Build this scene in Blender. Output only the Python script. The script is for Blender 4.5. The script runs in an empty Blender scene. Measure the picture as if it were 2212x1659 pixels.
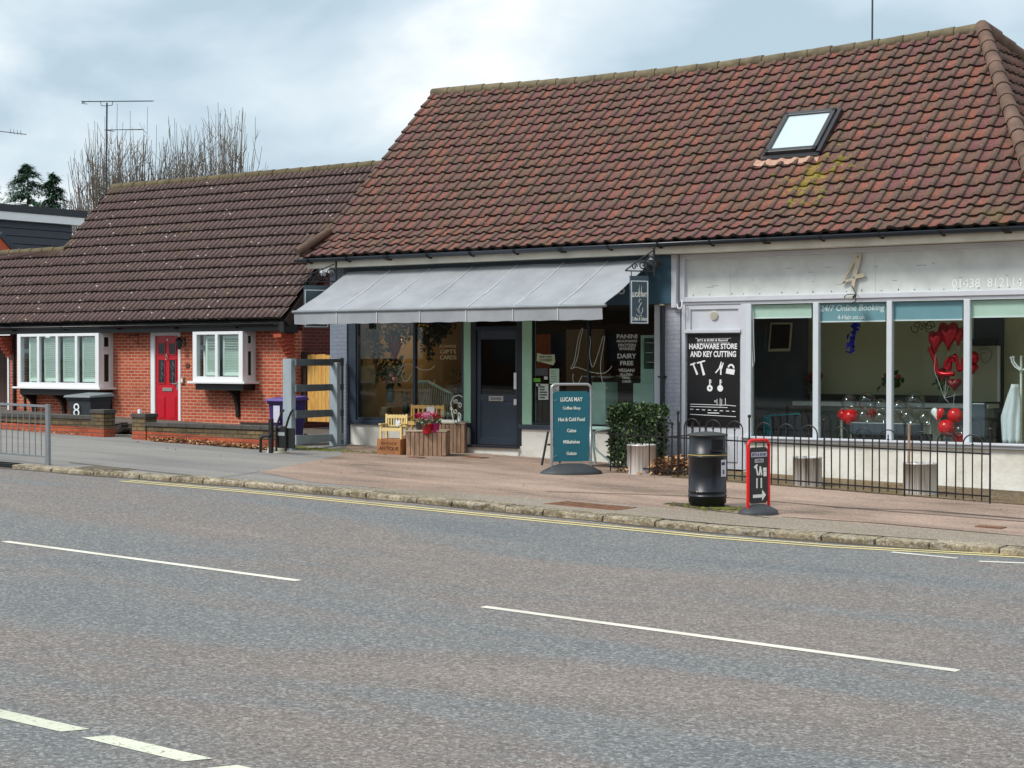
import bpy, bmesh, math, random
from mathutils import Vector, Matrix
R = math.radians
random.seed(7)
# ------------------------------------------------------------------ camera
F = 3712.0; CX, CY = 1106.0, 829.5; CZ = 2.0
YAW = R(36.03); PITCH = math.atan(54.5/F)
FW = Vector((-math.sin(YAW)*math.cos(PITCH), math.cos(YAW)*math.cos(PITCH), -math.sin(PITCH)))
RT = Vector((math.cos(YAW), math.sin(YAW), 0)); UP = RT.cross(FW)
scene = bpy.context.scene
cd = bpy.data.cameras.new('camera'); cam = bpy.data.objects.new('camera', cd); scene.collection.objects.link(cam)
cd.sensor_width = 36; cd.lens = F/2212*36; cd.clip_start = .1; cd.clip_end = 3000
m = Matrix((RT, UP, -FW)).transposed().to_4x4(); m.translation = (0, 0, CZ); cam.matrix_world = m
scene.camera = cam
# ------------------------------------------------------------------ world and sun
w = bpy.data.worlds.new('World'); scene.world = w; w.use_nodes = True
SUN_EL, SUN_AZ = R(48), R(205)      # azimuth measured from +Y clockwise
def sky():
    nt = w.node_tree; n = nt.nodes; l = nt.links; n.clear()
    out = n.new('ShaderNodeOutputWorld'); bg = n.new('ShaderNodeBackground')
    sk = n.new('ShaderNodeTexSky'); sk.sky_type = 'NISHITA'; sk.sun_disc = False
    sk.sun_elevation = SUN_EL; sk.sun_rotation = SUN_AZ; sk.dust_density = 2
    tc = n.new('ShaderNodeTexCoord'); mp = n.new('ShaderNodeMapping'); mp.inputs['Scale'].default_value = (1, 1, 2.2)
    mp.inputs['Location'].default_value = (2.1, .9, .1)
    l.new(tc.outputs['Generated'], mp.inputs[0])
    nz = n.new('ShaderNodeTexNoise'); nz.inputs['Scale'].default_value = 4.2; nz.inputs['Detail'].default_value = 7
    nz.inputs['Roughness'].default_value = .47; nz.inputs['Distortion'].default_value = .35
    l.new(mp.outputs[0], nz.inputs['Vector'])
    cr = n.new('ShaderNodeValToRGB'); e = cr.color_ramp.elements
    e[0].position = .4; e[0].color = (3.6, 4.6, 5.3, 1); e[1].position = .61; e[1].color = (8.5, 8.7, 8.6, 1)
    a = cr.color_ramp.elements.new(.47); a.color = (4.7, 5.6, 6.2, 1)
    b = cr.color_ramp.elements.new(.53); b.color = (5.9, 6.5, 6.9, 1)
    l.new(nz.outputs['Fac'], cr.inputs[0])
    mx = n.new('ShaderNodeMixRGB'); mx.inputs[0].default_value = .9
    l.new(sk.outputs[0], mx.inputs[1]); l.new(cr.outputs[0], mx.inputs[2])
    l.new(mx.outputs[0], bg.inputs[0]); bg.inputs[1].default_value = .093
    l.new(bg.outputs[0], out.inputs[0])
sky()
sl = bpy.data.lights.new('sun', 'SUN'); sl.energy = 1.9; sl.angle = R(16); sl.color = (1, .96, .9)
so = bpy.data.objects.new('sun', sl); scene.collection.objects.link(so)
sd = Vector((math.sin(SUN_AZ)*math.cos(SUN_EL), math.cos(SUN_AZ)*math.cos(SUN_EL), math.sin(SUN_EL)))
so.rotation_euler = sd.to_track_quat('Z', 'Y').to_euler()
vs = scene.view_settings; vs.view_transform = 'Standard'; vs.look = 'None'; vs.gamma = 1; vs.exposure = .66
# ------------------------------------------------------------------ measuring helpers (D = 2212 wide photo units)
def ray(px, py): return FW + RT*((px-CX)/F) + UP*((CY-py)/F)
def P(px, py, Y):
    d = ray(px, py); t = Y/d.y; return Vector((d.x*t, Y, CZ+d.z*t))
def X(px, Y=25.06): return P(px, 775, Y).x
def gz(x, y=20): return .03-.024*(x+9)
def G(px, py, dz=0):
    d = ray(px, py); # CZ+d.z t = .03+dz-.024(d.x t+9)
    t = (.03+dz-.216-CZ)/(d.z+.024*d.x); return Vector((d.x*t, d.y*t, CZ+d.z*t))
def back(p, d): return Vector((p.x*(p.y+d)/p.y, p.y+d, p.z))   # step back along the ground
def S(px, Y): # metres per D pixel at this depth
    d = ray(px, 775); return Y/d.y/F
# ------------------------------------------------------------------ mesh builder
WM = {}
class MB:
    def __init__(s): s.v = []; s.f = []; s.sm = []; s.uv = {}
    def add(s, vs, fs, smooth=False):
        o = len(s.v); s.v += [tuple(a) for a in vs]
        for f in fs: s.f.append(tuple(i+o for i in f)); s.sm.append(smooth)
        return s
    def box(s, x0, x1, y0, y1, z0, z1):
        v = [(x, y, z) for z in (z0, z1) for y in (y0, y1) for x in (x0, x1)]
        return s.add(v, [(0, 2, 3, 1), (4, 5, 7, 6), (0, 1, 5, 4), (2, 6, 7, 3), (0, 4, 6, 2), (1, 3, 7, 5)])
    def obox(s, c, ax, ay, az):  # oriented box, half axes
        c, ax, ay, az = map(Vector, (c, ax, ay, az))
        v = [c+ax*i+ay*j+az*k for k in (-1, 1) for j in (-1, 1) for i in (-1, 1)]
        return s.add(v, [(0, 2, 3, 1), (4, 5, 7, 6), (0, 1, 5, 4), (2, 6, 7, 3), (0, 4, 6, 2), (1, 3, 7, 5)])
    def bar(s, p, q, w, h, up=(0, 0, 1)):
        p, q = Vector(p), Vector(q); d = (q-p); u = Vector(up); r = d.cross(u).normalized(); u2 = r.cross(d).normalized()
        return s.obox((p+q)/2, d/2, r*(w/2), u2*(h/2))
    def poly(s, pts): return s.add(pts, [tuple(range(len(pts)))])
    def prism(s, pts, y0, y1):   # pts (x,z) extruded along y
        n = len(pts); v = [(a, y0, b) for a, b in pts]+[(a, y1, b) for a, b in pts]
        fs = [tuple(range(n)), tuple(range(2*n-1, n-1, -1))]+[(i, i+n, (i+1) % n+n, (i+1) % n) for i in range(n)]
        return s.add(v, fs)
    def prismx(s, pts, x0, x1):  # pts (y,z)
        n = len(pts); v = [(x0, a, b) for a, b in pts]+[(x1, a, b) for a, b in pts]
        fs = [tuple(range(n)), tuple(range(2*n-1, n-1, -1))]+[(i, i+n, (i+1) % n+n, (i+1) % n) for i in range(n)]
        return s.add(v, fs)
    def slab(s, pts, z0, z1=None):   # pts (x,y), prism in z ; z may be function
        n = len(pts); f0 = z0 if callable(z0) else (lambda x, y: z0); f1 = z1 if callable(z1) else (lambda x, y: z1)
        v = [(a, b, f0(a, b)) for a, b in pts]+[(a, b, f1(a, b)) for a, b in pts]
        return s.add(v, [tuple(range(n-1, -1, -1)), tuple(range(n, 2*n))]+[(i, (i+1) % n, (i+1) % n+n, i+n) for i in range(n)])
    def tube(s, pts, r, n=6, r2=None, closed=False, caps=True):
        pts = [Vector(p) for p in pts]; k = len(pts); v = []; prev = None
        for i, p in enumerate(pts):
            if closed: d = pts[(i+1) % k]-pts[i-1]
            else: d = pts[min(i+1, k-1)]-pts[max(i-1, 0)]
            if d.length < 1e-9: d = Vector((0, 0, 1))
            d.normalize()
            if prev is None:
                a = d.cross(Vector((0, 0, 1)));
                if a.length < .05: a = d.cross(Vector((1, 0, 0)))
            else:
                a = prev-d*prev.dot(d)
                if a.length < 1e-6: a = d.cross(Vector((1, .3, 0)))
            a.normalize(); prev = a; b = d.cross(a)
            rr = r if r2 is None else r+(r2-r)*i/(k-1)
            for j in range(n):
                t = 2*math.pi*j/n; v.append(p+a*(rr*math.cos(t))+b*(rr*math.sin(t)))
        fs = [(i*n+j, i*n+(j+1) % n, (i+1) % k*n+(j+1) % n, (i+1) % k*n+j) for i in range(k if closed else k-1) for j in range(n)]
        s.add(v, fs, True)
        if caps and not closed: s.add(v[:n], [tuple(range(n-1, -1, -1))]); s.add(v[-n:], [tuple(range(n))])
        return s
    def cyl(s, p, q, r, r2=None, n=12, caps=True): return s.tube([p, q], r, n, r2, caps=caps)
    def lathe(s, c, prof, n=24, sx=1, sy=1, smooth=True):
        v = []; fs = []
        for r, z in prof:
            for j in range(n):
                t = 2*math.pi*j/n; v.append((c[0]+r*sx*math.cos(t), c[1]+r*sy*math.sin(t), c[2]+z))
        k = len(prof)
        fs = [(i*n+j, i*n+(j+1) % n, (i+1)*n+(j+1) % n, (i+1)*n+j) for i in range(k-1) for j in range(n)]
        s.add(v, fs, smooth); s.add(v[:n], [tuple(range(n-1, -1, -1))]); s.add(v[-n:], [tuple(range(n))]); return s
    def ball(s, c, rx, ry=None, rz=None, n=16, k=10):
        ry = ry or rx; rz = rz or rx
        v = [(c[0], c[1], c[2]-rz)]
        for i in range(1, k):
            a = math.pi*i/k
            for j in range(n):
                t = 2*math.pi*j/n; v.append((c[0]+rx*math.sin(a)*math.cos(t), c[1]+ry*math.sin(a)*math.sin(t), c[2]-rz*math.cos(a)))
        v.append((c[0], c[1], c[2]+rz)); L = len(v)-1
        fs = [(0, 1+(j+1) % n, 1+j) for j in range(n)]+[(L, L-n+j, L-n+(j+1) % n) for j in range(n)]
        fs += [(1+i*n+j, 1+i*n+(j+1) % n, 1+(i+1)*n+(j+1) % n, 1+(i+1)*n+j) for i in range(k-2) for j in range(n)]
        return s.add(v, fs, True)
    def build(s, name, mat, parent=None, bevel=0, uvs=None, recalc=True):
        me = bpy.data.meshes.new(name); v = s.v
        if parent is not None and parent in WM:
            inv = WM[parent].inverted(); v2 = [inv @ Vector(a) for a in v]
        else: v2 = v
        me.from_pydata(v2, [], s.f); me.polygons.foreach_set('use_smooth', s.sm)
        if recalc and len(s.f) < 30000:
            bm = bmesh.new(); bm.from_mesh(me); bmesh.ops.recalc_face_normals(bm, faces=bm.faces); bm.to_mesh(me); bm.free()
        uvl = me.uv_layers.new(name='UVMap')
        if uvs is not None:
            for li, lo in enumerate(me.loops): uvl.data[li].uv = uvs[lo.vertex_index]
        else:
            for p in me.polygons:
                nn = p.normal; ax = max(range(3), key=lambda i: abs(nn[i]))
                for li in p.loop_indices:
                    c = v[me.loops[li].vertex_index]
                    uvl.data[li].uv = (c[0], c[1]) if ax == 2 else ((c[0], c[2]) if ax == 1 else (c[1], c[2]))
        o = bpy.data.objects.new(name, me); scene.collection.objects.link(o)
        if mat: me.materials.append(mat)
        if parent is not None:
            o.parent = parent
            if parent in WM: WM[o] = WM[parent]
        if bevel:
            b = o.modifiers.new('bevel', 'BEVEL'); b.width = bevel; b.segments = 2; b.limit_method = 'ANGLE'
        return o
def tag(o, label=None, cat=None, group=None, kind=None):
    if label: o['label'] = label
    if cat: o['category'] = cat
    if group: o['group'] = group
    if kind: o['kind'] = kind
    return o
def thing(name, label, cat, loc=(0, 0, 0), rz=0, group=None, local=False):
    o = bpy.data.objects.new(name, None); scene.collection.objects.link(o); o.location = loc; o.rotation_euler = (0, 0, rz)
    o.empty_display_size = .1
    if not local: WM[o] = Matrix.Translation(Vector(loc)) @ Matrix.Rotation(rz, 4, 'Z')
    return tag(o, label, cat, group)
def text(s, x0, x1, z0, z1, y, mat, parent, name='lettering', off=.012, th=.002, shear=0, face='-y'):
    c = bpy.data.curves.new(name, 'FONT'); c.body = s; c.size = 1; c.offset = off; c.align_x = 'LEFT'; c.shear = shear; c.resolution_u = 3; c.space_line = .9
    t = bpy.data.objects.new(name, c); scene.collection.objects.link(t)
    dg = bpy.context.evaluated_depsgraph_get(); me = bpy.data.meshes.new_from_object(t.evaluated_get(dg))
    bpy.data.objects.remove(t); bpy.data.curves.remove(c)
    vx = [v.co.x for v in me.vertices]; vy = [v.co.y for v in me.vertices]
    a, b, cc, d = min(vx), max(vx), min(vy), max(vy)
    mb = MB(); vv = [(x0+(v.co.x-a)/(b-a)*(x1-x0), y, z0+(v.co.y-cc)/(d-cc)*(z1-z0)) for v in me.vertices]
    n = len(vv); mb.add(vv, [tuple(p.vertices) for p in me.polygons])
    mb.add([(p[0], p[1]+th, p[2]) for p in vv], [tuple(p.vertices) for p in me.polygons])
    ec = {}
    for p in me.polygons:
        for e in p.edge_keys: ec[e] = ec.get(e, 0)+1
    mb.f += [(e[0], e[1], e[1]+n, e[0]+n) for e, k in ec.items() if k == 1]; mb.sm += [False]*(len(mb.f)-len(mb.sm))
    bpy.data.meshes.remove(me)
    return mb.build(name, mat, parent, recalc=False)
# ------------------------------------------------------------------ materials
def C(r, g, b):
    f = lambda c: ((c/255+.055)/1.055)**2.4 if c/255 > .04045 else c/255/12.92
    return (f(r), f(g), f(b), 1)
def nm(name):
    m = bpy.data.materials.new(name); m.use_nodes = True; nt = m.node_tree; b = nt.nodes['Principled BSDF']; return m, nt, b
def noise(nt, sc, det=3, vec=None, rough=.5, dist=0):
    n = nt.nodes.new('ShaderNodeTexNoise'); n.inputs['Scale'].default_value = sc; n.inputs['Detail'].default_value = det
    n.inputs['Roughness'].default_value = rough; n.inputs['Distortion'].default_value = dist
    if vec is not None: nt.links.new(vec, n.inputs['Vector'])
    return n.outputs['Fac']
def ramp(nt, fac, stops):
    n = nt.nodes.new('ShaderNodeValToRGB'); e = n.color_ramp.elements
    while len(e) > 1: e.remove(e[-1])
    e[0].position, e[0].color = stops[0]
    for p, c in stops[1:]: a = e.new(p); a.color = c
    nt.links.new(fac, n.inputs[0]); return n.outputs[0]
def mix(nt, fac, a, b, mode='MIX'):
    n = nt.nodes.new('ShaderNodeMixRGB'); n.blend_type = mode
    for i, x in enumerate((fac, a, b)):
        if isinstance(x, (float, int)): n.inputs[i].default_value = x
        elif isinstance(x, tuple): n.inputs[i].default_value = x
        else: nt.links.new(x, n.inputs[i])
    return n.outputs[0]
def math_(nt, op, a, b=0.0):
    n = nt.nodes.new('ShaderNodeMath'); n.operation = op
    for i, x in enumerate((a, b)):
        if isinstance(x, (float, int)): n.inputs[i].default_value = x
        else: nt.links.new(x, n.inputs[i])
    return n.outputs[0]
def coord(nt, kind='Object', scale=None):
    t = nt.nodes.new('ShaderNodeTexCoord').outputs[kind]
    if scale:
        m = nt.nodes.new('ShaderNodeMapping'); m.inputs['Scale'].default_value = scale; nt.links.new(t, m.inputs[0]); t = m.outputs[0]
    return t
def bump(nt, b, h, st=.3, dist=.01):
    n = nt.nodes.new('ShaderNodeBump'); n.inputs['Strength'].default_value = st; n.inputs['Distance'].default_value = dist
    nt.links.new(h, n.inputs['Height']); nt.links.new(n.outputs[0], b.inputs['Normal'])
def k(c, f): return tuple(min(1, x*f) for x in c[:3])+(1,)
def M(name, c, rough=.6, var=.15, sc=4, metal=0, bmp=0, bsc=40, spec=None, emit=0):
    m, nt, b = nm(name); v = coord(nt)
    n = noise(nt, sc, 5, v, .6)
    nt.links.new(ramp(nt, n, [(.3, k(c, 1-var)), (.7, k(c, 1+var))]), b.inputs['Base Color'])
    b.inputs['Roughness'].default_value = rough; b.inputs['Metallic'].default_value = metal
    if spec is not None: b.inputs['Specular IOR Level'].default_value = spec
    if bmp: bump(nt, b, noise(nt, bsc, 4, v), bmp, .01)
    if emit: b.inputs['Emission Color'].default_value = c; b.inputs['Emission Strength'].default_value = emit
    return m
def brickmat(name, c1, c2, mortar, stain=None, bw=.225, bh=.075, bmp=.5, dirt=.25, ms=.011):
    m, nt, b = nm(name); v = coord(nt, 'UV')
    br = nt.nodes.new('ShaderNodeTexBrick'); nt.links.new(v, br.inputs['Vector'])
    for a, x in (('Color1', c1), ('Color2', c2), ('Mortar', mortar), ('Scale', 1), ('Mortar Size', ms), ('Mortar Smooth', .3), ('Bias', -.1), ('Brick Width', bw), ('Row Height', bh)): br.inputs[a].default_value = x
    c = br.outputs['Color']; n1 = noise(nt, 1.2, 6, v, .65)
    c = mix(nt, 1.0, c, ramp(nt, n1, [(.3, (1-dirt,)*3+(1,)), (.65, (1.1, 1.1, 1.1, 1))]), 'MULTIPLY')
    c = mix(nt, 1.0, c, ramp(nt, noise(nt, 45, 3, v), [(.3, (.8, .8, .8, 1)), (.7, (1.15, 1.15, 1.15, 1))]), 'MULTIPLY')
    if stain: c = mix(nt, ramp(nt, noise(nt, 2.2, 6, v, .7), [(stain[1], (0, 0, 0, 1)), (stain[1]+.15, (1, 1, 1, 1))]), c, stain[0])
    nt.links.new(c, b.inputs['Base Color']); b.inputs['Roughness'].default_value = .9
    h = math_(nt, 'SUBTRACT', math_(nt, 'MULTIPLY', noise(nt, 60, 3, v), .3), br.outputs['Fac']); bump(nt, b, h, bmp, .008)
    return m
def glassmat(name, tint=(.93, .97, .96, 1), gl=.06):
    m = bpy.data.materials.new(name); m.use_nodes = True; nt = m.node_tree; nt.nodes.clear()
    o = nt.nodes.new('ShaderNodeOutputMaterial'); t = nt.nodes.new('ShaderNodeBsdfTransparent'); g = nt.nodes.new('ShaderNodeBsdfGlossy')
    t.inputs[0].default_value = tint; g.inputs['Roughness'].default_value = .02
    fr = nt.nodes.new('ShaderNodeLayerWeight'); fr.inputs[0].default_value = .5
    f = math_(nt, 'ADD', math_(nt, 'MULTIPLY', math_(nt, 'POWER', fr.outputs['Facing'], 4), .7), gl*.6)
    mx = nt.nodes.new('ShaderNodeMixShader'); nt.links.new(f, mx.inputs[0]); nt.links.new(t.outputs[0], mx.inputs[1]); nt.links.new(g.outputs[0], mx.inputs[2])
    nt.links.new(mx.outputs[0], o.inputs[0]); return m
W1, W0 = (1, 1, 1, 1), (0, 0, 0, 1)
def tilemat(name, cols, rib, lich, moss=None, mossamt=.7, ribstr=.5, patch=None, kind=0):
    RIB = [(0, W0), (.06, W1), (.28, W1), (.36, W0)] if kind == 0 else [(0, W1), (.2, W1), (.35, W0), (.65, W0), (.8, W1)]
    GAP = [(.3, W0), (.35, (.92,)*3+(1,)), (.4, (.92,)*3+(1,)), (.46, W0)] if kind == 0 else [(.24, W0), (.4, (.95,)*3+(1,)), (.6, (.95,)*3+(1,)), (.76, W0)]
    m, nt, b = nm(name); v = coord(nt, 'UV'); ob = coord(nt)
    fl = nt.nodes.new('ShaderNodeVectorMath'); fl.operation = 'FLOOR'; nt.links.new(v, fl.inputs[0])
    wn = nt.nodes.new('ShaderNodeTexWhiteNoise'); wn.noise_dimensions = '2D'; nt.links.new(fl.outputs[0], wn.inputs['Vector'])
    big = noise(nt, .55, 4, ob, .6)
    f = math_(nt, 'ADD', math_(nt, 'MULTIPLY', wn.outputs['Value'], .36), math_(nt, 'ADD', math_(nt, 'MULTIPLY', big, .42), math_(nt, 'MULTIPLY', noise(nt, 3.5, 5, ob, .7), .36)))
    n = len(cols); c = ramp(nt, f, [(.18+.62*i/(n-1), x) for i, x in enumerate(cols)])
    # weathered rolls: grey-brown lichen follows the tile crest
    sx = nt.nodes.new('ShaderNodeSeparateXYZ'); nt.links.new(v, sx.inputs[0])
    fr = math_(nt, 'FRACT', sx.outputs[0]); cr = ramp(nt, fr, RIB)
    c = mix(nt, math_(nt, 'MULTIPLY', cr, ribstr), c, rib)
    c = mix(nt, ramp(nt, fr, GAP), c, (.02, .014, .012, 1))
    fv = math_(nt, 'FRACT', sx.outputs[1]); c = mix(nt, math_(nt, 'MULTIPLY', math_(nt, 'LESS_THAN', fv, .032), .93), c, (.02, .015, .012, 1))  # row lips darkened: underside shade and dirt painted into the colour
    fine = noise(nt, 28, 5, ob, .7)
    c = mix(nt, 1.0, c, ramp(nt, fine, [(.3, (.38, .38, .38, 1)), (.5, (.85, .85, .85, 1)), (.7, (1.35, 1.32, 1.28, 1))]), 'MULTIPLY')
    c = mix(nt, ramp(nt, noise(nt, 5, 6, ob, .75), [(.5, (0, 0, 0, 1)), (.68, (.6, .6, .6, 1))]), c, k(rib, .8))
    if moss: c = mix(nt, ramp(nt, noise(nt, .9, 6, ob, .75), [(mossamt, (0, 0, 0, 1)), (mossamt+.12, (.75, .75, .75, 1))]), c, moss)
    if patch:   # moss washed down below a spot (object space box centre, size)
        (px_, pz_), (wx, wz), col = patch
        so = nt.nodes.new('ShaderNodeSeparateXYZ'); nt.links.new(ob, so.inputs[0])
        dx = math_(nt, 'DIVIDE', math_(nt, 'SUBTRACT', so.outputs[0], px_), wx); dz = math_(nt, 'DIVIDE', math_(nt, 'SUBTRACT', so.outputs[2], pz_), wz)
        d = math_(nt, 'SQRT', math_(nt, 'ADD', math_(nt, 'MULTIPLY', dx, dx), math_(nt, 'MULTIPLY', dz, dz)))
        d = math_(nt, 'ADD', d, math_(nt, 'MULTIPLY', math_(nt, 'SUBTRACT', noise(nt, 5, 5, ob, .8), .48), 6))
        c = mix(nt, ramp(nt, d, [(.0, (.8,)*3+(1,)), (.45, (0, 0, 0, 1))]), c, col)
    if lich:
        vo = nt.nodes.new('ShaderNodeTexVoronoi'); vo.inputs['Scale'].default_value = lich[1]; nt.links.new(ob, vo.inputs['Vector'])
        sp = nt.nodes.new('ShaderNodeSeparateColor'); nt.links.new(vo.outputs['Color'], sp.inputs[0])
        thr = math_(nt, 'MULTIPLY', math_(nt, 'GREATER_THAN', sp.outputs[0], lich[3]), lich[2])
        c = mix(nt, math_(nt, 'LESS_THAN', math_(nt, 'ADD', vo.outputs['Distance'], math_(nt, 'MULTIPLY', fine, .12)), thr), c, lich[0])
    nt.links.new(c, b.inputs['Base Color']); b.inputs['Roughness'].default_value = .85
    bump(nt, b, fine, .5, .01); return m
def groundmat(name, cols, grain=(150, .35), sc=(.25, 1.2, 1), lines=None, spots=None, contrast=.35):
    m, nt, b = nm(name); ob = coord(nt); st = coord(nt, 'Object', sc)
    n = noise(nt, .8, 6, st, .62, .6); k_ = len(cols)
    c = ramp(nt, n, [(.34+.32*i/(k_-1), x) for i, x in enumerate(cols)])
    g1 = noise(nt, grain[0], 2, ob, .6); g2 = noise(nt, grain[0]*.28, 3, ob, .7)
    gg = math_(nt, 'ADD', math_(nt, 'MULTIPLY', g1, .55), math_(nt, 'MULTIPLY', g2, .45))
    c = mix(nt, 1.0, c, ramp(nt, gg, [(.36, (1-contrast,)*3+(1,)), (.5, (.97,)*3+(1,)), (.64, (1+contrast*1.3,)*3+(1,))]), 'MULTIPLY')
    vo = nt.nodes.new('ShaderNodeTexVoronoi'); vo.inputs['Scale'].default_value = grain[0]*.55; nt.links.new(ob, vo.inputs['Vector'])
    sp = nt.nodes.new('ShaderNodeSeparateColor'); nt.links.new(vo.outputs['Color'], sp.inputs[0])
    c = mix(nt, math_(nt, 'MULTIPLY', math_(nt, 'GREATER_THAN', sp.outputs[0], .8), grain[1]), c, (.55, .54, .5, 1))
    c = mix(nt, math_(nt, 'MULTIPLY', math_(nt, 'LESS_THAN', sp.outputs[1], .2), grain[1]), c, (.03, .03, .03, 1))
    nt.links.new(c, b.inputs['Base Color']); b.inputs['Roughness'].default_value = .92; b.inputs['Specular IOR Level'].default_value = .3
    bump(nt, b, gg, .6, .012); return m
white = M('white_paint', C(226, 228, 226), .5, .05, 3)
upvc = M('white_plastic_frame', C(232, 234, 236), .35, .03)
navy = M('navy_paint', C(50, 62, 76), .45, .12, 3)
navydk = M('dark_navy_paint', C(26, 33, 44), .5, .12)
greyblue = brickmat('blue_grey_painted_brick', C(132, 142, 156), C(124, 134, 148), C(116, 126, 140), bmp=.35, dirt=.12, ms=.008)
lilac = brickmat('pale_grey_painted_brick', C(178, 180, 192), C(172, 175, 186), C(158, 162, 174), bmp=.4, dirt=.12, ms=.008)
salonp = M('pale_grey_paint', C(196, 200, 208), .5, .06, 2.5)
signp = M('weathered_sign_panel', C(204, 209, 207), .55, .13, 2.4, bmp=.1)
mint = M('mint_reveal', C(160, 204, 176), .5, .08)
black = M('black_metal', C(28, 28, 30), .4, .15)
blackm = M('matt_black', C(16, 17, 19), .7, .2)
gutterm = M('gutter_plastic', C(34, 42, 52), .28, .15)
steel = M('galvanised_steel', C(150, 156, 160), .4, .12, 8, metal=.6)
chrome = M('brushed_steel', C(205, 200, 192), .22, .05, 2, metal=1)
glass = glassmat('window_glass')
glassd = glassmat('dark_glass', (.55, .6, .58, 1), .08)
red = M('red_paint', C(190, 8, 34), .3, .05)
redf = M('red_frame', C(225, 20, 22), .3, .05)
brick = brickmat('orange_brick', C(192, 92, 60), C(168, 70, 46), C(196, 156, 134), dirt=.3)
brickdk = brickmat('shaded_flank_brick', C(128, 52, 42), C(104, 42, 38), C(120, 92, 84), dirt=.35)  # darker copy of the house brick, verge shade put into the colour
brickor = brickmat('orange_wall_brick', C(190, 88, 52), C(165, 72, 45), C(110, 84, 70), dirt=.4, bw=.235)
brickmoss = brickmat('mossy_brick', C(128, 108, 74), C(98, 80, 58), C(60, 52, 40), stain=((.09, .075, .045, 1), .5), dirt=.55)
def whitewall():
    m, nt, b = nm('rough_white_render'); v = coord(nt)
    c = mix(nt, ramp(nt, noise(nt, 2, 6, v, .7), [(.45, (0, 0, 0, 1)), (.8, (1, 1, 1, 1))]), C(228, 227, 220), C(190, 186, 168))
    sx = nt.nodes.new('ShaderNodeSeparateXYZ'); nt.links.new(v, sx.inputs[0])
    h = math_(nt, 'ADD', sx.outputs[2], math_(nt, 'MULTIPLY', sx.outputs[0], .024))
    h = math_(nt, 'ADD', h, math_(nt, 'MULTIPLY', noise(nt, 5, 6, v, .8), .5))
    c = mix(nt, ramp(nt, h, [(.16, (1, 1, 1, 1)), (.24, (0, 0, 0, 1))]), c, C(150, 128, 88))
    c = mix(nt, ramp(nt, noise(nt, 14, 5, v, .8), [(.69, (0, 0, 0, 1)), (.73, (1, 1, 1, 1))]), c, C(140, 122, 98))
    nt.links.new(c, b.inputs['Base Color']); b.inputs['Roughness'].default_value = .85; bump(nt, b, noise(nt, 18, 6, v, .7), .4, .02); return m
wwall = whitewall()
# ------------------------------------------------------------------ ground, road, pavements
roadm = groundmat('worn_asphalt', [C(106, 110, 113), C(116, 117, 117), C(122, 115, 111), C(132, 123, 117)], (95, .3), (.16, .55, 1), contrast=.44)
pavem = groundmat('grey_asphalt_pavement', [C(118, 117, 115), C(136, 133, 130), C(146, 142, 136)], (140, .12), contrast=.2)
pinkm = groundmat('pink_brown_surfacing', [C(108, 92, 78), C(146, 124, 110), C(166, 141, 125), C(180, 155, 139)], (120, .25), (.4, 1.1, 1), contrast=.32)
stripm = groundmat('speckled_tan_footway', [C(128, 116, 100), C(146, 134, 118), C(152, 140, 128)], (120, .35), contrast=.35)
dirtm = groundmat('brown_earth', [C(92, 76, 54), C(118, 98, 68), C(128, 112, 84)], (60, .2), contrast=.4)
landm = groundmat('far_ground', [C(80, 90, 60), C(100, 105, 80)], (20, .1))
kerbm = groundmat('kerb_stone', [C(98, 88, 68), C(140, 128, 106), C(172, 160, 138)], (50, .3), (2.5, 6, 6), contrast=.5)
yard = groundmat('yard_paving', [C(80, 74, 66), C(105, 98, 90)], (60, .15))
KPT = [(-90, 16.7), (-27, 16.95), (-21, 17.22), (-17.4, 17.62), (-14.9, 17.66), (-12.4, 17.57), (-9.7, 17.5), (-6.7, 17.95), (-3, 18.2), (40, 18.6)]
def KF(x):   # line of the kerb face
    for (a, b_), (c, d) in zip(KPT, KPT[1:]):
        if x <= c: t = max(0, min(1, (x-a)/(c-a))); return b_+(d-b_)*t
    return 18.6
KY = KF(-22.9)+.13
def sheet(name, pts, dz, mat, thick=.0, stuff=False):
    mb = MB(); mb.add([(x, y, gz(x)+dz) for x, y in pts], [tuple(range(len(pts)))]); o = mb.build(name, mat); tag(o, kind='structure'); return o
def grid(name, x0, x1, y0, y1, f, mat, nx=60, ny=12):
    mb = MB(); F0 = y0 if callable(y0) else (lambda x: y0); F1 = y1 if callable(y1) else (lambda x: y1); v = [(xx, F0(xx)+(F1(xx)-F0(xx))*j/ny) for j in range(ny+1) for xx in [x0+(x1-x0)*i/nx for i in range(nx+1)]]
    mb.add([(x, y, f(x, y)) for x, y in v], [(j*(nx+1)+i, j*(nx+1)+i+1, (j+1)*(nx+1)+i+1, (j+1)*(nx+1)+i) for j in range(ny) for i in range(nx)], True)
    o = mb.build(name, mat); return tag(o, kind='structure')
def gfar(x, y): # level off far away
    x = max(-90, min(60, x)); return .03-.024*(x+9)-.22
sheet_ = grid('ground', -1500, 1500, -600, 1500, lambda x, y: gfar(x, y)-.05, landm, 400, 8)
DR = .07
grid('road', -85, 40, 1.0, lambda x: KF(x)+.06, lambda x, y: gz(x)-DR, roadm, 250, 8)
grid('pavement', -85, 30, lambda x: KF(x)+.245, 45, lambda x, y: gz(x), pavem, 230, 8)
grid('near_pavement', -85, 40, -8, .88, lambda x, y: gz(x), pavem, 60, 4)
gg = lambda a, b: tuple(G(a, b)[:2])
sheet('paving', [gg(735, 984), gg(560, 1020), (X(300, 18.3)+3.6, 18.3), (6, 19.0), (6, 25.0), (X(757), 25.0)], .004, pinkm)
sheet('footway', [(xx, KF(xx)+.25) for xx in [-16.5+i*.75 for i in range(31)]]+[(6, 19.4), (-6, 19.2), (-12, 18.9), (-15, 18.5)], .008, stripm)
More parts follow.
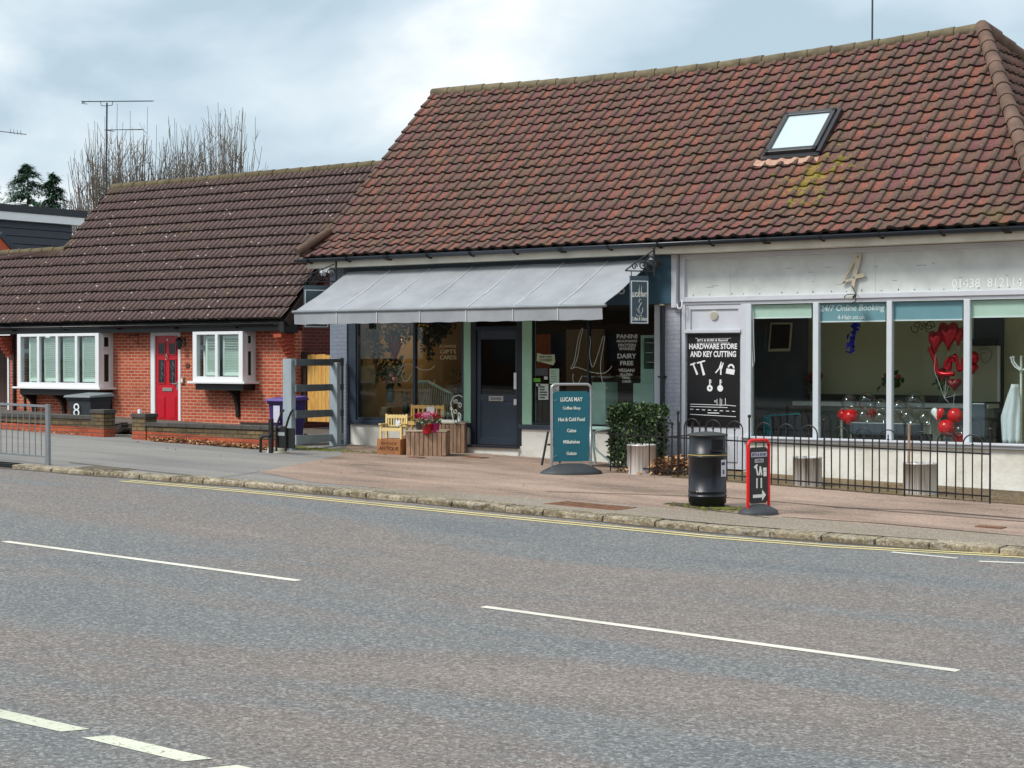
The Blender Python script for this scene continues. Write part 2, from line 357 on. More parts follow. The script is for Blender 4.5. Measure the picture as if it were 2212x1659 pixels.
sheet('earth_strip', [(X(1440, 23), 23.15), (-8.2, 22.95), (6, 22.9), (6, 25.0), (X(1440, 25), 25.0)], .012, dirtm)
sheet('yard', [(-45, 23.0), (-22.2, 23.0), (-22.5, 28.6), (-45, 28.6)], .004, yard)
# crease lines where the footway was patched
pj = MB()
for a in ([(1180, 1063), (1560, 1075), (1850, 1100), (2212, 1128)], [(1690, 1118), (1900, 1132), (2212, 1160)], [(1450, 1092), (1660, 1120)], [(560, 1020), (470, 1034), (150, 1000)], [(1800, 1098), (2000, 1104), (2212, 1122)]):
    q = [G(*p) for p in a]
    for s_, e_ in zip(q, q[1:]): pj.slab([(s_.x, s_.y-.018), (e_.x, e_.y-.018), (e_.x, e_.y+.018), (s_.x, s_.y+.018)], lambda x, y: gz(x)+.0095, lambda x, y: gz(x)+.0115)
tag(pj.build('pavement_joint', M('joint_tar', C(84, 76, 66), .9, .3, 6)), kind='structure')
# kerb stones
kb = MB(); x = -60.0
rk = random.Random(3)
while x < 12:
    L = rk.choice([.9, .9, .6, .75]) if x > -20 else .9
    a, b_ = x+.008, x+L-.008; j = rk.uniform(-.012, .012); hz = rk.uniform(-.012, .006)
    if not (-23.4 < x+L/2 < -22.3):
        pr = [(0+j, -.2), (.005+j, -.02), (.025+j, .003+hz), (.248, .012+hz), (.248, -.2)]
        o_ = len(kb.v)
        for xx in (a, b_): kb.v += [(xx, KF(xx)+yy, gz(xx)+zz) for yy, zz in pr]
        n = 5; kb.f += [tuple(o_+i for i in range(n)), tuple(o_+2*n-1-i for i in range(n))]+[(o_+i, o_+i+n, o_+(i+1) % n+n, o_+(i+1) % n) for i in range(n)]; kb.sm += [False]*(n+2)
    x += L
kerb = kb.build('kerb', kerbm, bevel=.012); tag(kerb, kind='structure')
nk = MB(); nk.slab([(-85, .88), (40, .88), (40, 1.0), (-85, 1.0)], lambda x, y: gz(x)-.2, lambda x, y: gz(x)+.01)
tag(nk.build('near_kerb', kerbm), kind='structure')
# gutter grime at the kerb foot
grime = M('grime', C(82, 72, 58), .95, .4, 3, bmp=.4)
gr = MB(); xs = [-40+.4*i for i in range(130)]
gr.add([(x, y, gz(x)-DR+.003) for x in xs for y in (KF(x), KF(x)-.06-.1*rk.random())], [(2*i, 2*i+1, 2*i+3, 2*i+2) for i in range(129)])
tag(gr.build('gutter_silt', grime), kind='structure')
def paintm(name, c, thr, dirt):
    m, nt, b = nm(name); v = coord(nt)
    cc = mix(nt, ramp(nt, noise(nt, 30, 5, v, .8), [(thr, (0, 0, 0, 1)), (thr+.06, (1, 1, 1, 1))]), c, dirt)
    cc = mix(nt, ramp(nt, noise(nt, 2, 4, v), [(.4, (0, 0, 0, 1)), (.9, (1, 1, 1, 1))]), cc, k(c, .6))
    nt.links.new(cc, b.inputs['Base Color']); b.inputs['Roughness'].default_value = .8; return m
wline = paintm('white_road_paint', C(226, 222, 208), .66, C(140, 138, 130)); wworn = paintm('worn_white_road_paint', C(214, 216, 196), .56, C(120, 118, 108))
yline = paintm('yellow_road_paint', C(222, 206, 146), .58, C(150, 140, 105))
def marking(pts, mat, name='road_marking'):
    # pts: strip centre-line px pairs on ground with width in metres
    p, q, wd, sk = pts; mb = MB(); a = G(*p, dz=-DR); b_ = G(*q, dz=-DR)
    n = 24; y = lambda t: a.y+(b_.y-a.y)*t
    v = []
    for i in range(n+1):
        t = i/n; xx = a.x+(b_.x-a.x)*t
        v += [(xx-sk, y(t)-wd/2, gz(xx)-DR+.004), (xx+sk, y(t)+wd/2, gz(xx)-DR+.004)]
    mb.add(v, [(2*i, 2*i+2, 2*i+3, 2*i+1) for i in range(n)]); return tag(mb.build(name, mat), kind='structure')
marking(((10, 1170), (645, 1255), .1, .0), wline); marking(((1043, 1311), (2070, 1450), .1, -.0), wline)
marking(((-160, 1507), (163, 1579), .14, .04), wworn); marking(((210, 1592), (428, 1643), .14, .04), wworn); marking(((480, 1657), (760, 1720), .14, .04), wworn)
marking(((1926, 1193), (2068, 1206.5), .09, 0), wline); marking(((2115, 1213), (2420, 1225), .09, 0), wline)
def yellow(dy):
    mb = MB(); pts = [(270, 1039), (550, 1064), (1000, 1108.5), (1540, 1161), (1800, 1181), (2212, 1203), (2600, 1218)]
    q = [G(*p, dz=-DR) for p in pts]; v = []
    for p in q: v += [(p.x, p.y+dy-.042, gz(p.x)-DR+.005), (p.x, p.y+dy+.042, gz(p.x)-DR+.005)]
    mb.add(v, [(2*i, 2*i+2, 2*i+3, 2*i+1) for i in range(len(q)-1)]); tag(mb.build('road_marking', yline), kind='structure')
yellow(-.08); yellow(.1)
# gully opening, cover and manhole
dr = thing('drain_cover', 'stone-grey drain cover set in the pavement over the kerb gully', 'drain cover', G(260, 1010))
p = G(262, 1011); mb = MB(); mb.slab([(p.x-.42, KY+.13), (p.x+.42, KY+.13), (p.x+.42, KY+.62), (p.x-.42, KY+.62)], lambda x, y: gz(x)+.002, lambda x, y: gz(x)+.014); mb.build('frame', kerbm, dr)
mb = MB()
for i in range(8): yy = KY+.17+i*.052; mb.slab([(p.x-.36, yy), (p.x+.36, yy), (p.x+.36, yy+.03), (p.x-.36, yy+.03)], lambda x, y: gz(x)+.015, lambda x, y: gz(x)+.024)
mb.build('grating', M('cover_iron', C(105, 98, 88), .8, .2), dr)
mb = MB(); mb.box(-23.5, -22.3, KY-.135, KY+.118, gz(-22.9)-DR-.06, gz(-22.9)-DR-.02).box(-23.5, -22.3, KY+.0, KY+.118, gz(-22.9)-DR-.02, gz(-22.9)-.02)
o = mb.build('drain', blackm); tag(o, 'dark gully opening in the kerb beside the drain cover', 'drain')
rust = M('rusty_iron', C(122, 84, 60), .85, .3, 10, bmp=.3)
p = G(1275, 1094); mb = MB(); mb.slab([(p.x-.55, p.y-.25), (p.x+.55, p.y-.25), (p.x+.55, p.y+.25), (p.x-.55, p.y+.25)], lambda x, y: gz(x)+.006, lambda x, y: gz(x)+.015)
for i in range(9): mb.slab([(p.x-.5+i*.115, p.y-.2), (p.x-.45+i*.115, p.y-.2), (p.x-.45+i*.115, p.y+.2), (p.x-.5+i*.115, p.y+.2)], lambda x, y: gz(x)+.015, lambda x, y: gz(x)+.02)
tag(mb.build('manhole_cover', rust), 'rusty rectangular manhole cover in the footway left of the black litter bin', 'manhole cover')
for (px, py, s, lb) in ((1285*.8, 989, .2, 'small rusty square cover in the paving before the cafe door'), (900, 989, .14, 'small rusty cover in the paving in front of the slatted crates'), (2140, 1140, .16, 'small rusty cover in the footway near the right end of the railings')):
    p = G(px, py); mb = MB(); mb.slab([(p.x-s, p.y-s*.6), (p.x+s, p.y-s*.6), (p.x+s, p.y+s*.6), (p.x-s, p.y+s*.6)], lambda x, y: gz(x)+.006, lambda x, y: gz(x)+.016)
    mb.slab([(p.x-s*.8, p.y-s*.45), (p.x+s*.8, p.y-s*.45), (p.x+s*.8, p.y+s*.45), (p.x-s*.8, p.y+s*.45)], lambda x, y: gz(x)+.016, lambda x, y: gz(x)+.019)
    tag(mb.build('utility_cover', rust), lb, 'utility cover')
# ------------------------------------------------------------------ tiled roofs
def tiled(name, mat, parent, prof, urange, w, g, amp, lift, shape, sag=None, n=8, axis='x', seed=1, flip=False):
    """prof: polyline [(y,z)...] from eave upwards; urange(s)->(x0,x1) at slope distance s (or None)."""
    rr = random.Random(seed)
    seg = []; L = 0
    for (a, b), (c, d) in zip(prof, prof[1:]):
        l = math.hypot(c-a, d-b); seg.append((L, l, (a, b), ((c-a)/l, (d-b)/l))); L += l
    def pt(s):
        for q in seg:
            if s <= q[0]+q[1]+1e-6: break
        t = s-q[0]; return q[2][0]+q[3][0]*t, q[2][1]+q[3][1]*t, q[3]
    rows = int(round(L/g)); g = L/rows; mb = MB(); uv = []
    jit = {}
    for j in range(rows):
        s0, s1 = j*g, min(L, (j+1)*g)
        ra, rb = urange(s0), urange(s1)
        x0 = min(ra[0], rb[0]); x1 = max(ra[1], rb[1])
        i0 = int(math.floor(x0/w)); i1 = int(math.ceil(x1/w))
        y0, z0, d0 = pt(s0+1e-4); y1, z1, d1 = pt(s1-1e-4)
        base = len(mb.v); cnt = 0
        for i in range(i0, i1):
            jl = rr.uniform(-.008, .01); ju = rr.uniform(-.014, .014)
            for kk in range(n+(1 if i == i1-1 else 0)):
                u = kk/n; xx = (i+u)*w; h = amp*shape(u)
                xa = max(ra[0], min(ra[1], xx)); xb = max(rb[0], min(rb[1], xx))
                sg = lambda x, s: (sag(x)*s/L if sag else 0)
                hh = h+lift+jl
                pa = (xa, y0-d0[1]*hh-d0[0]*ju, z0+d0[0]*hh-d0[1]*ju-sg(xa, s0)); pb = (xb, y1-d1[1]*h, z1+d1[0]*h-sg(xb, s1))
                pc = (xa, y0-d0[1]*(h-.012+jl)-d0[0]*ju+.01*d0[0], z0+d0[0]*(h-.012+jl)-sg(xa, s0))
                mb.v += [pc, pa, pb]; uv += [(i+min(u, .999), j+.02), (i+min(u, .999), j+.03), (i+min(u, .999), j+.97)]; cnt += 1
        for c in range(cnt-1):
            a = base+3*c
            if abs(mb.v[a+1][0]-mb.v[a+4][0]) < 1e-6 and abs(mb.v[a+2][0]-mb.v[a+5][0]) < 1e-6: continue
            mb.f += [(a, a+3, a+4, a+1), (a+1, a+4, a+5, a+2)]; mb.sm += [False, True]
    if axis == 'y': mb.v = [(prof_x(v), v[0], v[2]) for v in mb.v]
    return mb, uv
def wave(u):
    u = u % 1
    d = min(abs(u-.16), abs(u-1.16), abs(u+.84))
    return (math.cos(math.pi*d/.42)+1)*.62-.6 if d < .21 else -.6+.62-.3*math.sin(math.pi*min(1, (d-.21)/.58)) if False else (1.15*math.cos(math.pi*d/.44)-.35 if d < .2 else -.2-.28*math.sin(math.pi*((u-.36)/.6 if u > .36 else 0)))
roll = lambda u: abs(math.sin(math.pi*(u+.5)))**.6
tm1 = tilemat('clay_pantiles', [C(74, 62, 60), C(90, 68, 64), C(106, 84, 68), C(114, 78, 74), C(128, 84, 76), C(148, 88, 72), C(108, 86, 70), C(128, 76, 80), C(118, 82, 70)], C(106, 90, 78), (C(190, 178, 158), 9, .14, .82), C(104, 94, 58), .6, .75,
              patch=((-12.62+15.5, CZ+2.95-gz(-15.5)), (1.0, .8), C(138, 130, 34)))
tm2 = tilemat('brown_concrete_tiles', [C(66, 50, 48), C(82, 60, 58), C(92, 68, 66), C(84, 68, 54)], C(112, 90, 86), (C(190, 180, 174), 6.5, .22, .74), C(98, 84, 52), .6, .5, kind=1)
ridgem = M('ridge_tile', C(108, 98, 76), .9, .45, 2.5, bmp=.5, bsc=20)
hipm = M('hip_tile', C(104, 82, 70), .9, .45, 2.2, bmp=.5, bsc=20)
EZ = CZ+1.97; RY, RZ = 28.72, CZ+5.7
XL, XR, XA = -22.95, -8.4, -10.9
shop = thing('shop_building', 'long single-storey shop parade with red pantiled roof, cafe and hair salon', 'building', (-15.5, 25.06, gz(-15.5)))
prof1 = [(24.58, EZ), (25.3, EZ+.47), (RY, RZ)]
L1 = math.hypot(.72, .47)+math.hypot(RY-25.3, RZ-EZ-.47)
sagf = lambda x: .14*math.sin(math.pi*max(0, min(1, (x-XL)/(XA-XL))))
mb, uv = tiled('roof', tm1, shop, prof1, lambda s: (XL, XR+(XA-XR)*s/L1), .27, .3, .036, .034, wave, sagf, n=12)
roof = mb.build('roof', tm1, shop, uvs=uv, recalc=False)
# rear and hip-end slopes, tiled by the same profile
def hip_end():
    mb2 = MB(); uvv = []
    A = Vector((XA, RY, RZ)); B = Vector((XR, 24.58, EZ)); Cc = Vector((XR, RY+12, EZ))
    Ls = math.hypot(XA-XR, RZ-EZ)
    prof = [(0, EZ), (XR-XA, RZ)]
    m3, u3 = tiled('x', None, None, prof, lambda s: (24.58+(RY-24.58)*s/Ls, RY+12-12*s/Ls), .25, .27, .028, .036, wave, None, n=6, seed=5)
    m3.v = [(XR-v[1], v[0], v[2]) for v in m3.v]
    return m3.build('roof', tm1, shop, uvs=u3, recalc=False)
hip_end()
mb = MB(); nn = 20; v = []
for i in range(nn+1):
    xt = XL+(XA-XL)*i/nn; xb = XL+(XR-XL)*i/nn; v += [(xt, RY, RZ-.06-sagf(xt)), (xb, RY+12, EZ)]
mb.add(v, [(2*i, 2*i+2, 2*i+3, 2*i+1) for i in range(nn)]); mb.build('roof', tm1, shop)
mb = MB(); mb.prismx([(24.6, EZ-.05), (25.3, EZ+.38), (RY-.3, RZ-.5), (RY-.3, RZ-.56), (25.3, EZ+.32), (24.63, EZ-.1)], XL+.05, XA); mb.prismx([(24.63, EZ-.1), (24.63, CZ+1.9), (25.4, CZ+1.9), (25.3, EZ+.3)], XL+.1, XR-.05); mb.build('underlay', M('roof_felt', C(30, 28, 28), .9), shop)
# gable triangle on the left
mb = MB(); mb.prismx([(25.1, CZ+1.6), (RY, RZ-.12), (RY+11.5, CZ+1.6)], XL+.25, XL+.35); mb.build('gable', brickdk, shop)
mb = MB(); mb.prismx([(24.62, EZ-.03), (25.3, EZ+.43), (RY, RZ-.05), (RY, RZ-.2), (25.3, EZ+.28), (24.7, EZ-.14)], XL+.0, XL+.05); mb.build('verge', M('verge_mortar', C(96, 84, 66), .9, .3, 4, bmp=.4), shop)
def ridge(parent, p, q, r, mat, step=.45, name='ridge', sagfn=None, ry=1.0):
    p, q = Vector(p), Vector(q); d = q-p; n = max(1, int(d.length/step)); mb = MB(); rr = random.Random(int(abs(p.x*77)))
    for i in range(n):
        a = p+d*(i/n); b_ = p+d*((i+.98)/n)
        if sagfn: a.z -= sagfn(a.x); b_.z -= sagfn(b_.x)
        j = rr.uniform(-.008, .008); a.z += j; b_.z += j
        mb.tube([a, b_], r*.93, 10, r*1.07)
    return mb.build(name, mat, parent)
ridge(shop, (XL-.03, RY, RZ-.03), (XA, RY, RZ-.03), .105, ridgem, sagfn=sagf)
ridge(shop, (XA, RY, RZ+.02), (XR+.05, 24.5, EZ+.1), .125, hipm, .38, 'hip')
ridge(shop, (XA, RY, RZ+.0), (XR+.05, RY+12, EZ+.1), .14, hipm, .45, 'hip')
mb = MB(); mb.tube([(XL-.02, 24.5, EZ+.1), (XL+.12, 24.9, EZ+.36), (XL+.1, 25.3, EZ+.55)], .085, 10, .07); mb.build('bonnet_tile', hipm, shop)
# skylight
def onroof(px, py):   # intersection with upper roof plane
    d = ray(px, py); m_ = (RZ-EZ-.47)/(RY-25.3); t = (EZ+.47-25.3*m_-CZ-.06)/(d.z-m_*d.y); return Vector((d.x*t, d.y*t, CZ+d.z*t))
tl, tr, bl, br_ = onroof(1703, 262), onroof(1800, 247), onroof(1667, 337), onroof(1768, 335)
nrm = (tr-tl).cross(bl-tl).normalized();
if nrm.z < 0: nrm = -nrm
ux = Vector((1, 0, 0)); uy = nrm.cross(ux); cen = (tl+tr+bl+br_)/4
hw, hh = .48, .56
sk = MB()
for a, b_, c, d in ((-hw, hw, -hh, -hh+.09), (-hw, hw, hh-.09, hh), (-hw, -hw+.08, -hh, hh), (hw-.08, hw, -hh, hh)):
    sk.obox(cen+ux*((a+b_)/2)+uy*((c+d)/2)+nrm*.07, ux*((b_-a)/2), uy*((d-c)/2), nrm*.075)
skf = sk.build('skylight', M('skylight_frame', C(72, 72, 74), .35, .1, metal=.3), shop, bevel=.008)
sk = MB(); sk.obox(cen+nrm*.1, ux*(hw-.078), uy*(hh-.088), nrm*.008)
skg = M('skylight_pane', C(196, 214, 218), .04, .02, spec=1.0); sk.build('pane', skg, skf)
sk = MB(); sk.obox(cen+ux*(hw+.045)+nrm*.05, ux*.035, uy*(hh+.03), nrm*.06).obox(cen-ux*(hw+.03)+nrm*.04, ux*.02, uy*(hh), nrm*.05).obox(cen+uy*(-hh-.05 if (uy.z > 0) else hh+.05)+nrm*.03, ux*(hw+.06), uy*.05, nrm*.04); sk.build('flashing', M('dark_flashing', C(48, 48, 52), .4, .1), skf)
dn = -uy if uy.z > 0 else uy
sk = MB(); nn = 33; v = []
for i in range(nn):
    u = i/(nn-1); a = cen+ux*(-hw-.14+(2*hw+.22)*u); h = wave((a.x/.25) % 1)*.028
    v += [a+dn*(hh+.09)+nrm*(.05+h), a+dn*(hh+.25)+nrm*(.052+h)]
sk.add(v, [(2*i, 2*i+2, 2*i+3, 2*i+1) for i in range(nn-1)], True); sk.build('apron', M('lead_apron', C(184, 146, 126), .6, .2, 12), skf)
# ------------------------------------------------------------------ eaves of the shop
FYs = 24.66
mb = MB(); mb.box(XL+.1, XR, FYs, FYs+.03, CZ+1.75, CZ+1.9).box(XL+.1, XR, FYs+.03, 25.2, CZ+1.752, CZ+1.77).box(XR-.03, XR, FYs+.03, 40, CZ+1.74, CZ+1.9)
mb.build('fascia_board', M('weathered_fascia', C(206, 200, 184), .6, .16, 2), shop)
def gutter(parent, x0, x1, y, z, r, nb, mat):
    mb = MB(); n = 10; pr = [(y+r*math.cos(math.pi+math.pi*i/n), z+r*math.sin(math.pi+math.pi*i/n)) for i in range(n+1)]
    pin = [(y+(r-.006)*math.cos(2*math.pi-math.pi*i/n), z+(r-.006)*math.sin(2*math.pi-math.pi*i/n)+.0) for i in range(n+1)]
    mb.prismx(pr+pin, x0, x1); g_ = mb.build('gutter', mat, parent)
    for f in g_.data.polygons: f.use_smooth = len(f.vertices) == 4
    for i in range(nb):
        xx = x0+(x1-x0)*(i+.35)/nb; b_ = MB(); pr2 = [(y+(r+.008)*math.cos(math.pi+math.pi*q/8), z+(r+.008)*math.sin(math.pi+math.pi*q/8)) for q in range(9)]
        w_ = .05 if i % 4 == 2 else .02
        b_.prismx([(y-r-.008, z+.006)]+pr2[1:]+[(y+r+.03, z+.006), (y+r+.03, z-.1), (y+r*.3, z-.085)], xx-w_, xx+w_); b_.build('bracket', blackm, g_)
    return g_
gutter(shop, XL-.12, XR+.1, FYs-.08, CZ+1.93, .072, 15, gutterm)
# ------------------------------------------------------------------ shop masonry
FY = 25.06
def wallbox(mb, px0, px1, z0, z1, y0=FY, y1=FY+.25): mb.box(X(px0), X(px1), y0, y1, z0, z1); return mb
mb = wallbox(MB(), 716, 752, -.3, CZ+1.74, FY-.04, FY+.25); mb.box(X(716), X(716)+.2, FY+.25, 38, -.3, CZ+1.74); mb.build('wall', greyblue, shop)
mb = MB(); mb.box(XR-.45, XR-.25, FY+.25, 38, -.4, CZ+1.74).box(X(716), XR-.25, 38, 38.2, -.4, CZ+1.74); mb.build('wall', wwall, shop)
wb = MB(); wallbox(wb, 757, 1012, -.3, CZ-1.262); wallbox(wb, 1012, 1122, -.3, CZ-1.575, FY-.03); wallbox(wb, 1122, 1414, -.3, CZ-1.262)
wallbox(wb, 1606, 2240, -.4, CZ-1.33); wb.build('base_wall', wwall, shop)
mb = MB(); wallbox(mb, 1437.5, 1470, -.3, CZ+1.74, FY-.02); mb.build('wall', lilac, shop)
mb = MB(); wallbox(mb, 1413.5, 1427.5, -.3, CZ+.92, FY-.0); wallbox(mb, 1457.5, 1468, CZ+.86, CZ+1.745, FY-.12, FY-.021); mb.build('pilaster', salonp, shop)
# downpipe
mb = MB(); xd = X(1431, FY-.06); mb.cyl((xd, FY-.07, .1), (xd, FY-.07, CZ+.9), .04, n=12); dp = mb.build('downpipe', gutterm, shop)
for zc in (CZ-.32, CZ-1.25): mb = MB(); mb.box(xd-.06, xd+.06, FY-.115, FY+.0, zc, zc+.03); mb.build('clip', black, dp)
mb = MB(); mb.cyl((xd, FY-.07, CZ+.9), (xd, FY-.07, CZ+.925), .048, .048, 12); mb.build('cap', M('cream_cap', C(210, 205, 170)), dp)
# signboard of cafe
mb = MB(); wallbox(mb, 752, 1457, CZ+.93, CZ+1.745, FY-.12, FY+.05)
teal = M('teal_signboard', C(58, 88, 104), .35, .12, 1.5); sb = mb.build('signboard', teal, shop)
text('Gelato', X(1276, FY-.12), X(1350, FY-.12), P(1338, 636, FY-.12).z, P(1338, 615, FY-.12).z, FY-.124, M('pale_letters', C(190, 196, 200)), sb)
# cafe windows and door
def frame(parent, px0, px1, z0, z1, y, w_, d_, mat, name='window', pane=glass, mull=()):
    a, b_ = X(px0, y), X(px1, y); mb = MB()
    mb.box(a, a+w_, y, y+d_, z0, z1).box(b_-w_, b_, y, y+d_, z0, z1).box(a+w_, b_-w_, y, y+d_, z0, z0+w_).box(a+w_, b_-w_, y, y+d_, z1-w_, z1)
    for mx in mull: xx = X(mx, y); mb.box(xx-w_/2, xx+w_/2, y+.002, y+d_-.002, z0+w_, z1-w_)
    o = mb.build(name, mat, parent, bevel=.004)
    edges = [a+w_]+[X(mx, y) for mx in mull]+[b_-w_]
    for e0, e1 in zip(edges, edges[1:]):
        q = MB(); q.box(e0+.001, e1-.001, y+d_*.5, y+d_*.5+.006, z0+w_+.001, z1-w_-.001); q.build('pane', pane, o)
    return o
cw1 = frame(shop, 768, 1002, CZ-1.18, CZ+.93, FY+.02, .055, .08, navy, mull=(894,))
cw2 = frame(shop, 1147, 1416, CZ-1.18, CZ+.93, FY+.02, .035, .08, navydk, mull=(1270,))
mb = MB(); wallbox(mb, 752, 769, CZ-1.262, CZ+.93, FY-.01, FY+.14); wallbox(mb, 757, 1016, CZ-1.26, CZ-1.18, FY-.05, FY+.12); wallbox(mb, 1122, 1414, CZ-1.26, CZ-1.18, FY-.05, FY+.12); mb.build('sill', navy, shop, bevel=.006)
mb = MB(); mb.build('post', mint, shop) if False else None
for a_, c_ in ((1001.5, 1016.5), (1127.5, 1148)): mb = wallbox(MB(), a_, c_, CZ-1.18, CZ+.93, FY+.0, FY+.14); mb.build('post', mint, shop, bevel=.005)  # flat mint posts added in place of the glass returns and reveals
dfr = MB(); DZ0, DZ1 = CZ-1.57, CZ+.52
wallbox(dfr, 1017, 1028, DZ0, CZ+.93, FY-.005, FY+.12); wallbox(dfr, 1116, 1127, DZ0, CZ+.93, FY-.005, FY+.12); wallbox(dfr, 1028, 1116, DZ1, DZ1+.07, FY+.0, FY+.12); wallbox(dfr, 1016, 1123, DZ0-.045, DZ0, FY-.09, FY+.12)
cdoor = dfr.build('door', navydk, shop, bevel=.004)
q = MB(); wallbox(q, 1028, 1036, DZ0+.01, DZ1, FY+.03, FY+.075); wallbox(q, 1111, 1116, DZ0+.01, DZ1, FY+.03, FY+.075); wallbox(q, 1036, 1111, P(1070, 852, FY).z-.12, P(1070, 852, FY).z, FY+.03, FY+.075); wallbox(q, 1036, 1111, P(1070, 733, FY).z, DZ1, FY+.03, FY+.075)
wallbox(q, 1036, 1111, DZ0+.01, DZ0+.14, FY+.03, FY+.075); wallbox(q, 1036, 1111, DZ0+.14, P(1070, 852, FY).z-.12, FY+.045, FY+.07); q.build('leaf', navy, cdoor, bevel=.004)
q = MB(); wallbox(q, 1036, 1111, P(1070, 852, FY).z, P(1070, 733, FY).z, FY+.05, FY+.056); q.build('pane', glassd, cdoor)
q = MB(); wallbox(q, 1028, 1116, DZ1+.07, CZ+.92, FY+.05, FY+.056); q.build('pane', glassd, cdoor)
q = MB(); z_ = P(1070, 861, FY).z; wallbox(q, 1054, 1086, z_-.05, z_+.05, FY+.018, FY+.03); lb_ = q.build('letterbox', chrome, cdoor, bevel=.005)
q = MB(); wallbox(q, 1059, 1081, z_-.022, z_+.022, FY+.012, FY+.018); q.build('flap', M('silver_flap', C(130, 134, 138), .3, .1, metal=.7), lb_)
for h0, h1 in ((841, 805), (875, 862)): q = MB(); wallbox(q, 1111.5, 1117, P(1114, h0, FY).z, P(1114, h1, FY).z, FY-.03, FY-.008); q.build('handle', upvc, cdoor, bevel=.006)
# salon front
sp = MB(); YS = FY-.02
zi0, zi1, zf0 = CZ+1.03, CZ+1.67, CZ+.95
XE = XR-.25
sp.box(X(1470, YS), X(1480, YS), YS-.03, YS+.1, zf0, CZ+1.745).box(X(1480, YS), XE, YS-.03, YS+.1, zi1, CZ+1.745).box(X(1480, YS), XE, YS-.03, YS+.1, zf0, zi0).box(X(1470, YS), XE, YS-.0, YS+.1, zf0-.045, zf0-.001)
sp.build('sign_surround', salonp, shop, bevel=.006)
q = MB(); q.box(X(1480, YS), XE, YS+.035, YS+.09, zi0, zi1)
for pxs in (1574, 1887): xx = X(pxs, YS); q.box(xx-.008, xx+.008, YS+.028, YS+.035, zi0, zi1-.1)
spn = q.build('sign_panel', signp, shop)
q = MB()
rr = random.Random(4)
for px in list(range(1500, 2210, 36)): p = P(px+rr.uniform(-8, 8), 640-(px-1480)*.033+rr.uniform(-4, 1), YS); q.cyl((p.x, YS+.03, zi0+.03+rr.uniform(0, .03)), (p.x, YS+.036, zi0+.03), .008, n=6)
for _ in range(14):
    p = P(rr.uniform(1500, 2200), 600, YS); zz = rr.uniform(zi0+.1, zi1-.2); L_ = rr.uniform(.02, .08); q.box(p.x-L_, p.x+L_, YS+.0335, YS+.035, zz, zz+.006)
tag(q.build('screw_marks', M('old_marks', C(110, 108, 100), .7, .2), spn), kind='stuff')
def panel4():   # big numeral
    Y0 = YS-.03; A = lambda a, b_: (X(1755.5+.2063*a, Y0), P(1755.5+.2063*a, 493.7+.2063*b_, Y0).z)
    outer = [(300, 580), (345, 470), (400, 360), (455, 280), (478, 266), (503, 270), (498, 330), (458, 482), (520, 465), (545, 490), (535, 505), (448, 525), (420, 655), (402, 655), (408, 540)]
    inner = [(340, 540), (410, 515), (440, 350)]
    mb = MB()
    # polygon with hole, cut into quads by hand
    polys = [[(300, 580), (345, 470), (350, 500), (340, 540), (335, 565)], [(345, 470), (400, 360), (455, 280), (478, 266), (503, 270), (440, 350), (350, 500)],
             [(440, 350), (503, 270), (498, 330), (458, 482), (452, 505), (412, 515)], [(300, 580), (340, 540), (412, 515), (452, 505), (448, 525), (408, 540)],
             [(458, 482), (520, 465), (545, 490), (535, 505), (448, 525), (452, 505)], [(408, 540), (448, 525), (420, 655), (402, 655)]]
    for p_ in polys: mb.prism([A(*t) for t in p_], YS-.03, YS+.0)
    o = mb.build('numeral', M('tan_cut_letter', C(196, 186, 164), .5, .1), spn)
    q_ = MB()
    for c_ in ((470, 300), (428, 512)): a, b_ = A(*c_); q_ = MB(); q_.cyl((a, YS-.034, b_), (a, YS-.03, b_), .013, n=8); q_.build('screw', black, o)
panel4()
zt = P(2128, 610, YS).z
text('01438  812114', X(2054, YS), X(2206, YS), zt-.07, zt+.065, YS+.031, M('white_letters', C(240, 242, 242), .4, .01), spn, off=.004)
# salon door zone
q = MB(); zb = gz(X(1540))+.02
q.box(X(1472, YS), X(1480, YS), YS, YS+.1, zb, zf0-.046); q.box(X(1600, YS), X(1611, YS), YS, YS+.1, zb, zf0-.046)
q.box(X(1480, YS), X(1600, YS), YS+.05, YS+.1, zb, zf0-.046)
q.box(X(1480, YS), X(1600, YS), YS+.02, YS+.05, P(1540, 668, YS).z, zf0-.046).box(X(1480, YS), X(1490, YS), YS+.02, YS+.05, P(1540, 713, YS).z, P(1540, 668, YS).z).box(X(1593, YS), X(1600, YS), YS+.02, YS+.05, P(1540, 713, YS).z, P(1540, 668, YS).z)
q.box(X(1479, YS), X(1600.5, YS), YS-.03, YS+.05, P(1540, 719, YS).z, P(1540, 712, YS).z)
q.box(X(1500, YS), X(1590, YS), YS+.03, YS+.05, zb+.12, P(1540, 940, YS).z); hd = q.build('door', salonp, shop, bevel=.005)
c_ = P(1542.5, 681, YS+.04); q = MB(); q.cyl((c_.x, YS+.02, c_.z), (c_.x, YS+.05, c_.z), .075, n=20)
for i in range(7): zz = c_.z-.051+i*.017; hw_ = math.sqrt(max(0, .066**2-(zz-c_.z)**2)); q.box(c_.x-hw_, c_.x+hw_, YS+.012, YS+.02, zz-.003, zz+.003)
q.build('vent', M('vent_cream', C(205, 203, 190), .5, .05), hd)
po = MB(); zp0, zp1 = P(1540, 922, YS+.03).z, P(1540, 721, YS+.03).z; xp0, xp1 = X(1484.5, YS+.03), X(1597, YS+.03)
po.box(xp0, xp1, YS+.03, YS+.049, zp0, zp1); poster = tag(po.build('poster', M('black_poster', C(14, 14, 17), .4, .1)), 'black hardware store poster with white tools and a street map', 'poster')
wl = M('white_print', C(232, 234, 236), .5, .01)
PW, PH = xp1-xp0, zp1-zp0
def pr(u): return xp0+PW*u
def pz(v_): return zp1-PH*v_
yp = YS+.027
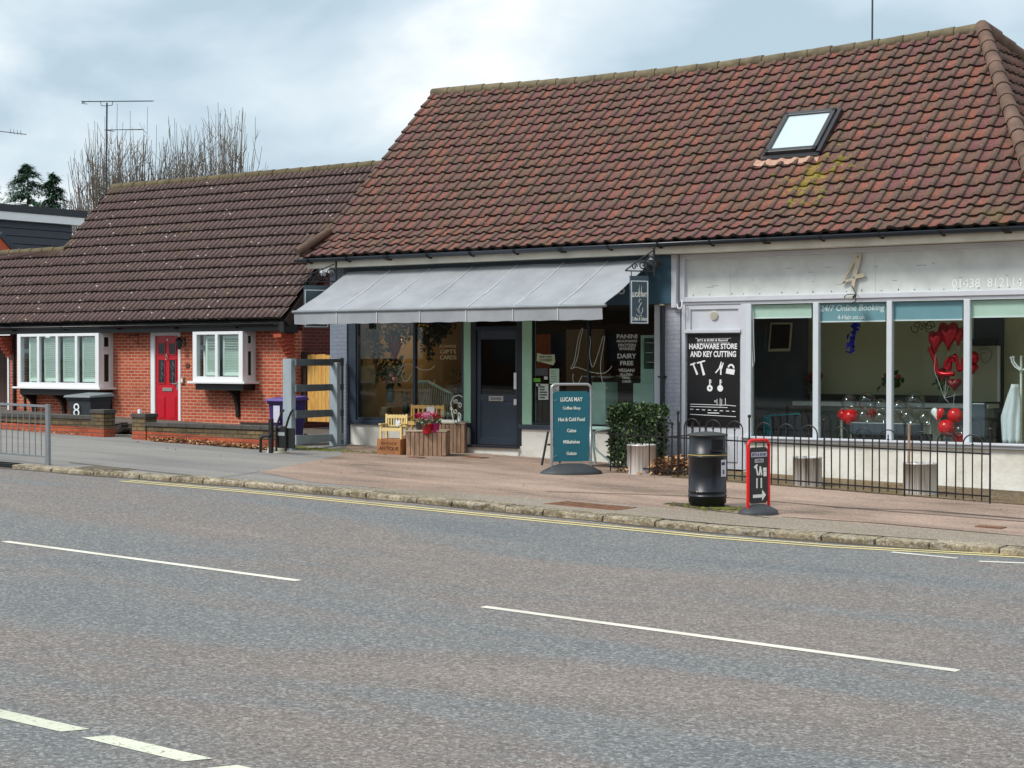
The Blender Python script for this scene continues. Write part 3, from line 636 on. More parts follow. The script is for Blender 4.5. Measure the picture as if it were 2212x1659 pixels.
text('BITS & BOBS & Beyond', pr(.2), pr(.78), pz(.09), pz(.055), yp, wl, poster, off=.01)
text('HARDWARE STORE', pr(.04), pr(.96), pz(.165), pz(.105), yp, wl, poster, off=.03)
text('AND KEY CUTTING', pr(.06), pr(.94), pz(.25), pz(.185), yp, wl, poster, off=.03)
pic = MB()
def blob(pts): pic.prism([(pr(a), pz(b_)) for a, b_ in pts], yp, yp+.003)
blob([(.16, .045), (.21, .045), (.19, .05), (.8, .05), (.84, .045), (.84, .048), (.8, .053), (.16, .05)]); blob([(.16, .098), (.8, .096), (.84, .1), (.8, .099), (.2, .101)])
def stroke(a, b_, w_, dw=0): # fat line in poster units (metres-ish)
    A = Vector((pr(a[0]), 0, pz(a[1]))); B = Vector((pr(b_[0]), 0, pz(b_[1]))); d = (B-A).normalized(); n_ = Vector((-d.z, 0, d.x))
    w_ *= .72; w0 = w_*PW/2; w1 = (w_+dw)*PW/2; pic.prism([(A.x+n_.x*w0, A.z+n_.z*w0), (A.x-n_.x*w0, A.z-n_.z*w0), (B.x-n_.x*w1, B.z-n_.z*w1), (B.x+n_.x*w1, B.z+n_.z*w1)], yp-.001*random.random(), yp+.003)
def disc(cx_, cz_, r, hole=0, n=18, a0=0, a1=2*math.pi):
    o = [(pr(cx_)+PW*r*math.cos(a0+(a1-a0)*i/n), pz(cz_)+PW*r*math.sin(a0+(a1-a0)*i/n)) for i in range(n+1)]; i_ = [(pr(cx_)+PW*hole*math.cos(a0+(a1-a0)*i/n), pz(cz_)+PW*hole*math.sin(a0+(a1-a0)*i/n)) for i in range(n+1)]
    for i in range(n): pic.prism([o[i], o[i+1], i_[i+1], i_[i]], yp, yp+.003)
stroke((.12, .33), (.2, .44), .035, .012); stroke((.06, .335), (.16, .315), .035); stroke((.26, .30), (.33, .445), .04, .015); stroke((.19, .315), (.35, .29), .035, .0)
stroke((.66, .3), (.63, .37), .022, .02); stroke((.7, .31), (.66, .37), .022, .02); stroke((.64, .36), (.55, .42), .035, -.005); stroke((.655, .36), (.65, .44), .035, .0)
blob([(.76, .37), (.92, .385), (.9, .44), (.745, .425)]); disc(.845, .365, .065, .035, 14, -.2, math.pi-.1)
for kx in (.44, .64): stroke((kx, .49), (kx, .56), .03); disc(kx, .585, .055, .018 if kx < .5 else .0); stroke((kx, .5), (kx+.03, .5), .02); stroke((kx, .52), (kx+.035, .52), .02)
for a, b_ in (((.06, .76), (.76, .765)), ((.06, .785), (.78, .79)), ((.06, .87), (.94, .885)), ((.58, .7), (.58, .765)), ((.64, .69), (.64, .78)), ((.74, .69), (.74, .765)), ((.74, .762), (.94, .772)), ((.67, .7), (.67, .77))): stroke(a, b_, .012)
for i in range(8): stroke((.06+.115*i, .815+.002*i), (.12+.115*i, .816+.002*i), .015)
stroke((.4, .85), (.62, .852), .02); stroke((.53, .715), (.56, .735), .01); stroke((.56, .715), (.53, .735), .01)
pic.build('pictogram', wl, poster)
# salon windows
ZS = CZ-1.265; ZT = CZ+.89
q = MB()
for a, b_ in ((1610, 1622), (1755.5, 1767.5), (1914.5, 1926), (2081, 2094.5)): q.box(X(a, YS), X(b_, YS), YS, YS+.1, ZS, zf0-.046)
q.box(XE-.1, XE, YS, YS+.1, ZS, zf0-.046); q.box(X(1622, YS), XE-.1, YS+.005, YS+.095, ZT, zf0-.046)
sw = q.build('window', M('frame_pale_grey', C(200, 208, 214), .4, .04), shop, bevel=.006)
q = MB(); q.box(X(1604, YS), XE+.05, YS-.09, YS+.1, ZS-.035, ZS-.001).box(X(1606, YS), XE+.03, YS-.05, YS+.02, ZS-.085, ZS-.036); q.build('sill', salonp, sw, bevel=.008)
for a, b_ in ((1622, 1755.5), (1767.5, 1914.5), (1926, 2081), (2094.5, 2260)):
    x1 = min(X(b_, YS), XE-.1); q = MB(); q.box(X(a, YS)+.001, x1-.001, YS+.05, YS+.056, ZS+.001, ZT-.001); q.build('pane', glass, sw)
blg = M('pale_green_blind', C(196, 214, 202), .7, .05); blb = M('blue_window_band', C(124, 160, 174), .6, .1, 2)
for a, b_, z0, mt, nm_ in ((1624, 1754, 686, blg, 'blind'), (1768.5, 1914, 694, blb, 'banner'), (1927, 2080, 691, blb, 'banner'), (2095.5, 2255, 684, blg, 'blind')):
    x1 = min(X(b_, YS+.1), XE-.12); zz = P(a, z0, YS+.1).z; q = MB(); q.box(X(a, YS+.1), x1, YS+.08, YS+.09, zz, ZT-.01); bo = q.build(nm_, mt, sw)
    q = MB(); q.box(X(a, YS+.1), x1, YS+.07, YS+.1, zz-.02, zz); q.build('bottom_bar', upvc, bo)
    if a == 1768.5:
        text('24/7 Online Booking', X(1773, YS+.1), X(1912, YS+.1), P(1840, 676, YS+.1).z, P(1840, 658, YS+.1).z, YS+.076, wl, bo, shear=.15, off=.015)
        text('4-Hair.co.uk', X(1810, YS+.1), X(1870, YS+.1), P(1840, 690, YS+.1).z, P(1840, 680, YS+.1).z, YS+.076, wl, bo, off=.02)
# cords
q = MB(); p0 = P(1627, 700, YS-.01); q.tube([P(1627, 670, YS+.03), P(1628, 730, YS+.03), P(1630, 780, YS+.03), P(1626, 793, YS+.03), P(1625, 760, YS+.03)], .004, 4); q.build('blind_cord', upvc, sw)
# ------------------------------------------------------------------ rooms behind the glass
FL = CZ-1.62
olive = M('olive_wall', C(214, 212, 178), .8, .06, 1.2); slate = M('slate_wall', C(84, 92, 104), .7, .1); tanw = M('tan_wall', C(140, 122, 90), .8, .12, 1.5)
q = MB(); xd0, xs0, xs1 = X(757)+.05, X(1470), XR-.46
YB = 27.95
q.box(xs0, xs1, YB, YB+.1, FL, CZ+1.74); q.box(xs0-.0, xs0+.1, FY+.3, YB, FL, CZ+1.74); q.box(xs1, xs1+.01, FY+.3, YB, FL, CZ+1.74); q.build('salon_wall', olive, shop)
q = MB(); q.box(X(1612, 27.5), P(1735, 775, 27.5).x, 27.5, 27.7, FL, CZ+1.5); q.build('dark_partition', slate, shop)
q = MB(); q.box(P(2108, 775, 28).x, P(2172, 775, 28).x, 27.9, 27.94, FL, CZ+1.5); q.build('dark_partition', slate, shop)
q = MB(); q.box(xd0, xs1, FY+.12, YB+2, FL-.05, FL).box(X(1006), X(1135), FY+.12, FY+1, FL, FL+.02); q.build('floor', M('shop_floor', C(188, 178, 160), .5, .15, 2), shop)
q = MB(); q.box(xd0, xs1, FY+.12, YB+2, CZ+1.3, CZ+1.35); q.build('ceiling', M('ceiling', C(225, 222, 212), .8, .05), shop)
q = MB(); xc1 = X(1414); q.box(xd0, P(1010, 775, 29).x, 29.0, 29.1, FL, CZ+1.3).box(xd0-.05, xd0, FY+.3, 29, FL, CZ+1.3); q.build('cafe_wall', tanw, shop)
q = MB(); q.box(P(1010, 775, 29).x+.01, xs0-.01, 29.4, 29.5, FL, CZ+1.3).box(xs0-.12, xs0-.02, FY+.3, 29.4, FL, CZ+1.3); q.build('cafe_wall', M('charcoal_wall', C(34, 32, 30), .8, .2), shop)
q = MB(); q.box(P(1150, 775, 28).x, P(1233, 775, 28).x, 29.2, 29.3, FL, P(1200, 712, 29.2).z); bd = q.build('inner_door', M('taupe_door', C(112, 106, 94), .6, .1), shop)
q = MB(); a = P(1182, 775, 29.1).x; q.box(a-.5, a+.05, 29.15, 29.19, P(1180, 812, 29.1).z, P(1180, 722, 29.1).z); q.build('panel', M('terracotta_panel', C(120, 58, 30), .6, .2), bd)
# cafe contents
def at(px, py, Y): return P(px, py, Y)
q = MB(); a, b_ = X(905, 28.6), X(1000, 28.6); amb = M('amber_wall', C(160, 92, 24), .7, .2, 1.2); q.box(a, b_, 28.3, 28.35, FL, CZ+1.3); q.build('amber_wall', amb, shop)
q = MB(); q.box(X(903, 27.6), X(913, 27.6), 27.5, 27.62, at(908, 812, 27.6).z, CZ+.95); tag(q.build('light_panel', M('lit_amber_column', C(232, 176, 60), .5, .15, 2, emit=.35)), 'glowing amber light column inside the cafe window', 'lamp')
lp = thing('pendant_lamp', 'warm pendant lamp glowing inside the cafe left window', 'lamp', at(940, 712, 26.6))
p = at(940, 712, 26.6); q = MB(); q.cyl(p+Vector((0, 0, .12)), (p.x, p.y, CZ+1.29), .006, n=5); q.build('cord', black, lp)
q = MB(); q.lathe(p, [(.03, .14), (.05, .12), (.13, .0), (.12, .0), (.04, .11)], 16); q.build('lamp_shade', blackm, lp)
q = MB(); q.ball(p+Vector((0, 0, .0)), .045); q.build('bulb', M('warm_bulb', (1, .6, .25, 1), emit=8), lp)
pl = bpy.data.lights.new('lamp_light', 'POINT'); pl.energy = 11; pl.color = (1, .62, .28); pl.shadow_soft_size = .1; plo = bpy.data.objects.new('lamp_light', pl); scene.collection.objects.link(plo); plo.location = p-Vector((0, 0, .16))
leafd = M('dark_leaf', C(36, 58, 34), .6, .4, 6); stemm = M('stem', C(50, 60, 34), .7, .2)
def leaves(mb, rr, c, rad, n, size, droop=0, shell=0):
    for _ in range(n):
        d = Vector((rr.gauss(0, 1), rr.gauss(0, 1), rr.gauss(0, 1))).normalized()*(rr.random()**(.33 if not shell else .12))
        p_ = Vector((c[0]+d.x*rad[0], c[1]+d.y*rad[1], c[2]+d.z*rad[2])); a_ = Vector((rr.gauss(0, 1), rr.gauss(0, 1), rr.gauss(0, 1)-droop)).normalized(); b__ = a_.cross(Vector((rr.gauss(0, 1), rr.gauss(0, 1), rr.gauss(0, 1)))).normalized()
        L_ = size*rr.uniform(.6, 1.3); w_ = L_*.3; nn_ = a_.cross(b__)*L_*.12
        mb.add([p_, p_+a_*L_*.5+b__*w_+nn_, p_+a_*L_, p_+a_*L_*.5-b__*w_+nn_], [(0, 1, 2, 3)])
rr = random.Random(11)
gar = thing('leaf_garland', 'dark leafy garland hanging along the top of the cafe left window', 'garland', at(870, 700, 25.5))
q = MB()
for px, py, a_, b__, n_ in ((800, 712, .35, .22, 260), (860, 715, .4, .25, 300), (930, 712, .45, .28, 360), (958, 705, .3, .15, 150), (812, 745, .12, .3, 120), (848, 742, .1, .25, 90), (924, 745, .1, .3, 110), (790, 730, .1, .3, 100), (945, 720, .15, .2, 100)):
    leaves(q, rr, at(px, py, 25.55), (a_, .15, b__), n_, .09, .5)
q.build('leaves', leafd, gar, recalc=False)
q = MB(); q.tube([at(785, 705, 25.5), at(850, 698, 25.5), at(930, 699, 25.5), at(975, 702, 25.5)], .012, 5); q.build('stem', stemm, gar)
def heart(mb, c, wd, ht, dp, n=28):
    # puffy heart from stacked outlines
    pts = []
    for i in range(n):
        t = 2*math.pi*i/n; pts.append((16*math.sin(t)**3/17, (13*math.cos(t)-5*math.cos(2*t)-2*math.cos(3*t)-math.cos(4*t)+2.5)/15))
    L_ = [(.0, 1), (.35, .97), (.7, .82), (.92, .5), (1, .0)]; v = []
    for sgn in (-1, 1):
        for dd, s_ in (L_ if sgn < 0 else L_): v += [(c[0]+a_*wd/2*s_, c[1]+sgn*dd*dp/2, c[2]+b__*ht/2*s_) for a_, b__ in pts]
    k_ = len(L_); fs = []
    for h_ in range(2):
        for i in range(k_-1):
            for j in range(n): a_ = h_*k_*n+i*n; fs.append((a_+j, a_+(j+1) % n, a_+n+(j+1) % n, a_+n+j))
    mb.add(v, fs, True); return mb
foil = M('red_foil', C(190, 6, 30), .2, .1, 6, metal=.45, bmp=.1, bsc=12); redb = M('red_latex', C(214, 14, 24), .2, .04)
clr = bpy.data.materials.new('clear_balloon'); clr.use_nodes = True; nt = clr.node_tree; nt.nodes.clear()
o_ = nt.nodes.new('ShaderNodeOutputMaterial'); t_ = nt.nodes.new('ShaderNodeBsdfTransparent'); g_ = nt.nodes.new('ShaderNodeBsdfGlossy'); g_.inputs['Roughness'].default_value = .06; t_.inputs[0].default_value = (.9, .92, .92, 1)
lw = nt.nodes.new('ShaderNodeLayerWeight'); lw.inputs[0].default_value = .35; mx = nt.nodes.new('ShaderNodeMixShader'); nt.links.new(math_(nt, 'ADD', math_(nt, 'MULTIPLY', lw.outputs['Facing'], .75), .06), mx.inputs[0]); nt.links.new(t_.outputs[0], mx.inputs[1]); nt.links.new(g_.outputs[0], mx.inputs[2]); nt.links.new(mx.outputs[0], o_.inputs[0])
q = MB(); c = at(853, 752, 25.5); heart(q, c, .34, .62, .12); hb = q.build('heart_balloon', M('dark_red_foil', C(120, 16, 22), .3, .1, metal=.4)); tag(hb, 'dark red heart balloon under the leafy garland in the cafe left window', 'balloon')
script = M('white_window_vinyl', C(196, 196, 190), .5, .02)
def vinyl(pts_sets, z=.0, nm_='window_script', parent=None, r=.006, Y=FY+.04, mat=script, lab=None, cat='window lettering'):
    q = MB()
    for pts in pts_sets:
        P_ = [at(a_, b__, Y) for a_, b__ in pts]; sm = []
        for i in range(len(P_)-1):
            p0 = P_[max(i-1, 0)]; p1 = P_[i]; p2 = P_[i+1]; p3 = P_[min(i+2, len(P_)-1)]
            for j in range(5):
                t = j/5; sm.append(.5*((2*p1)+(-p0+p2)*t+(2*p0-5*p1+4*p2-p3)*t*t+(-p0+3*p1-3*p2+p3)*t**3))
        sm.append(P_[-1]); q.tube(sm, r, 5)
    return q.build(nm_, mat, parent)
z2 = lambda a_, b__: (548.6+.3307*a_, 493.7+.3307*b__); z3 = lambda a_, b__: (1042.3+.3307*a_, 493.7+.3307*b__)
vinyl([[z2(985, 850), z2(965, 900), z2(940, 920)], [z2(1180, 895), z2(1150, 920), z2(1090, 920), z2(1030, 888), z2(985, 888), z2(960, 920), z2(935, 960)], [z2(985, 920), z2(965, 960), z2(980, 995), z2(1005, 990), z2(1030, 950)], [z2(1010, 650), z2(1000, 740), z2(960, 800)], [z2(1180, 990), z2(1165, 1018), z2(1140, 1005)]], parent=cw1)
vinyl([[z3(590, 915), z3(620, 840), z3(640, 720), z3(655, 665), z3(648, 655), z3(625, 720), z3(600, 860), z3(577, 915), z3(610, 905), z3(660, 920), z3(720, 940), z3(790, 945), z3(830, 920), z3(843, 898)],
       [z3(650, 960), z3(625, 1010), z3(603, 1015), z3(590, 985), z3(592, 950)],
       [z3(690, 800), z3(690, 730), z3(700, 705), z3(705, 740), z3(700, 830), z3(720, 905), z3(760, 800), z3(785, 715), z3(797, 705), z3(795, 740), z3(772, 870), z3(775, 960), z3(795, 1030), z3(818, 1042)]], parent=cw2)
def words(lst, par, Yt=FY+.045, mat=script):
    for s_, a0, a1, b0, b1 in lst: text(s_, at(a0, 775, Yt).x, at(a1, 775, Yt).x, at((a0+a1)/2, b1, Yt).z, at((a0+a1)/2, b0, Yt).z, Yt, mat, par, off=.012)
def w3(s_, a0, a1, b0, b1): return (s_, 1042.3+.3307*a0, 1042.3+.3307*a1, 493.7+.3307*b0, 493.7+.3307*b1)
def w2(s_, a0, a1, b0, b1): return (s_, 548.6+.3307*a0, 548.6+.3307*a1, 493.7+.3307*b0, 493.7+.3307*b1)
words([w3('PANINI', 877, 1010, 690, 718), w3('MILKSHAKES', 877, 1010, 727, 743), w3('PROTEIN', 887, 1000, 752, 772), w3('SHAKES', 892, 996, 775, 794), w3('DAIRY', 882, 1003, 817, 848), w3('FREE', 900, 985, 865, 893), w3('VEGAN/', 888, 995, 915, 937), w3('GLUTEN', 900, 978, 946, 961), w3('FREE', 915, 964, 969, 983), w3('CAKES', 912, 970, 991, 1006)], cw2)
words([w2('FLOWERS', 1213, 1320, 760, 778), w2('GIFTS', 1215, 1321, 790, 817), w2('CARDS', 1215, 1323, 828, 855)], cw1, mat=M('gold_vinyl', C(176, 156, 116)))
words([w2('HARMONY', 770, 890, 775, 808)], cw1, Yt=FY+.25, mat=M('dark_vinyl', C(40, 36, 28)))
# closed banner, papers
def card(pts, Y, mat, name='notice', parent=None, th=.004):
    q = MB(); q.prism([(at(a_, b__, Y).x, at(a_, b__, Y).z) for a_, b__ in pts], Y, Y+th); return q.build(name, mat, parent)
paper = M('paper', C(196, 204, 196), .7, .06, 12); paperg = M('pale_green_paper', C(170, 196, 176), .7, .08, 12)
yg = FY+.045
cl = card([z3(357, 812), z3(400, 825), z3(470, 822), z3(474, 870), z3(462, 893), z3(430, 885), z3(354, 865)], yg, M('cream_banner', C(176, 184, 150), .6, .08, 8), 'closed_sign')
tag(cl, 'cream ribbon-shaped sign reading CLOSED in the cafe right window', 'sign')
words([w3("SORRY WE'RE", 372, 452, 832, 843), w3('CLOSED', 368, 455, 850, 868)], cl, FY+.038, M('dark_print', C(20, 40, 26)))
for k_, (a0, a1, b0, b1, mt, lb) in enumerate(((438, 500, 915, 1015, paperg, 'pale green notice, upper right of the papers in the cafe window'), (442, 500, 1022, 1076, paper, 'white notice below the pale green one in the cafe window'), (365, 430, 1015, 1118, paper, 'poster with sketches below the green sticker in the cafe window'), (325, 378, 978, 1002, M('lime_sticker', C(92, 160, 40), .5), 'small lime green sticker in the cafe right window'), (350, 378, 1013, 1030, paper, 'small white sticker under the lime green one'), (341, 425, 912, 960, M('grey_sticker', C(66, 68, 74)), 'dark grey sticker under the closed sign'), (402, 425, 966, 986, paper, 'tiny white square sticker under the dark grey one'))):
    o = card([z3(a0, b0), z3(a1, b0), z3(a1, b1), z3(a0, b1)], yg, mt, 'notice'); tag(o, lb, 'notice', 'papers stuck in the cafe window')
    if k_ in (0, 2, 1, 5):
        q = MB(); ln = M('print_grey', C(70, 84, 80)); rr2 = random.Random(k_)
        for j in range(5):
            t = (j+1)/6; pa, pb = z3(a0+8, b0+(b1-b0)*t), z3(a1-rr2.uniform(8, 25), b0+(b1-b0)*t); A, B = at(*pa, yg), at(*pb, yg); hz = .006 if k_ != 2 else .02
            q.box(A.x, B.x, yg-.003, yg, A.z-hz, A.z+hz*.4)
        q.build('print', ln, o)
# counter, fridge
q = MB(); q.box(at(1282, 800, 26.4).x, at(1395, 800, 26.4).x, 26.4, 27.0, FL, at(1330, 817, 26.4).z); o = q.build('counter', M('counter_dark', C(52, 50, 44), .5)); tag(o, 'dark serving counter with plates inside the cafe right window', 'counter')
q = MB(); q.box(at(1281, 800, 26.38).x, at(1396, 800, 26.38).x, 26.36, 27.02, at(1330, 817, 26.4).z+.001, at(1330, 813, 26.4).z); q.build('worktop', M('olive_worktop', C(110, 108, 70), .4), o)
q = MB(); q.box(at(1279, 800, 25.5).x, at(1308, 800, 25.5).x, 25.5, 25.9, FL, at(1290, 826, 25.5).z); o = q.build('cabinet', M('pale_mint_cabinet', C(186, 220, 206), .4)); tag(o, 'pale mint cabinet inside the cafe window behind the bistro table', 'cabinet')
fr = thing('drinks_fridge', 'tall pale mint drinks fridge at the right edge of the cafe window', 'fridge', at(1402, 870, 25.6))
q = MB(); a, b_ = at(1368, 775, 25.6).x, at(1414, 775, 25.6).x; z0, z1 = at(1390, 828, 25.6).z, at(1390, 724, 25.6).z
q.box(a, b_, 25.6, 26.1, FL, z0); q.box(a+.14, a+.2, 25.62, 26.1, z0, z1); q.box(a+.2, b_, 25.62, 26.1, z1-.05, z1); q.box(a+.2, b_, 26.0, 26.1, z0, z1-.05); q.box(a+.2, b_, 25.62, 26, z0, z0+.25)
mintc = M('fridge_mint', C(170, 204, 190), .4); q.build('body', mintc, fr)
q = MB()
for i in range(3): q.box(a+.2, b_, 25.66, 26, z0+.36+i*.17, z0+.375+i*.17)
q.build('shelf', chrome, fr)
for (px, py, lb) in ((1278, 813, 'left plate of food on the cafe counter'), (1310, 814, 'middle plate of cakes on the cafe counter'), (1350, 812, 'right plate of cakes on the cafe counter')):
    p = at(px, py, 26.2 if px > 1290 else 26.45); t = thing('cake_plate', lb, 'plate', p, group='plates on the cafe counter'); q = MB(); q.lathe(p, [(.05, -.03), (.06, -.025), (.16, .0), (.155, .008), (.0, .0)], 16); q.build('plate', upvc, t); q = MB()
    for i in range(5): q.ball((p.x+.07*math.cos(i*1.3), p.y+.07*math.sin(i*1.3), p.z+.03), .035, n=8, k=5)
    q.build('cake', M('cake_brown', C(124, 76, 48), .7, .3, 20), t)
# items in the cafe left window
def vase(px, py, Y, r, h, mat, label, fl=None, flm=None, name='vase', n=60, sz=.06, grp=None):
    p = at(px, py, Y); t = thing(name, label, 'vase', p, group=grp); q = MB(); q.lathe(p, [(r*.6, 0), (r*.9, h*.2), (r, h*.5), (r*.7, h*.85), (r*.75, h), (r*.65, h)], 16); q.build('pot', mat, t)
    if fl: q = MB(); leaves(q, random.Random(int(px)), p+Vector((0, 0, h+fl[1])), (fl[0], fl[0]*.6, fl[1]), n, sz); q.build('foliage', leafd, t)
    if flm:
        q = MB()
        for c_ in flm[1]: q.ball(p+Vector(c_), flm[2], n=8, k=6)
        q.build('flower', flm[0], t)
    return t
pinkf = M('pink_petals', C(196, 120, 116), .7, .25, 20)
vase(843, 870, 25.8, .09, .34, M('green_glazed', C(60, 80, 72), .3), 'dark vase with pink flowers in the cafe left window', (.32, .28), (pinkf, [(.12, -.1, .55), (.2, -.1, .47), (-.02, -.12, .4)], .055), n=160, sz=.12)
vase(877, 895, 25.7, .07, .22, M('dark_pot', C(30, 32, 30), .4), 'small dark pot with green plant by the window mullion', (.12, .12), None, n=60)
vase(834, 908, 25.45, .13, .26, M('basket_brown', C(98, 82, 56), .7, .3, 20, bmp=.5), 'brown woven bottle vase standing on the cafe window ledge', None, None)
vase(985, 870, 27.5, .12, .3, M('dark_pot2', C(30, 32, 30), .4), 'dark potted plant deep inside the cafe beside the amber wall', (.2, .2), None, n=80)
q = MB(); q.box(X(775, 25.3), X(1000, 25.3), 25.28, 25.95, FL, CZ-1.19); q.build('window_ledge', M('dark_ledge', C(58, 52, 46), .6), shop)
# pale wicker chair behind the glass
wc = thing('wicker_chair', 'pale green wicker chair standing behind the cafe left window', 'chair', at(945, 905, 25.5)); wick = M('pale_wicker', C(168, 184, 170), .6, .15, 30, bmp=.5, bsc=80)
rimp = [at(903, 830-5, 25.75), at(925, 828-4, 25.7), at(950, 838, 25.5), at(975, 850, 25.4), at(982, 856, 25.5)]
q = MB(); q.tube(rimp, .028, 8); q.build('rim', wick, wc); q = MB()
for i in range(24):
    t = i/23*3.99; j = int(t); f_ = t-j; a = rimp[j].lerp(rimp[j+1], f_); q.cyl(a, (a.x*.85+.15*rimp[2].x, a.y, at(940, 903, 25.6).z), .008, n=4)
q.build('side', wick, wc); q = MB(); q.box(rimp[0].x+.1, rimp[4].x-.05, 25.4, 25.8, at(940, 890, 25.6).z-.04, at(940, 890, 25.6).z); q.build('seat', wick, wc)
sc = thing('scroll_stand', 'white wire scroll stand curling beside the cafe window post', 'ornament', at(990, 915, 25.0)); q = MB()
def spiral(mb, c, r0, turns, a0, rad=.008, n=22, sgn=1): mb.tube([c+Vector((r0*(1-i/n*.8)*math.cos(a0+sgn*turns*2*math.pi*i/n), 0, r0*(1-i/n*.8)*math.sin(a0+sgn*turns*2*math.pi*i/n))) for i in range(n+1)], rad, 5)
Y0 = 24.7
q.tube([at(981, 915, Y0), at(976, 890, Y0), at(974, 870, Y0), at(980, 857, Y0), at(992, 853, Y0), at(999, 858, Y0)], .009, 6)
for c_, r_, s_ in (((985, 866), .05, 1), ((993, 876), .055, -1), ((984, 888), .05, 1), ((992, 898), .05, -1), ((975, 884), .035, -1)): spiral(q, at(*c_, Y0), r_, 1.2, 2.6, sgn=s_)
q.build('wire', M('white_wire', C(206, 212, 200)), sc)
# salon contents
bkb = thing('framed_blackboard', 'tilted cream-framed blackboard on the dark wall behind the first salon pane', 'picture', at(1684, 728, 27.3))
z4 = lambda a_, b__: (1426.4+.1984*a_, 493.7+.1984*b__)
o = card([z4(1200, 1025), z4(1430, 1025), z4(1405, 1335), z4(1172, 1340)], 27.4, M('cream_frame', C(236, 228, 200), .5), 'frame', bkb, .04); card([z4(1213, 1043), z4(1412, 1043), z4(1392, 1305), z4(1192, 1310)], 27.38, blackm, 'slate', bkb, .02)
o = card([(1653, 702), (1657, 697), (1655, 755), (1651, 752)], 27.42, M('cream_side_shaded', C(120, 112, 90)), 'side', bkb)  # frame side in darkened cream, its shade put into the colour
tc = thing('teal_chair', 'dark salon chair with bright teal edge at the lower left of the salon window', 'chair', at(1680, 930, 26)); tealm = M('teal_vinyl', C(10, 140, 156), .4); dkv = M('dark_vinyl_seat', C(38, 44, 54), .45, .1)
o = card([(1650, 898), (1661, 898), (1669, 942), (1650, 941)], 26.0, tealm, 'arm', tc, .6); card([(1663, 899), (1728, 893), (1735, 925), (1735, 950), (1670, 950)], 26.02, dkv, 'backrest', tc, .5)
q = MB(); q.tube([at(1656, 898, 26), at(1728, 894, 26)], .014, 6); q.build('piping', tealm, tc)
cnt = thing('salon_counter', 'long white topped counter across the back of the salon', 'counter', at(1930, 900, 27)); q = MB(); a, b_ = at(1712, 775, 27.2).x, at(2135, 775, 27.2).x; zt = at(1850, 869, 27.2).z
q.box(a, b_, 27.2, 27.7, zt-.07, zt); q.build('top', upvc, cnt); q = MB(); q.box(at(1768, 775, 27.3).x, b_-.05, 27.3, 27.6, FL, zt-.07); q.build('front', M('grey_green_front', C(88, 104, 100), .5), cnt); q = MB(); q.box(a, b_, 27.75, 27.9, zt, zt+.12); q.build('upstand', M('dark_upstand', C(60, 62, 58)), cnt)
dc = thing('display_cabinet', 'low glass display cabinet with pale frame full of balloons in the salon', 'cabinet', at(1930, 920, 26.3)); q = MB(); a, b_ = at(1816, 775, 26.5).x, at(2012, 775, 26.5).x; zt2 = at(1900, 883, 26.5).z
q.box(a, b_, 26.5, 26.9, zt2-.02, zt2).box(a, a+.03, 26.5, 26.53, FL, zt2-.02).box(b_-.03, b_, 26.5, 26.53, FL, zt2-.02).box(a, b_, 26.88, 26.9, FL, zt2-.02); q.build('frame', M('cabinet_frame', C(170, 172, 160), .4), dc)
Z7 = lambda a_, b__: (1755.5+.2481*a_, 795.5+.2481*b__)
def balloon(px, py, rpx, Y, mat, lab, grp, st=1.08):
    p = at(px, py, Y); r = rpx*S(px, Y); t = thing('balloon', lab, 'balloon', p, group=grp); q = MB(); q.ball(p, r, r, r*st, 20, 12); q.build('skin', mat, t)
    q = MB(); q.lathe((p.x, p.y, p.z-r*st-.015), [(.014, 0), (.006, .01), (.014, .02)], 8); q.build('knot', mat, t)
cb = 'clear balloons in the salon window'
for i, (px, py, r, Y, lb) in enumerate(((1873, 867, 19, 26.3, 'large clear balloon, second from left of the upper clear balloons'), (1834, 870, 17, 26.3, 'clear balloon at the far left of the upper row'), (1903, 876, 14, 26.2, 'clear balloon just left of the middle white window post, upper row'), (1942, 882, 16, 26.2, 'clear balloon just right of the middle white window post, upper row'), (1977, 868, 21, 26.3, 'largest clear balloon standing above the display cabinet on the right'), (1868, 901, 18, 26.0, 'pinkish clear balloon right beside the red balloons in the lower row'), (1904, 903, 16, 26.0, 'clear balloon against the middle window post, lower row'), (1962, 903, 18, 26.0, 'clear balloon under the largest one, lower row'), (1998, 905, 15, 26.0, 'clear balloon at the right end of the display cabinet'), (2073, 930, 11, 25.55, 'small clear balloon below the round red balloon on a string'), (2102, 907, 18, 25.7, 'clear balloon right of the last window post'), (2048, 950, 15, 25.6, 'clear balloon at the foot of the red balloons'))): balloon(px, py, r, Y, clr, lb, cb)
for px, py, r, Y, lb in ((1838, 901, 18, 26.15, 'round red balloon at the left end of the display cabinet'), (1822, 896, 13, 26.4, 'red balloon half hidden at the far left of the cabinet'), (2063, 897, 16.5, 25.6, 'round red balloon beside the half white heart'), (2044, 923, 17.5, 25.5, 'wide red balloon, middle of the hanging group'), (2068, 945, 13, 25.75, 'red balloon lowest beside the last window post'), (2088, 945, 16, 25.8, 'red balloon seen past the last window post'), (1882, 893, 11, 26.4, 'dull red balloon behind the clear ones')): balloon(px, py, r, Y, redb, lb, 'red balloons in the salon window', .97)
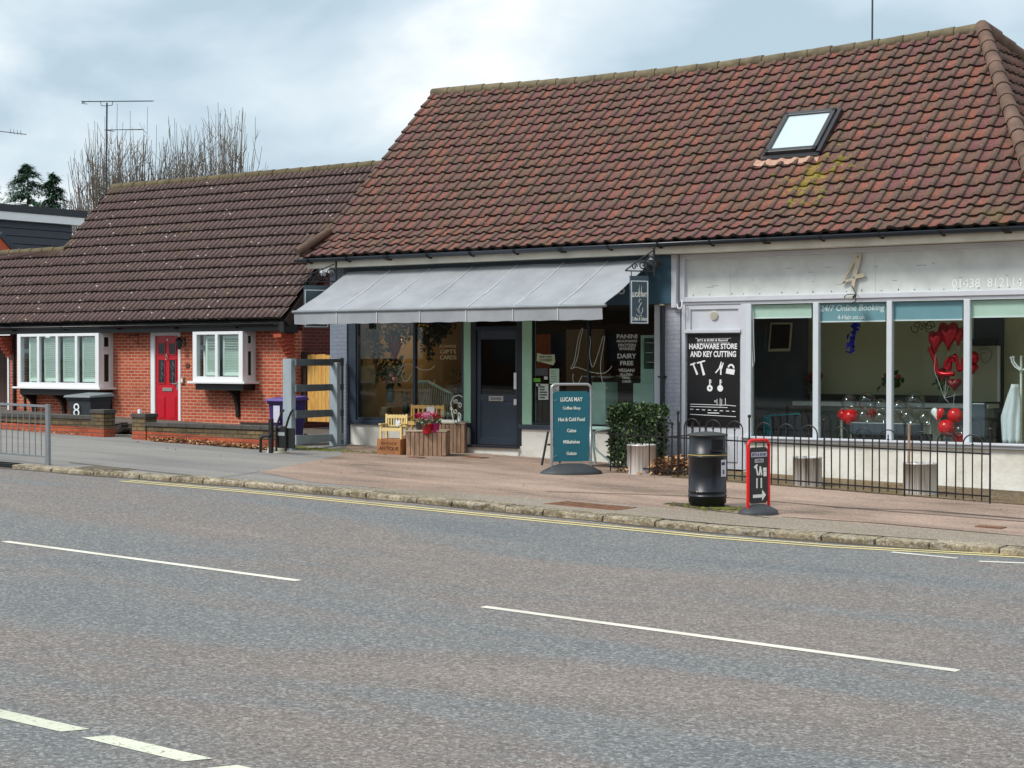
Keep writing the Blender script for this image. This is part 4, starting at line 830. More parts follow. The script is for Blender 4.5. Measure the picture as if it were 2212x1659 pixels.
for px, py, w_, h_, Y, mt, lb in ((2049, 727, 42, 66, 25.7, foil, 'biggest red foil heart balloon at the top of the bunch'), (2021, 739, 27, 52, 25.6, foil, 'left red foil heart balloon of the bunch'), (2071, 727, 22, 42, 25.8, foil, 'right red foil heart balloon against the window post'), (2062, 831, 28, 28, 25.6, M('maroon_foil', C(110, 14, 26), .4, .1), 'small maroon heart balloon above the rose'), (2102, 739+58, 20, 24, 25.9, foil, 'small red foil heart seen right of the last window post')):
    p = at(px, py, Y); s_ = S(px, Y); t = thing('heart_balloon', lb, 'balloon', p, group='red heart balloons in the salon window'); q = MB(); heart(q, p, w_*s_*1.15, h_*s_, .22); q.build('skin', mt, t)
    q = MB(); q.tube([p-Vector((0, 0, h_*s_/2)), p-Vector((.02, 0, h_*s_/2+.25)), at(2040, 860, Y)], .003, 4); q.build('string', upvc, t)
p = at(2026, 896, 25.5); t = thing('half_heart_balloon', 'heart balloon half white and half red on a string', 'balloon', p); q = MB(); heart(q, p, 32*S(2026, 25.5), 32*S(2026, 25.5), .1)
o = q.build('skin', redb, t); o.data.materials.append(upvc); 
for f in o.data.polygons:
    if sum(o.data.vertices[i].co.x for i in f.vertices)/len(f.vertices) < -.002: f.material_index = 1
z5 = lambda a_, b__: (1755.5+.2063*a_, 493.7+.2063*b__)
o = vinyl([[z5(1225, 1240), z5(1250, 1300), z5(1285, 1380), z5(1300, 1480), z5(1330, 1515), z5(1400, 1525), z5(1480, 1520)]], r=.04, Y=25.65, mat=foil, nm_='word_balloon'); tag(o, 'long red foil letter balloon curving below the hearts', 'balloon')
o = vinyl([[z5(1435, 1350), z5(1395, 1400), z5(1390, 1450), z5(1430, 1470), z5(1440, 1400), z5(1450, 1350), z5(1475, 1400)], [z5(1480, 1340), z5(1500, 1330), z5(1515, 1400), z5(1530, 1470), z5(1550, 1480), z5(1570, 1440), z5(1580, 1350)]], r=.032, Y=25.65, mat=foil, nm_='word_balloon'); tag(o, 'red foil letter balloons joined in looping script beneath the hearts', 'balloon')
balloon(2104, 773, 11, 25.9, foil, 'dark red foil balloon just right of the last window post', 'red balloons in the salon window', 1.3)
o = vinyl([[z5(1030, 1020), z5(1040, 1070), z5(1085, 1090), z5(1105, 1040), z5(1060, 1020), z5(1080, 990), z5(1120, 980), z5(1150, 1030), z5(1160, 980), z5(1190, 1010), z5(1220, 975), z5(1250, 1040), z5(1200, 1050), z5(1180, 1010), z5(1275, 1030), z5(1260, 980), z5(1210, 980), z5(1140, 1060), z5(1110, 990)], [z5(1180, 1050), z5(1200, 1080), z5(1240, 1090)]], r=.007, Y=27.5, mat=blackm, nm_='wall_script'); tag(o, 'black curly wire lettering on the salon wall', 'wall lettering')
bf = thing('blue_foil_hanging', 'twisted shiny blue foil decoration hanging in the second salon pane', 'decoration', at(1841, 725, 25.9)); q = MB(); rr = random.Random(2)
for i in range(16):
    t = i/15; c = at(1848-12*t, 697+58*t, 25.9); q.add([c+Vector((rr.uniform(-.09, .09), rr.uniform(-.05, .05), rr.uniform(-.09, .09))) for _ in range(4)], [(0, 1, 2), (0, 2, 3), (1, 2, 3), (0, 1, 3)])
q.build('foil', M('blue_foil', C(16, 40, 180), .2, .3, 10, metal=.5), bf); q = MB(); q.tube([at(1843, 730, 25.92), at(1836, 762, 25.92)], .03, 6, .004); q.build('tail', M('dark_tail', C(50, 50, 34)), bf)
def bouquet(px, py, Y, sp, fmat, label, name, vpx, n=9):
    p = at(px, py, Y); t = thing(name, label, 'flowers', p); q = MB(); rr = random.Random(int(px)); q.lathe(p, [(.05, 0), (.055, .1), (.045, .2)], 12); q.build('vase', glass if vpx else M('grey_vase', C(120, 124, 118), .3), t)
    q = MB(); fq = MB()
    for i in range(n):
        a = rr.uniform(0, 6.28); r_ = rr.uniform(.2, 1)*sp; e = p+Vector((r_*math.cos(a), r_*.5*math.sin(a), rr.uniform(.34, .5))); q.tube([p+Vector((0, 0, .05)), p.lerp(e, .5)+Vector((0, 0, .03)), e], .006, 4)
        for j in range(7): fq.ball(e+Vector((rr.uniform(-.02, .02), rr.uniform(-.02, .02), rr.uniform(-.012, .03))), .022, .022, .03, 7, 5)
    leaves(q, rr, p+Vector((0, 0, .3)), (sp, sp*.5, .13), 40, .13, -1); q.build('stems', M('fresh_leaf', C(60, 84, 44), .6, .3, 8), t); fq.build('petals', fmat, t)
rosem = M('rose_red', C(134, 14, 26), .7, .3, 30)
bouquet(1756, 868, 27.4, .18, rosem, 'dark red roses on the back counter behind the first white window post', 'rose_vase', 0)
bouquet(1924, 866, 27.0, .24, M('tulip', C(158, 64, 50), .6, .3, 20), 'orange tulips with broad leaves behind the middle window post', 'tulip_vase', 0, 5)
bouquet(2035, 868, 25.9, .1, rosem, 'large red rose in a small glass vase under the foil letters', 'rose_vase', 1, 6)
for px0, px1, py, lb in ((1836, 1913, 911, 'dark slate salon chair left of the middle window post'), (1928, 1990, 913, 'dark slate salon chair right of the middle window post'), (2098, 2128, 870, 'dark slate cabinet back right of the last window post')):
    t = thing('salon_chair', lb, 'chair', at((px0+px1)/2, 950, 25.6), group='dark chairs in the salon window'); q = MB(); a, b_ = X(px0, 25.6), X(px1, 25.6); zt = at(px0, py, 25.6).z; q.box(a, b_, 25.6, 25.7, FL+.4, zt); q.build('backrest', M('slate_vinyl', C(66, 76, 86), .35, .08), t, bevel=.02)
    q = MB(); q.box(a, b_, 25.7, 26.1, FL+.3, FL+.42); q.build('seat', dkv, t, bevel=.02)
    for lx in (a+.03, b_-.03): q = MB(); q.cyl((lx, 25.65, FL), (lx, 25.65, FL+.4), .015, n=6); q.build('leg', black, t)
pc = thing('framed_picture', 'pale framed picture with a faint sketch beyond the last window post', 'picture', at(2127, 800, 27.7)); card([(2085, 748), (2159, 747), (2159, 868), (2085, 868)], 27.7, M('pale_board', C(190, 186, 160), .6, .05), 'board', pc, .05); card([(2154, 747), (2160, 747), (2160, 868), (2154, 868)], 27.68, upvc, 'edge', pc, .02)
o = vinyl([[(2115, 756), (2128, 752), (2142, 760), (2138, 778), (2128, 784), (2120, 776), (2118, 764), (2130, 762)]], r=.006, Y=27.69, mat=M('sketch', C(140, 136, 116)), nm_='sketch', parent=pc)
q = MB(); q.box(at(2090, 740, 27.5).x, at(2145, 740, 27.5).x, 27.5, 27.7, at(2100, 746, 27.5).z, at(2100, 732, 27.5).z); tag(q.build('wall_screen', blackm), 'black screen box above the pale framed picture in the salon', 'screen')
# coat stand with robe
cs = thing('coat_stand', 'white coat stand with ball-ended hooks at the right edge of the salon window', 'coat stand', at(2206, 960, 25.7)); Yc = 25.7; q = MB(); b_ = at(2206, 775, Yc); q.cyl((b_.x, Yc, FL), (b_.x, Yc, at(2206, 768, Yc).z), .02, n=8); q.build('pole', upvc, cs)
for pts in ([(2204, 800), (2192, 792), (2186, 782), (2184, 773)], [(2206, 798), (2197, 790), (2191, 782), (2189, 772)], [(2208, 800), (2220, 792), (2226, 774)]):
    q = MB(); q.tube([at(*p_, Yc-.05) for p_ in pts], .013, 6); e = at(*pts[-1], Yc-.05); q.ball(e, .022, n=8, k=6); q.build('hook', upvc, cs)
q = MB()
for i in range(4): a = i*1.57+.4; q.tube([(b_.x, Yc, FL+.25), (b_.x+.2*math.cos(a), Yc+.2*math.sin(a), FL+.1), (b_.x+.27*math.cos(a), Yc+.27*math.sin(a), FL)], .014, 6)
q.build('foot', upvc, cs)
q = MB(); rows = 14; cols = 16; v = []
for i in range(rows):
    t = i/(rows-1); py = 830+t*128; le = 2188-25*min(1, t/.55)**.9+6*max(0, t-.6); re_ = 2199+7*min(1, t*3); hwid = (re_-le)/2; cx_ = (le+re_)/2; Yr = 25.55
    for j in range(cols):
        u = j/(cols-1)*2-1; p_ = at(cx_+u*hwid, py, Yr); v.append((p_.x, Yr+.04*math.cos(u*9+t*2)*t-.1*(1-u*u), p_.z))
q.add(v, [(i*cols+j, i*cols+j+1, (i+1)*cols+j+1, (i+1)*cols+j) for i in range(rows-1) for j in range(cols-1)], True)
robe = q.build('robe', M('white_towelling', C(214, 220, 226), .9, .05, 20, bmp=.3), None); sm_ = robe.modifiers.new('thickness', 'SOLIDIFY'); sm_.thickness = .015; tag(robe, 'white robe hanging from the coat stand in the salon', 'robe')
# ------------------------------------------------------------------ brick house
HY = 28.05; HEZ = CZ+.87; HP = 1.036
def zh(y): return HEZ+HP*(y-27.62)
HXR, HXL = -26.32, -36.05
house = thing('brick_house', 'low orange brick bungalow with brown tiled roof and red front door', 'house', (-31, HY, gz(-31)))
hr, lrY = 31.25, 29.55
hprof = [(27.62, HEZ), (hr, zh(hr))]; Lh = math.hypot(hr-27.62, zh(hr)-HEZ); sl_ = math.hypot(lrY-27.62, zh(lrY)-HEZ)
mb, uv = tiled('roof', tm2, house, hprof, lambda s: ((-50 if s <= sl_ else HXL), HXR), .172, .34, .034, .045, roll, None, n=8, seed=9)
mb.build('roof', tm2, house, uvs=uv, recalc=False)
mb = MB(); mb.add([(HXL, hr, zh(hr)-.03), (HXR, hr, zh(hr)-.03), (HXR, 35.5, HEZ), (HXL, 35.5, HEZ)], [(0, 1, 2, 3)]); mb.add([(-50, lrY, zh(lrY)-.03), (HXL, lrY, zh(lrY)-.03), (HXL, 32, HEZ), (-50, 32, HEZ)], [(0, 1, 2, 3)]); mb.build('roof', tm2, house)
mb = MB(); mb.prismx([(27.66, HEZ-.06), (hr, zh(hr)-.1), (hr, zh(hr)-.16), (27.7, HEZ-.14)], HXL+.05, HXR-.1); mb.prismx([(27.66, HEZ-.06), (lrY, zh(lrY)-.1), (lrY, zh(lrY)-.16), (27.7, HEZ-.14)], -50, HXL+.04); mb.prismx([(27.67, HEZ-.1), (27.67, CZ+.7), (27.9, CZ+.7), (27.9, HEZ+.1)], -50, HXR-.15); mb.build('underlay', M('roof_felt_dark', C(28, 26, 26), .9), house)
mossr = M('mossy_ridge', C(94, 84, 60), .9, .35, 3, bmp=.5, bsc=20)
ridge(house, (HXL-.02, hr, zh(hr)-.02), (HXR, hr, zh(hr)-.02), .11, mossr, .45); ridge(house, (-50, lrY, zh(lrY)-.02), (HXL+.15, lrY, zh(lrY)-.02), .1, mossr, .45)
vm = M('dark_verge', C(60, 46, 40), .8, .2); mb = MB(); mb.prismx([(27.66, HEZ-.03), (hr, zh(hr)-.06), (hr, zh(hr)-.2), (27.8, HEZ-.14)], HXR-.02, HXR+.03); mb.build('verge', vm, house); mb = MB(); mb.prismx([(lrY, zh(lrY)), (hr, zh(hr)-.06), (hr, zh(hr)-.2), (lrY, zh(lrY)-.14)], HXL-.03, HXL+.02); mb.build('verge', vm, house)
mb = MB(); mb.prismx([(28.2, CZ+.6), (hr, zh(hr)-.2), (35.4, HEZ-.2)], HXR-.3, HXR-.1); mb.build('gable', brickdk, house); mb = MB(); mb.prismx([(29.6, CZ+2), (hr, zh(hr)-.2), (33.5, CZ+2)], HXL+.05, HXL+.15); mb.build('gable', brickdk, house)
blackb = M('black_bargeboard', C(24, 24, 26), .5, .2)
mb = MB(); mb.box(-50, HXR-.12, 27.66, 27.69, CZ+.62, CZ+.8).box(-50, HXR-.12, 27.69, HY, CZ+.62, CZ+.635).box(HXR-.12, HXR+.0, 27.64, 28.1, CZ+.58, CZ+.82); mb.build('fascia_board', blackb, house)
gutter(house, -50, HXR-.2, 27.58, CZ+.79, .055, 12, M('black_gutter', C(30, 32, 35), .3))
# walls with openings left for door and bays
hx = lambda px: X(px, HY)
hw0 = gz(-31)-.3
mb = MB(); top = CZ+.62
def hwall(a, b_, z0, z1): mb.box(hx(a), hx(b_), HY, HY+.25, z0, z1)
zd0, zd1 = P(360, 913, HY).z, P(360, 716, HY).z
zl0, zr0 = P(150, 838, HY).z, P(480, 828, HY).z
mb.box(hx(22), hx(40), HY, HY+.25, hw0, top); hwall(40, 240, hw0, zl0); hwall(240, 325, hw0, top); hwall(391, 420, hw0, top); hwall(420, 548, hw0, zr0); hwall(548, 636, hw0, top)
mb.box(hx(325), hx(391), HY, HY+.25, zd1, top).box(hx(325), hx(391), HY, HY+.25, hw0, zd0)
mb.build('wall', brick, house)
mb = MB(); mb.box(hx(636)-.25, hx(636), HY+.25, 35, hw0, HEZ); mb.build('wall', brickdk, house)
mb = MB(); mb.box(-50, hx(30), HY+.9, HY+1, hw0, top).box(hx(22)-.0, hx(22)+.2, HY+.25, HY+.9, hw0, top); mb.build('wall', brickdk, house)
gd = MB(); xa = hx(19)
for i in range(14): gd.box(xa-.2*i-.19, xa-.2*i, HY+.78, HY+.82, hw0, CZ+.35)
gdo = gd.build('garage_door', M('brown_boards', C(72, 48, 40), .6, .2), house)
mb = MB(); mb.box(hx(17), hx(20), HY-.02, HY+.2, hw0, P(18, 745, HY).z); mb.build('post', upvc, house)
# inside of house: dark room
mb = MB(); mb.box(hx(30), hx(636)-.3, HY+1.2, HY+1.25, hw0, HEZ); mb.build('inner_wall', M('dim_interior', C(70, 66, 58), .8), house)
# corbels
def corbel(px, Yc):
    x1 = X(px, Yc); mb = MB()
    for i in range(6):
        pj_ = .42-.07*i; mb.box(x1-.24, x1+.0, HY-pj_, HY-.001, CZ+.56-.085*(i+1), CZ+.56-.085*i-.008)
    mb.build('corbel', M('corbel_brick', C(168, 76, 54), .9, .2, 8), house)
corbel(636, HY); corbel(30, HY)
# bays
shut = M('mint_white_shutter', C(226, 240, 232), .5, .03)
def bay(pxa, pxb, proj, z0, z1, mulls, open_=.0, seed=1):
    yb = HY-proj; a, b_ = X(pxa, yb), X(pxb, yb); w_ = .075; mb = MB()
    for x0, x1 in ((a, a+.13), (b_-.13, b_)): mb.box(x0, x1, yb, yb+.12, z0, z1)
    mb.box(a+.13, b_-.13, yb, yb+.07, z0, z0+.11).box(a+.13, b_-.13, yb, yb+.07, z1-.07, z1)
    for m_ in mulls: xx = X(m_, yb); mb.box(xx-.045, xx+.045, yb, yb+.07, z0+.11, z1-.07)
    # right side
    zs = z0+(z1-z0)*.68
    for xs, sg in ((b_, -1), (a, 1)):
        x0, x1 = (xs-.07, xs) if sg < 0 else (xs, xs+.07)
        mb.box(x0, x1, HY-.08, HY, z0, z1); mb.box(x0, x1, yb+.12, HY-.08, z0, z0+.1).box(x0, x1, yb+.12, HY-.08, z1-.06, z1).box(x0, x1, yb+.12, HY-.08, zs-.05, zs+.05)
    o = mb.build('bay_window', upvc, house, bevel=.006)
    sf = MB(); x1 = b_+.012
    for za, zb_ in ((z0+.1, zs-.05), (zs+.05, z1-.06)):
        sf.box(b_-.03, x1, yb+.12, yb+.16, za, zb_).box(b_-.03, x1, HY-.13, HY-.08, za, zb_).box(b_-.03, x1, yb+.16, HY-.13, za, za+.04).box(b_-.03, x1, yb+.16, HY-.13, zb_-.04, zb_)
    sf.build('casement', upvc, o)
    ed = [a+.13]+[X(m_, yb) for m_ in mulls]+[b_-.13]; rr = random.Random(seed)
    for i, (e0, e1) in enumerate(zip(ed, ed[1:])):
        e0 += .045 if i else 0; e1 -= .045 if i < len(ed)-2 else 0
        g = MB(); g.box(e0, e1, yb+.03, yb+.036, z0+.11, z1-.07); g.build('pane', glass, o)
        s = MB(); e2 = e0+(.28 if i == 0 else .05)*(e1-e0); zb_, zt_ = z0+.13, z1-.09
        s.box(e2, e2+.05, yb+.13, yb+.16, zb_, zt_).box(e1-.06, e1-.01, yb+.13, yb+.16, zb_, zt_).box(e2+.05, e1-.06, yb+.13, yb+.16, zb_, zb_+.07).box(e2+.05, e1-.06, yb+.13, yb+.16, zt_-.07, zt_)
        n_ = 21; tilt = .5 if not (open_ and True) else .5
        for j in range(n_):
            zc = zb_+.09+(zt_-zb_-.18)*j/(n_-1); tl_ = .98 if not (open_ and j > n_*.6) else .2
            s.obox(((e2+e1-.01)/2, yb+.145, zc), ((e1-e2-.11)/2, 0, 0), (0, .032*math.cos(tl_), -.032*math.sin(tl_)), (0, .004*math.sin(tl_), .004*math.cos(tl_)))
        s.build('shutter', shut, o)
    g = MB(); g.box(b_-.03, b_-.025, yb+.16, HY-.13, z0+.14, z1-.1); g.build('pane', glassd, o)
    g = MB(); g.slab([(a-.12, yb-.07), (b_+.12, yb-.07), (b_+.12, HY), (a-.12, HY)], z0-.05, z0-.001); g.build('sill', upvc, o, bevel=.008)
    g = MB(); g.box(a+.05, b_-.03, yb+.04, HY, z0-.2, z0-.051); g.build('bay_base', blackb, o)
    def brk(xc, wd=.09):
        g = MB(); zt_ = z0-.2; pr_ = [(HY, zt_), (yb+.07, zt_), (yb+.1, zt_-.05)]+[(yb+.1+(HY-.07-yb-.1)*math.sin(t*math.pi/16), zt_-.06-.4*(1-math.cos(t*math.pi/16))) for t in range(1, 9)]+[(HY-.05, zt_-.62), (HY, zt_-.62)]
        g.prismx(pr_, xc-wd/2, xc+wd/2); g.build('bracket', blackb, o)
    return o, brk, a, b_
z1b = CZ+.62
o, brk, a, b_ = bay(37, 213, .46, P(120, 836, HY-.46).z, z1b, (82, 122.5, 164), 0, 2); brk(a+(b_-a)*.42); brk(b_-.08); brk(a+.12)
o, brk, a, b_ = bay(416, 524, .42, P(470, 824, HY-.42).z, z1b, (467,), 1, 5); brk(a+(b_-a)*.66)
# front door
YD = HY+.02
D1 = lambda a, b_: P(.3224*a, 603.5+.3224*b_, YD)
mb = MB(); q0, q1 = D1(1010, 960), D1(1212, 350); x0, x1, z0, z1 = q0.x, q1.x, q0.z, q1.z
mb.box(x0, x0+.16, YD-.02, YD+.1, z0, z1).box(x1-.08, x1, YD-.02, YD+.1, z0, z1).box(x0+.16, x1-.08, YD-.02, YD+.1, z1-.09, z1).box(x0, x1, YD-.06, YD+.1, z0-.05, z0-.001)
hd = mb.build('door', upvc, house, bevel=.006)
lx0, lx1 = x0+.165, x1-.085; LW = lx1-lx0; LH = z1-.095-z0
mb = MB(); mb.box(lx0, lx1, YD+.02, YD+.06, z0+.01, z1-.095); lf = mb.build('leaf', red, hd)
mb = MB(); dk = M('leaded_glass', C(28, 32, 36), .15, .4, 14)
def lr(u0, u1, v0, v1, y0, y1, mb): mb.box(lx0+LW*u0, lx0+LW*u1, y0, y1, z0+LH*v0, z0+LH*v1)
fr_ = MB()
for u0, u1, v0, v1 in ((.14, .4, .79, .915), (.6, .86, .79, .915), (.14, .4, .46, .725), (.6, .86, .46, .725)):
    lr(u0, u1, v0, v1, YD+.012, YD+.02, mb); e = .03; ev = .012
    lr(u0-e, u0, v0-ev, v1+ev, YD+.004, YD+.02, fr_); lr(u1, u1+e, v0-ev, v1+ev, YD+.004, YD+.02, fr_); lr(u0, u1, v0-ev, v0, YD+.004, YD+.02, fr_); lr(u0, u1, v1, v1+ev, YD+.004, YD+.02, fr_)
for u0, u1 in ((.12, .42), (.58, .88)):
    lr(u0, u1, .04, .31, YD+.012, YD+.02, fr_); lr(u0+.04, u1-.04, .06, .29, YD+.002, YD+.012, fr_)
mb.build('pane', dk, lf); fr_.build('panel', red, lf, bevel=.006)
mb = MB(); lead = M('lead_came', C(150, 154, 156), .4)
for cu in (.27, .73):
    for (dx, dz) in ((0, .13), (0, -.1)):
        cx_, cz_ = lx0+LW*cu, z0+LH*.59+dz
        mb.tube([(cx_+.06*math.cos(t), YD+.01, cz_+.085*math.sin(t)) for t in [i*math.pi/2 for i in range(4)]], .004, 4, closed=True)
    mb.tube([(cx_, YD+.01, z0+LH*.46), (cx_, YD+.01, z0+LH*.72)], .003, 4)
mb.build('leading', lead, lf)
mb = MB(); lr(.3, .72, .365, .405, YD+.0, YD+.02, mb); o = mb.build('letterbox', chrome, lf, bevel=.005)
mb = MB(); c = (lx0+LW*.5, YD-.0, z0+LH*.765); mb.tube([(c[0]+.035*math.cos(t), c[1]-.01, c[2]-.03+.05*math.sin(t)) for t in [i*math.pi/6 for i in range(12)]], .009, 6, closed=True); mb.cyl((c[0], YD+.02, c[2]+.03), (c[0], YD-.02, c[2]+.03), .02, n=10).cyl((c[0], YD, c[2]+.03), (c[0], YD, c[2]+.09), .007); mb.build('knocker', chrome, lf)
mb = MB(); c = (lx0+LW*.95, YD-.03, z0+LH*.455); mb.box(c[0]-.02, c[0]+.02, YD+.0, YD+.02, c[2]-.15, c[2]+.05).box(c[0]-.13, c[0]+.01, YD-.045, YD-.025, c[2]-.012, c[2]+.012); mb.build('handle', chrome, lf)
text('4', lx0+LW*.47, lx0+LW*.53, z0+LH*.945, z0+LH*.965, YD+.015, chrome, lf)
lt = thing('wall_lantern', 'black carriage lantern on the brick wall right of the red door', 'lantern', D1(1240, 430)); c = D1(1242, 430)
mb = MB(); mb.box(c.x-.03, c.x+.03, YD-.04, YD-.02, c.z-.05, c.z+.14).tube([(c.x, YD-.04, c.z+.1), (c.x, YD-.15, c.z+.16), (c.x, YD-.2, c.z+.08)], .012, 6); mb.build('bracket', black, lt)
mb = MB(); mb.lathe((c.x, YD-.2, c.z-.14), [(.02, 0), (.05, .02), (.085, .2), (.095, .21), (.03, .28), (.01, .3)], 6, smooth=False); mb.build('head', M('lantern_glass', C(34, 34, 38), .2), lt)
mb = MB(); c = D1(1230, 677); mb.box(c.x-.05, c.x+.05, YD-.06, YD-.02, c.z-.07, c.z+.07); o = mb.build('bell_box', M('brass_bell', C(150, 128, 100), .3)); tag(o, 'small cream door entry box on the brick right of the red door', 'doorbell')
mb = MB(); mb.box(c.x-.028, c.x+.028, YD-.066, YD-.06, c.z-.04, c.z+.04); mb.build('button', upvc, o)
mb = MB(); c = D1(1263, 577); mb.box(c.x-.06, c.x+.06, YD-.04, YD-.02, c.z-.05, c.z+.05); tag(mb.build('house_plaque', M('brown_plaque', C(92, 54, 44), .5)), 'small brown square plaque on the brick above the entry box', 'plaque')
mb = MB(); a, b2, c2 = D1(860, 376), D1(930, 376), D1(930, 440); mb.box(b2.x-.01, b2.x+.01, YD-.03, YD-.01, c2.z, b2.z+.03); mb.tube([(b2.x, YD-.03, b2.z), (b2.x-.02, YD-.35, b2.z)], .01, 5).tube([(b2.x, YD-.03, c2.z+.03), (b2.x-.02, YD-.3, b2.z)], .008, 5); tag(mb.build('basket_bracket', black), 'empty black hanging basket bracket on the brick left of the red door', 'bracket')
mb = MB(); mb.box(hx(33)-.03, hx(33)+.03, HY-.07, HY-.01, hw0, top).box(hx(55)-.02, hx(55)+.02, HY-.05, HY-.01, hw0, zl0-.2); mb.build('downpipe', blackb, house)
# ------------------------------------------------------------------ garden walls
def gwall(x0, x1, y, ztop, zb, name, lab, piers, capm):
    t = thing(name, lab, 'wall', ((x0+x1)/2, y, gz(x0))); g0 = lambda x, yy: gz(x)-.15; gl = lambda x, yy: gz(x)+.17; R4 = [(x0, y), (x1, y), (x1, y+.22), (x0, y+.22)]
    mb = MB(); mb.slab(R4, g0, gl); mb.build('lower_courses', brickor, t); mb = MB(); mb.slab(R4, gl, ztop); mb.build('upper_courses', brickmoss, t)
    n = max(2, int((x1-x0)/.45)); mb = MB()
    for i in range(n): a = x0+(x1-x0)*i/n; mb.box(a+.003, a+(x1-x0)/n-.003, y-.025, y+.245, ztop, ztop+.075)
    mb.build('coping', capm, t, bevel=.006)
    for px_, zt_ in piers:
        mb = MB(); mb.slab([(px_-.02, y-.03), (px_+.36, y-.03), (px_+.36, y+.26), (px_-.02, y+.26)], lambda a, b_: gz(a)-.15, lambda a, b_: gz(a)+.17); mb.build('pier_base', brickor, t)
        mb = MB(); mb.slab([(px_-.02, y-.03), (px_+.36, y-.03), (px_+.36, y+.26), (px_-.02, y+.26)], lambda a, b_: gz(a)+.17, lambda a, b_: zt_); pp = mb.build('pier', brickmoss, t)
        mb = MB(); mb.box(px_-.04, px_+.38, y-.05, y+.28, zt_, zt_+.075); mb.build('cap', capm, pp, bevel=.006)
cope = M('dark_coping', C(72, 68, 64), .7, .25, 5, bmp=.3)
GY = 22.75
gwall(-38, X(212, GY), GY, P(100, 903, GY).z, 0, 'garden_wall', 'low mossy brick garden wall with dark coping in front of the long bay window', [(X(200, GY), P(215, 893, GY).z)], cope)
gwall(X(290, GY), X(607, GY), GY, P(450, 925, GY).z, 0, 'garden_wall', 'low mossy brick garden wall with dark coping in front of the red door', [(X(289, GY), P(305, 902, GY).z)], cope)
q = MB(); p = P(302, 892, GY+.1); q.box(p.x-.03, p.x+.03, p.y-.03, p.y+.03, p.z-.04, p.z+.07); tag(q.build('marker_cube', upvc), 'small white block standing on the pier by the gateway', 'block')
# dark junk / soil at house foot
q = MB(); rr = random.Random(5)
for _ in range(30):
    p = G(rr.uniform(238, 290), rr.uniform(928, 938)); p.y = rr.uniform(23.6, 24.4); q.obox((p.x, p.y, gz(p.x)+.06), (rr.uniform(.08, .2), 0, .03), (0, .1, 0), (0, 0, rr.uniform(.03, .1)))
tag(q.build('soil_heap', M('dark_soil', C(46, 38, 30), .9, .3), bevel=.02), 'dark heap of soil and debris in the gap between the two garden walls', 'soil', kind='stuff')
# ------------------------------------------------------------------ wheelie bins
def wheelie(px0, px1, pyt, Y, mat, lidm, lab, rz=0):
    a, b_ = X(px0, Y), X(px1, Y); w_ = (b_-a); zt = P((px0+px1)/2, pyt, Y).z; g = gz(a)+.0; h = zt-g; cx_ = (a+b_)/2
    t = thing('wheelie_bin', lab, 'bin', (cx_, Y+.3, g), rz, local=True, group='wheelie bins'); q = MB(); hw = w_/2
    v = [(x_*hw*s_, y_*.3*s_, z_) for z_, s_ in ((0.05, .78), (h-.1, .96)) for x_, y_ in ((-1, -1), (1, -1), (1, 1), (-1, 1))]
    q.add(v, [(3, 2, 1, 0), (4, 5, 6, 7)]+[(i, (i+1) % 4, (i+1) % 4+4, i+4) for i in range(4)]); bd = q.build('body', mat, t, bevel=.025)
    q = MB(); q.box(-hw*1.0, hw*1.0, -.315, .315, h-.13, h-.08); q.build('rim', mat, bd, bevel=.012)
    q = MB(); q.add([(-hw*1.08, -.37, h-.08), (hw*1.08, -.37, h-.08), (hw*1.08, .36, h-.06), (-hw*1.08, .36, h-.06), (-hw*1.04, -.35, h-.035), (hw*1.04, -.35, h-.035), (hw*1.0, .3, h+.02), (-hw*1.0, .3, h+.02)], [(3, 2, 1, 0), (4, 5, 6, 7), (0, 1, 5, 4), (1, 2, 6, 5), (2, 3, 7, 6), (3, 0, 4, 7)]); q.build('lid', lidm, t, bevel=.015)
    q = MB(); q.cyl((-hw*.8, .36, h-.04), (hw*.8, .36, h-.04), .018, n=8); q.build('handle', mat, t)
    for s_ in (-1, 1): q = MB(); q.cyl((s_*hw*.7, .3, .1), (s_*hw*.85, .3, .1), .1, n=16); q.build('wheel', black, t)
    return t, hw, h
wg = M('grey_bin_plastic', C(50, 56, 62), .5, .08); t, hw, h = wheelie(143, 196, 851, 24.2, wg, M('grey_bin_lid', C(120, 126, 128), .5, .1), 'dark grey wheelie bin marked 8 behind the low wall under the long bay window')
text('8', -hw*.42, hw*.08, h-.48, h-.2, -.305, M('white_marker', C(225, 230, 232)), t, 'number', off=-.005)
wp = M('purple_bin_plastic', C(58, 36, 104), .5, .1); t, hw, h = wheelie(577, 616, 858, 23.7, wp, M('purple_lid', C(92, 66, 140), .45, .08), 'purple wheelie bin with white label behind the grey timber fence post')
q = MB(); q.box(-hw*.3, hw*.4, -.305, -.297, h-.48, h-.16); q.build('label', M('white_label', C(206, 206, 222), .6, .1, 30), t)
# ------------------------------------------------------------------ timber fence, gate
fw = M('weathered_grey_timber', C(150, 162, 168), .8, .14, 3, bmp=.3); fwd = M('grey_timber_rail', C(96, 106, 112), .8, .2, 3, bmp=.3)
FX0 = -21.85; fy0, fy1 = 22.9, 24.95
fe = thing('timber_fence', 'grey painted timber fence of two posts and four rails beside the cafe', 'fence', (FX0, fy0, gz(FX0)))
q = MB(); a, b_ = X(610.5, fy0), X(629, fy0); q.box(a, b_, fy0, fy0+.12, gz(a)-.02, P(620, 775, fy0).z); q.build('post', fw, fe, bevel=.008)
q = MB(); a2 = X(711, 24.4); q.box(a2, a2+.2, 24.4, 24.5, gz(a2)-.02, P(720, 783, 24.4).z); q.build('post', fw, fe, bevel=.008)
q = MB(); x_, y_ = X(742, 24.96), 24.9; q.box(x_-.03, x_+.02, y_-.03, y_+.04, gz(x_)-.02, P(740, 773, 24.9).z); q.build('post', fwd, fe)
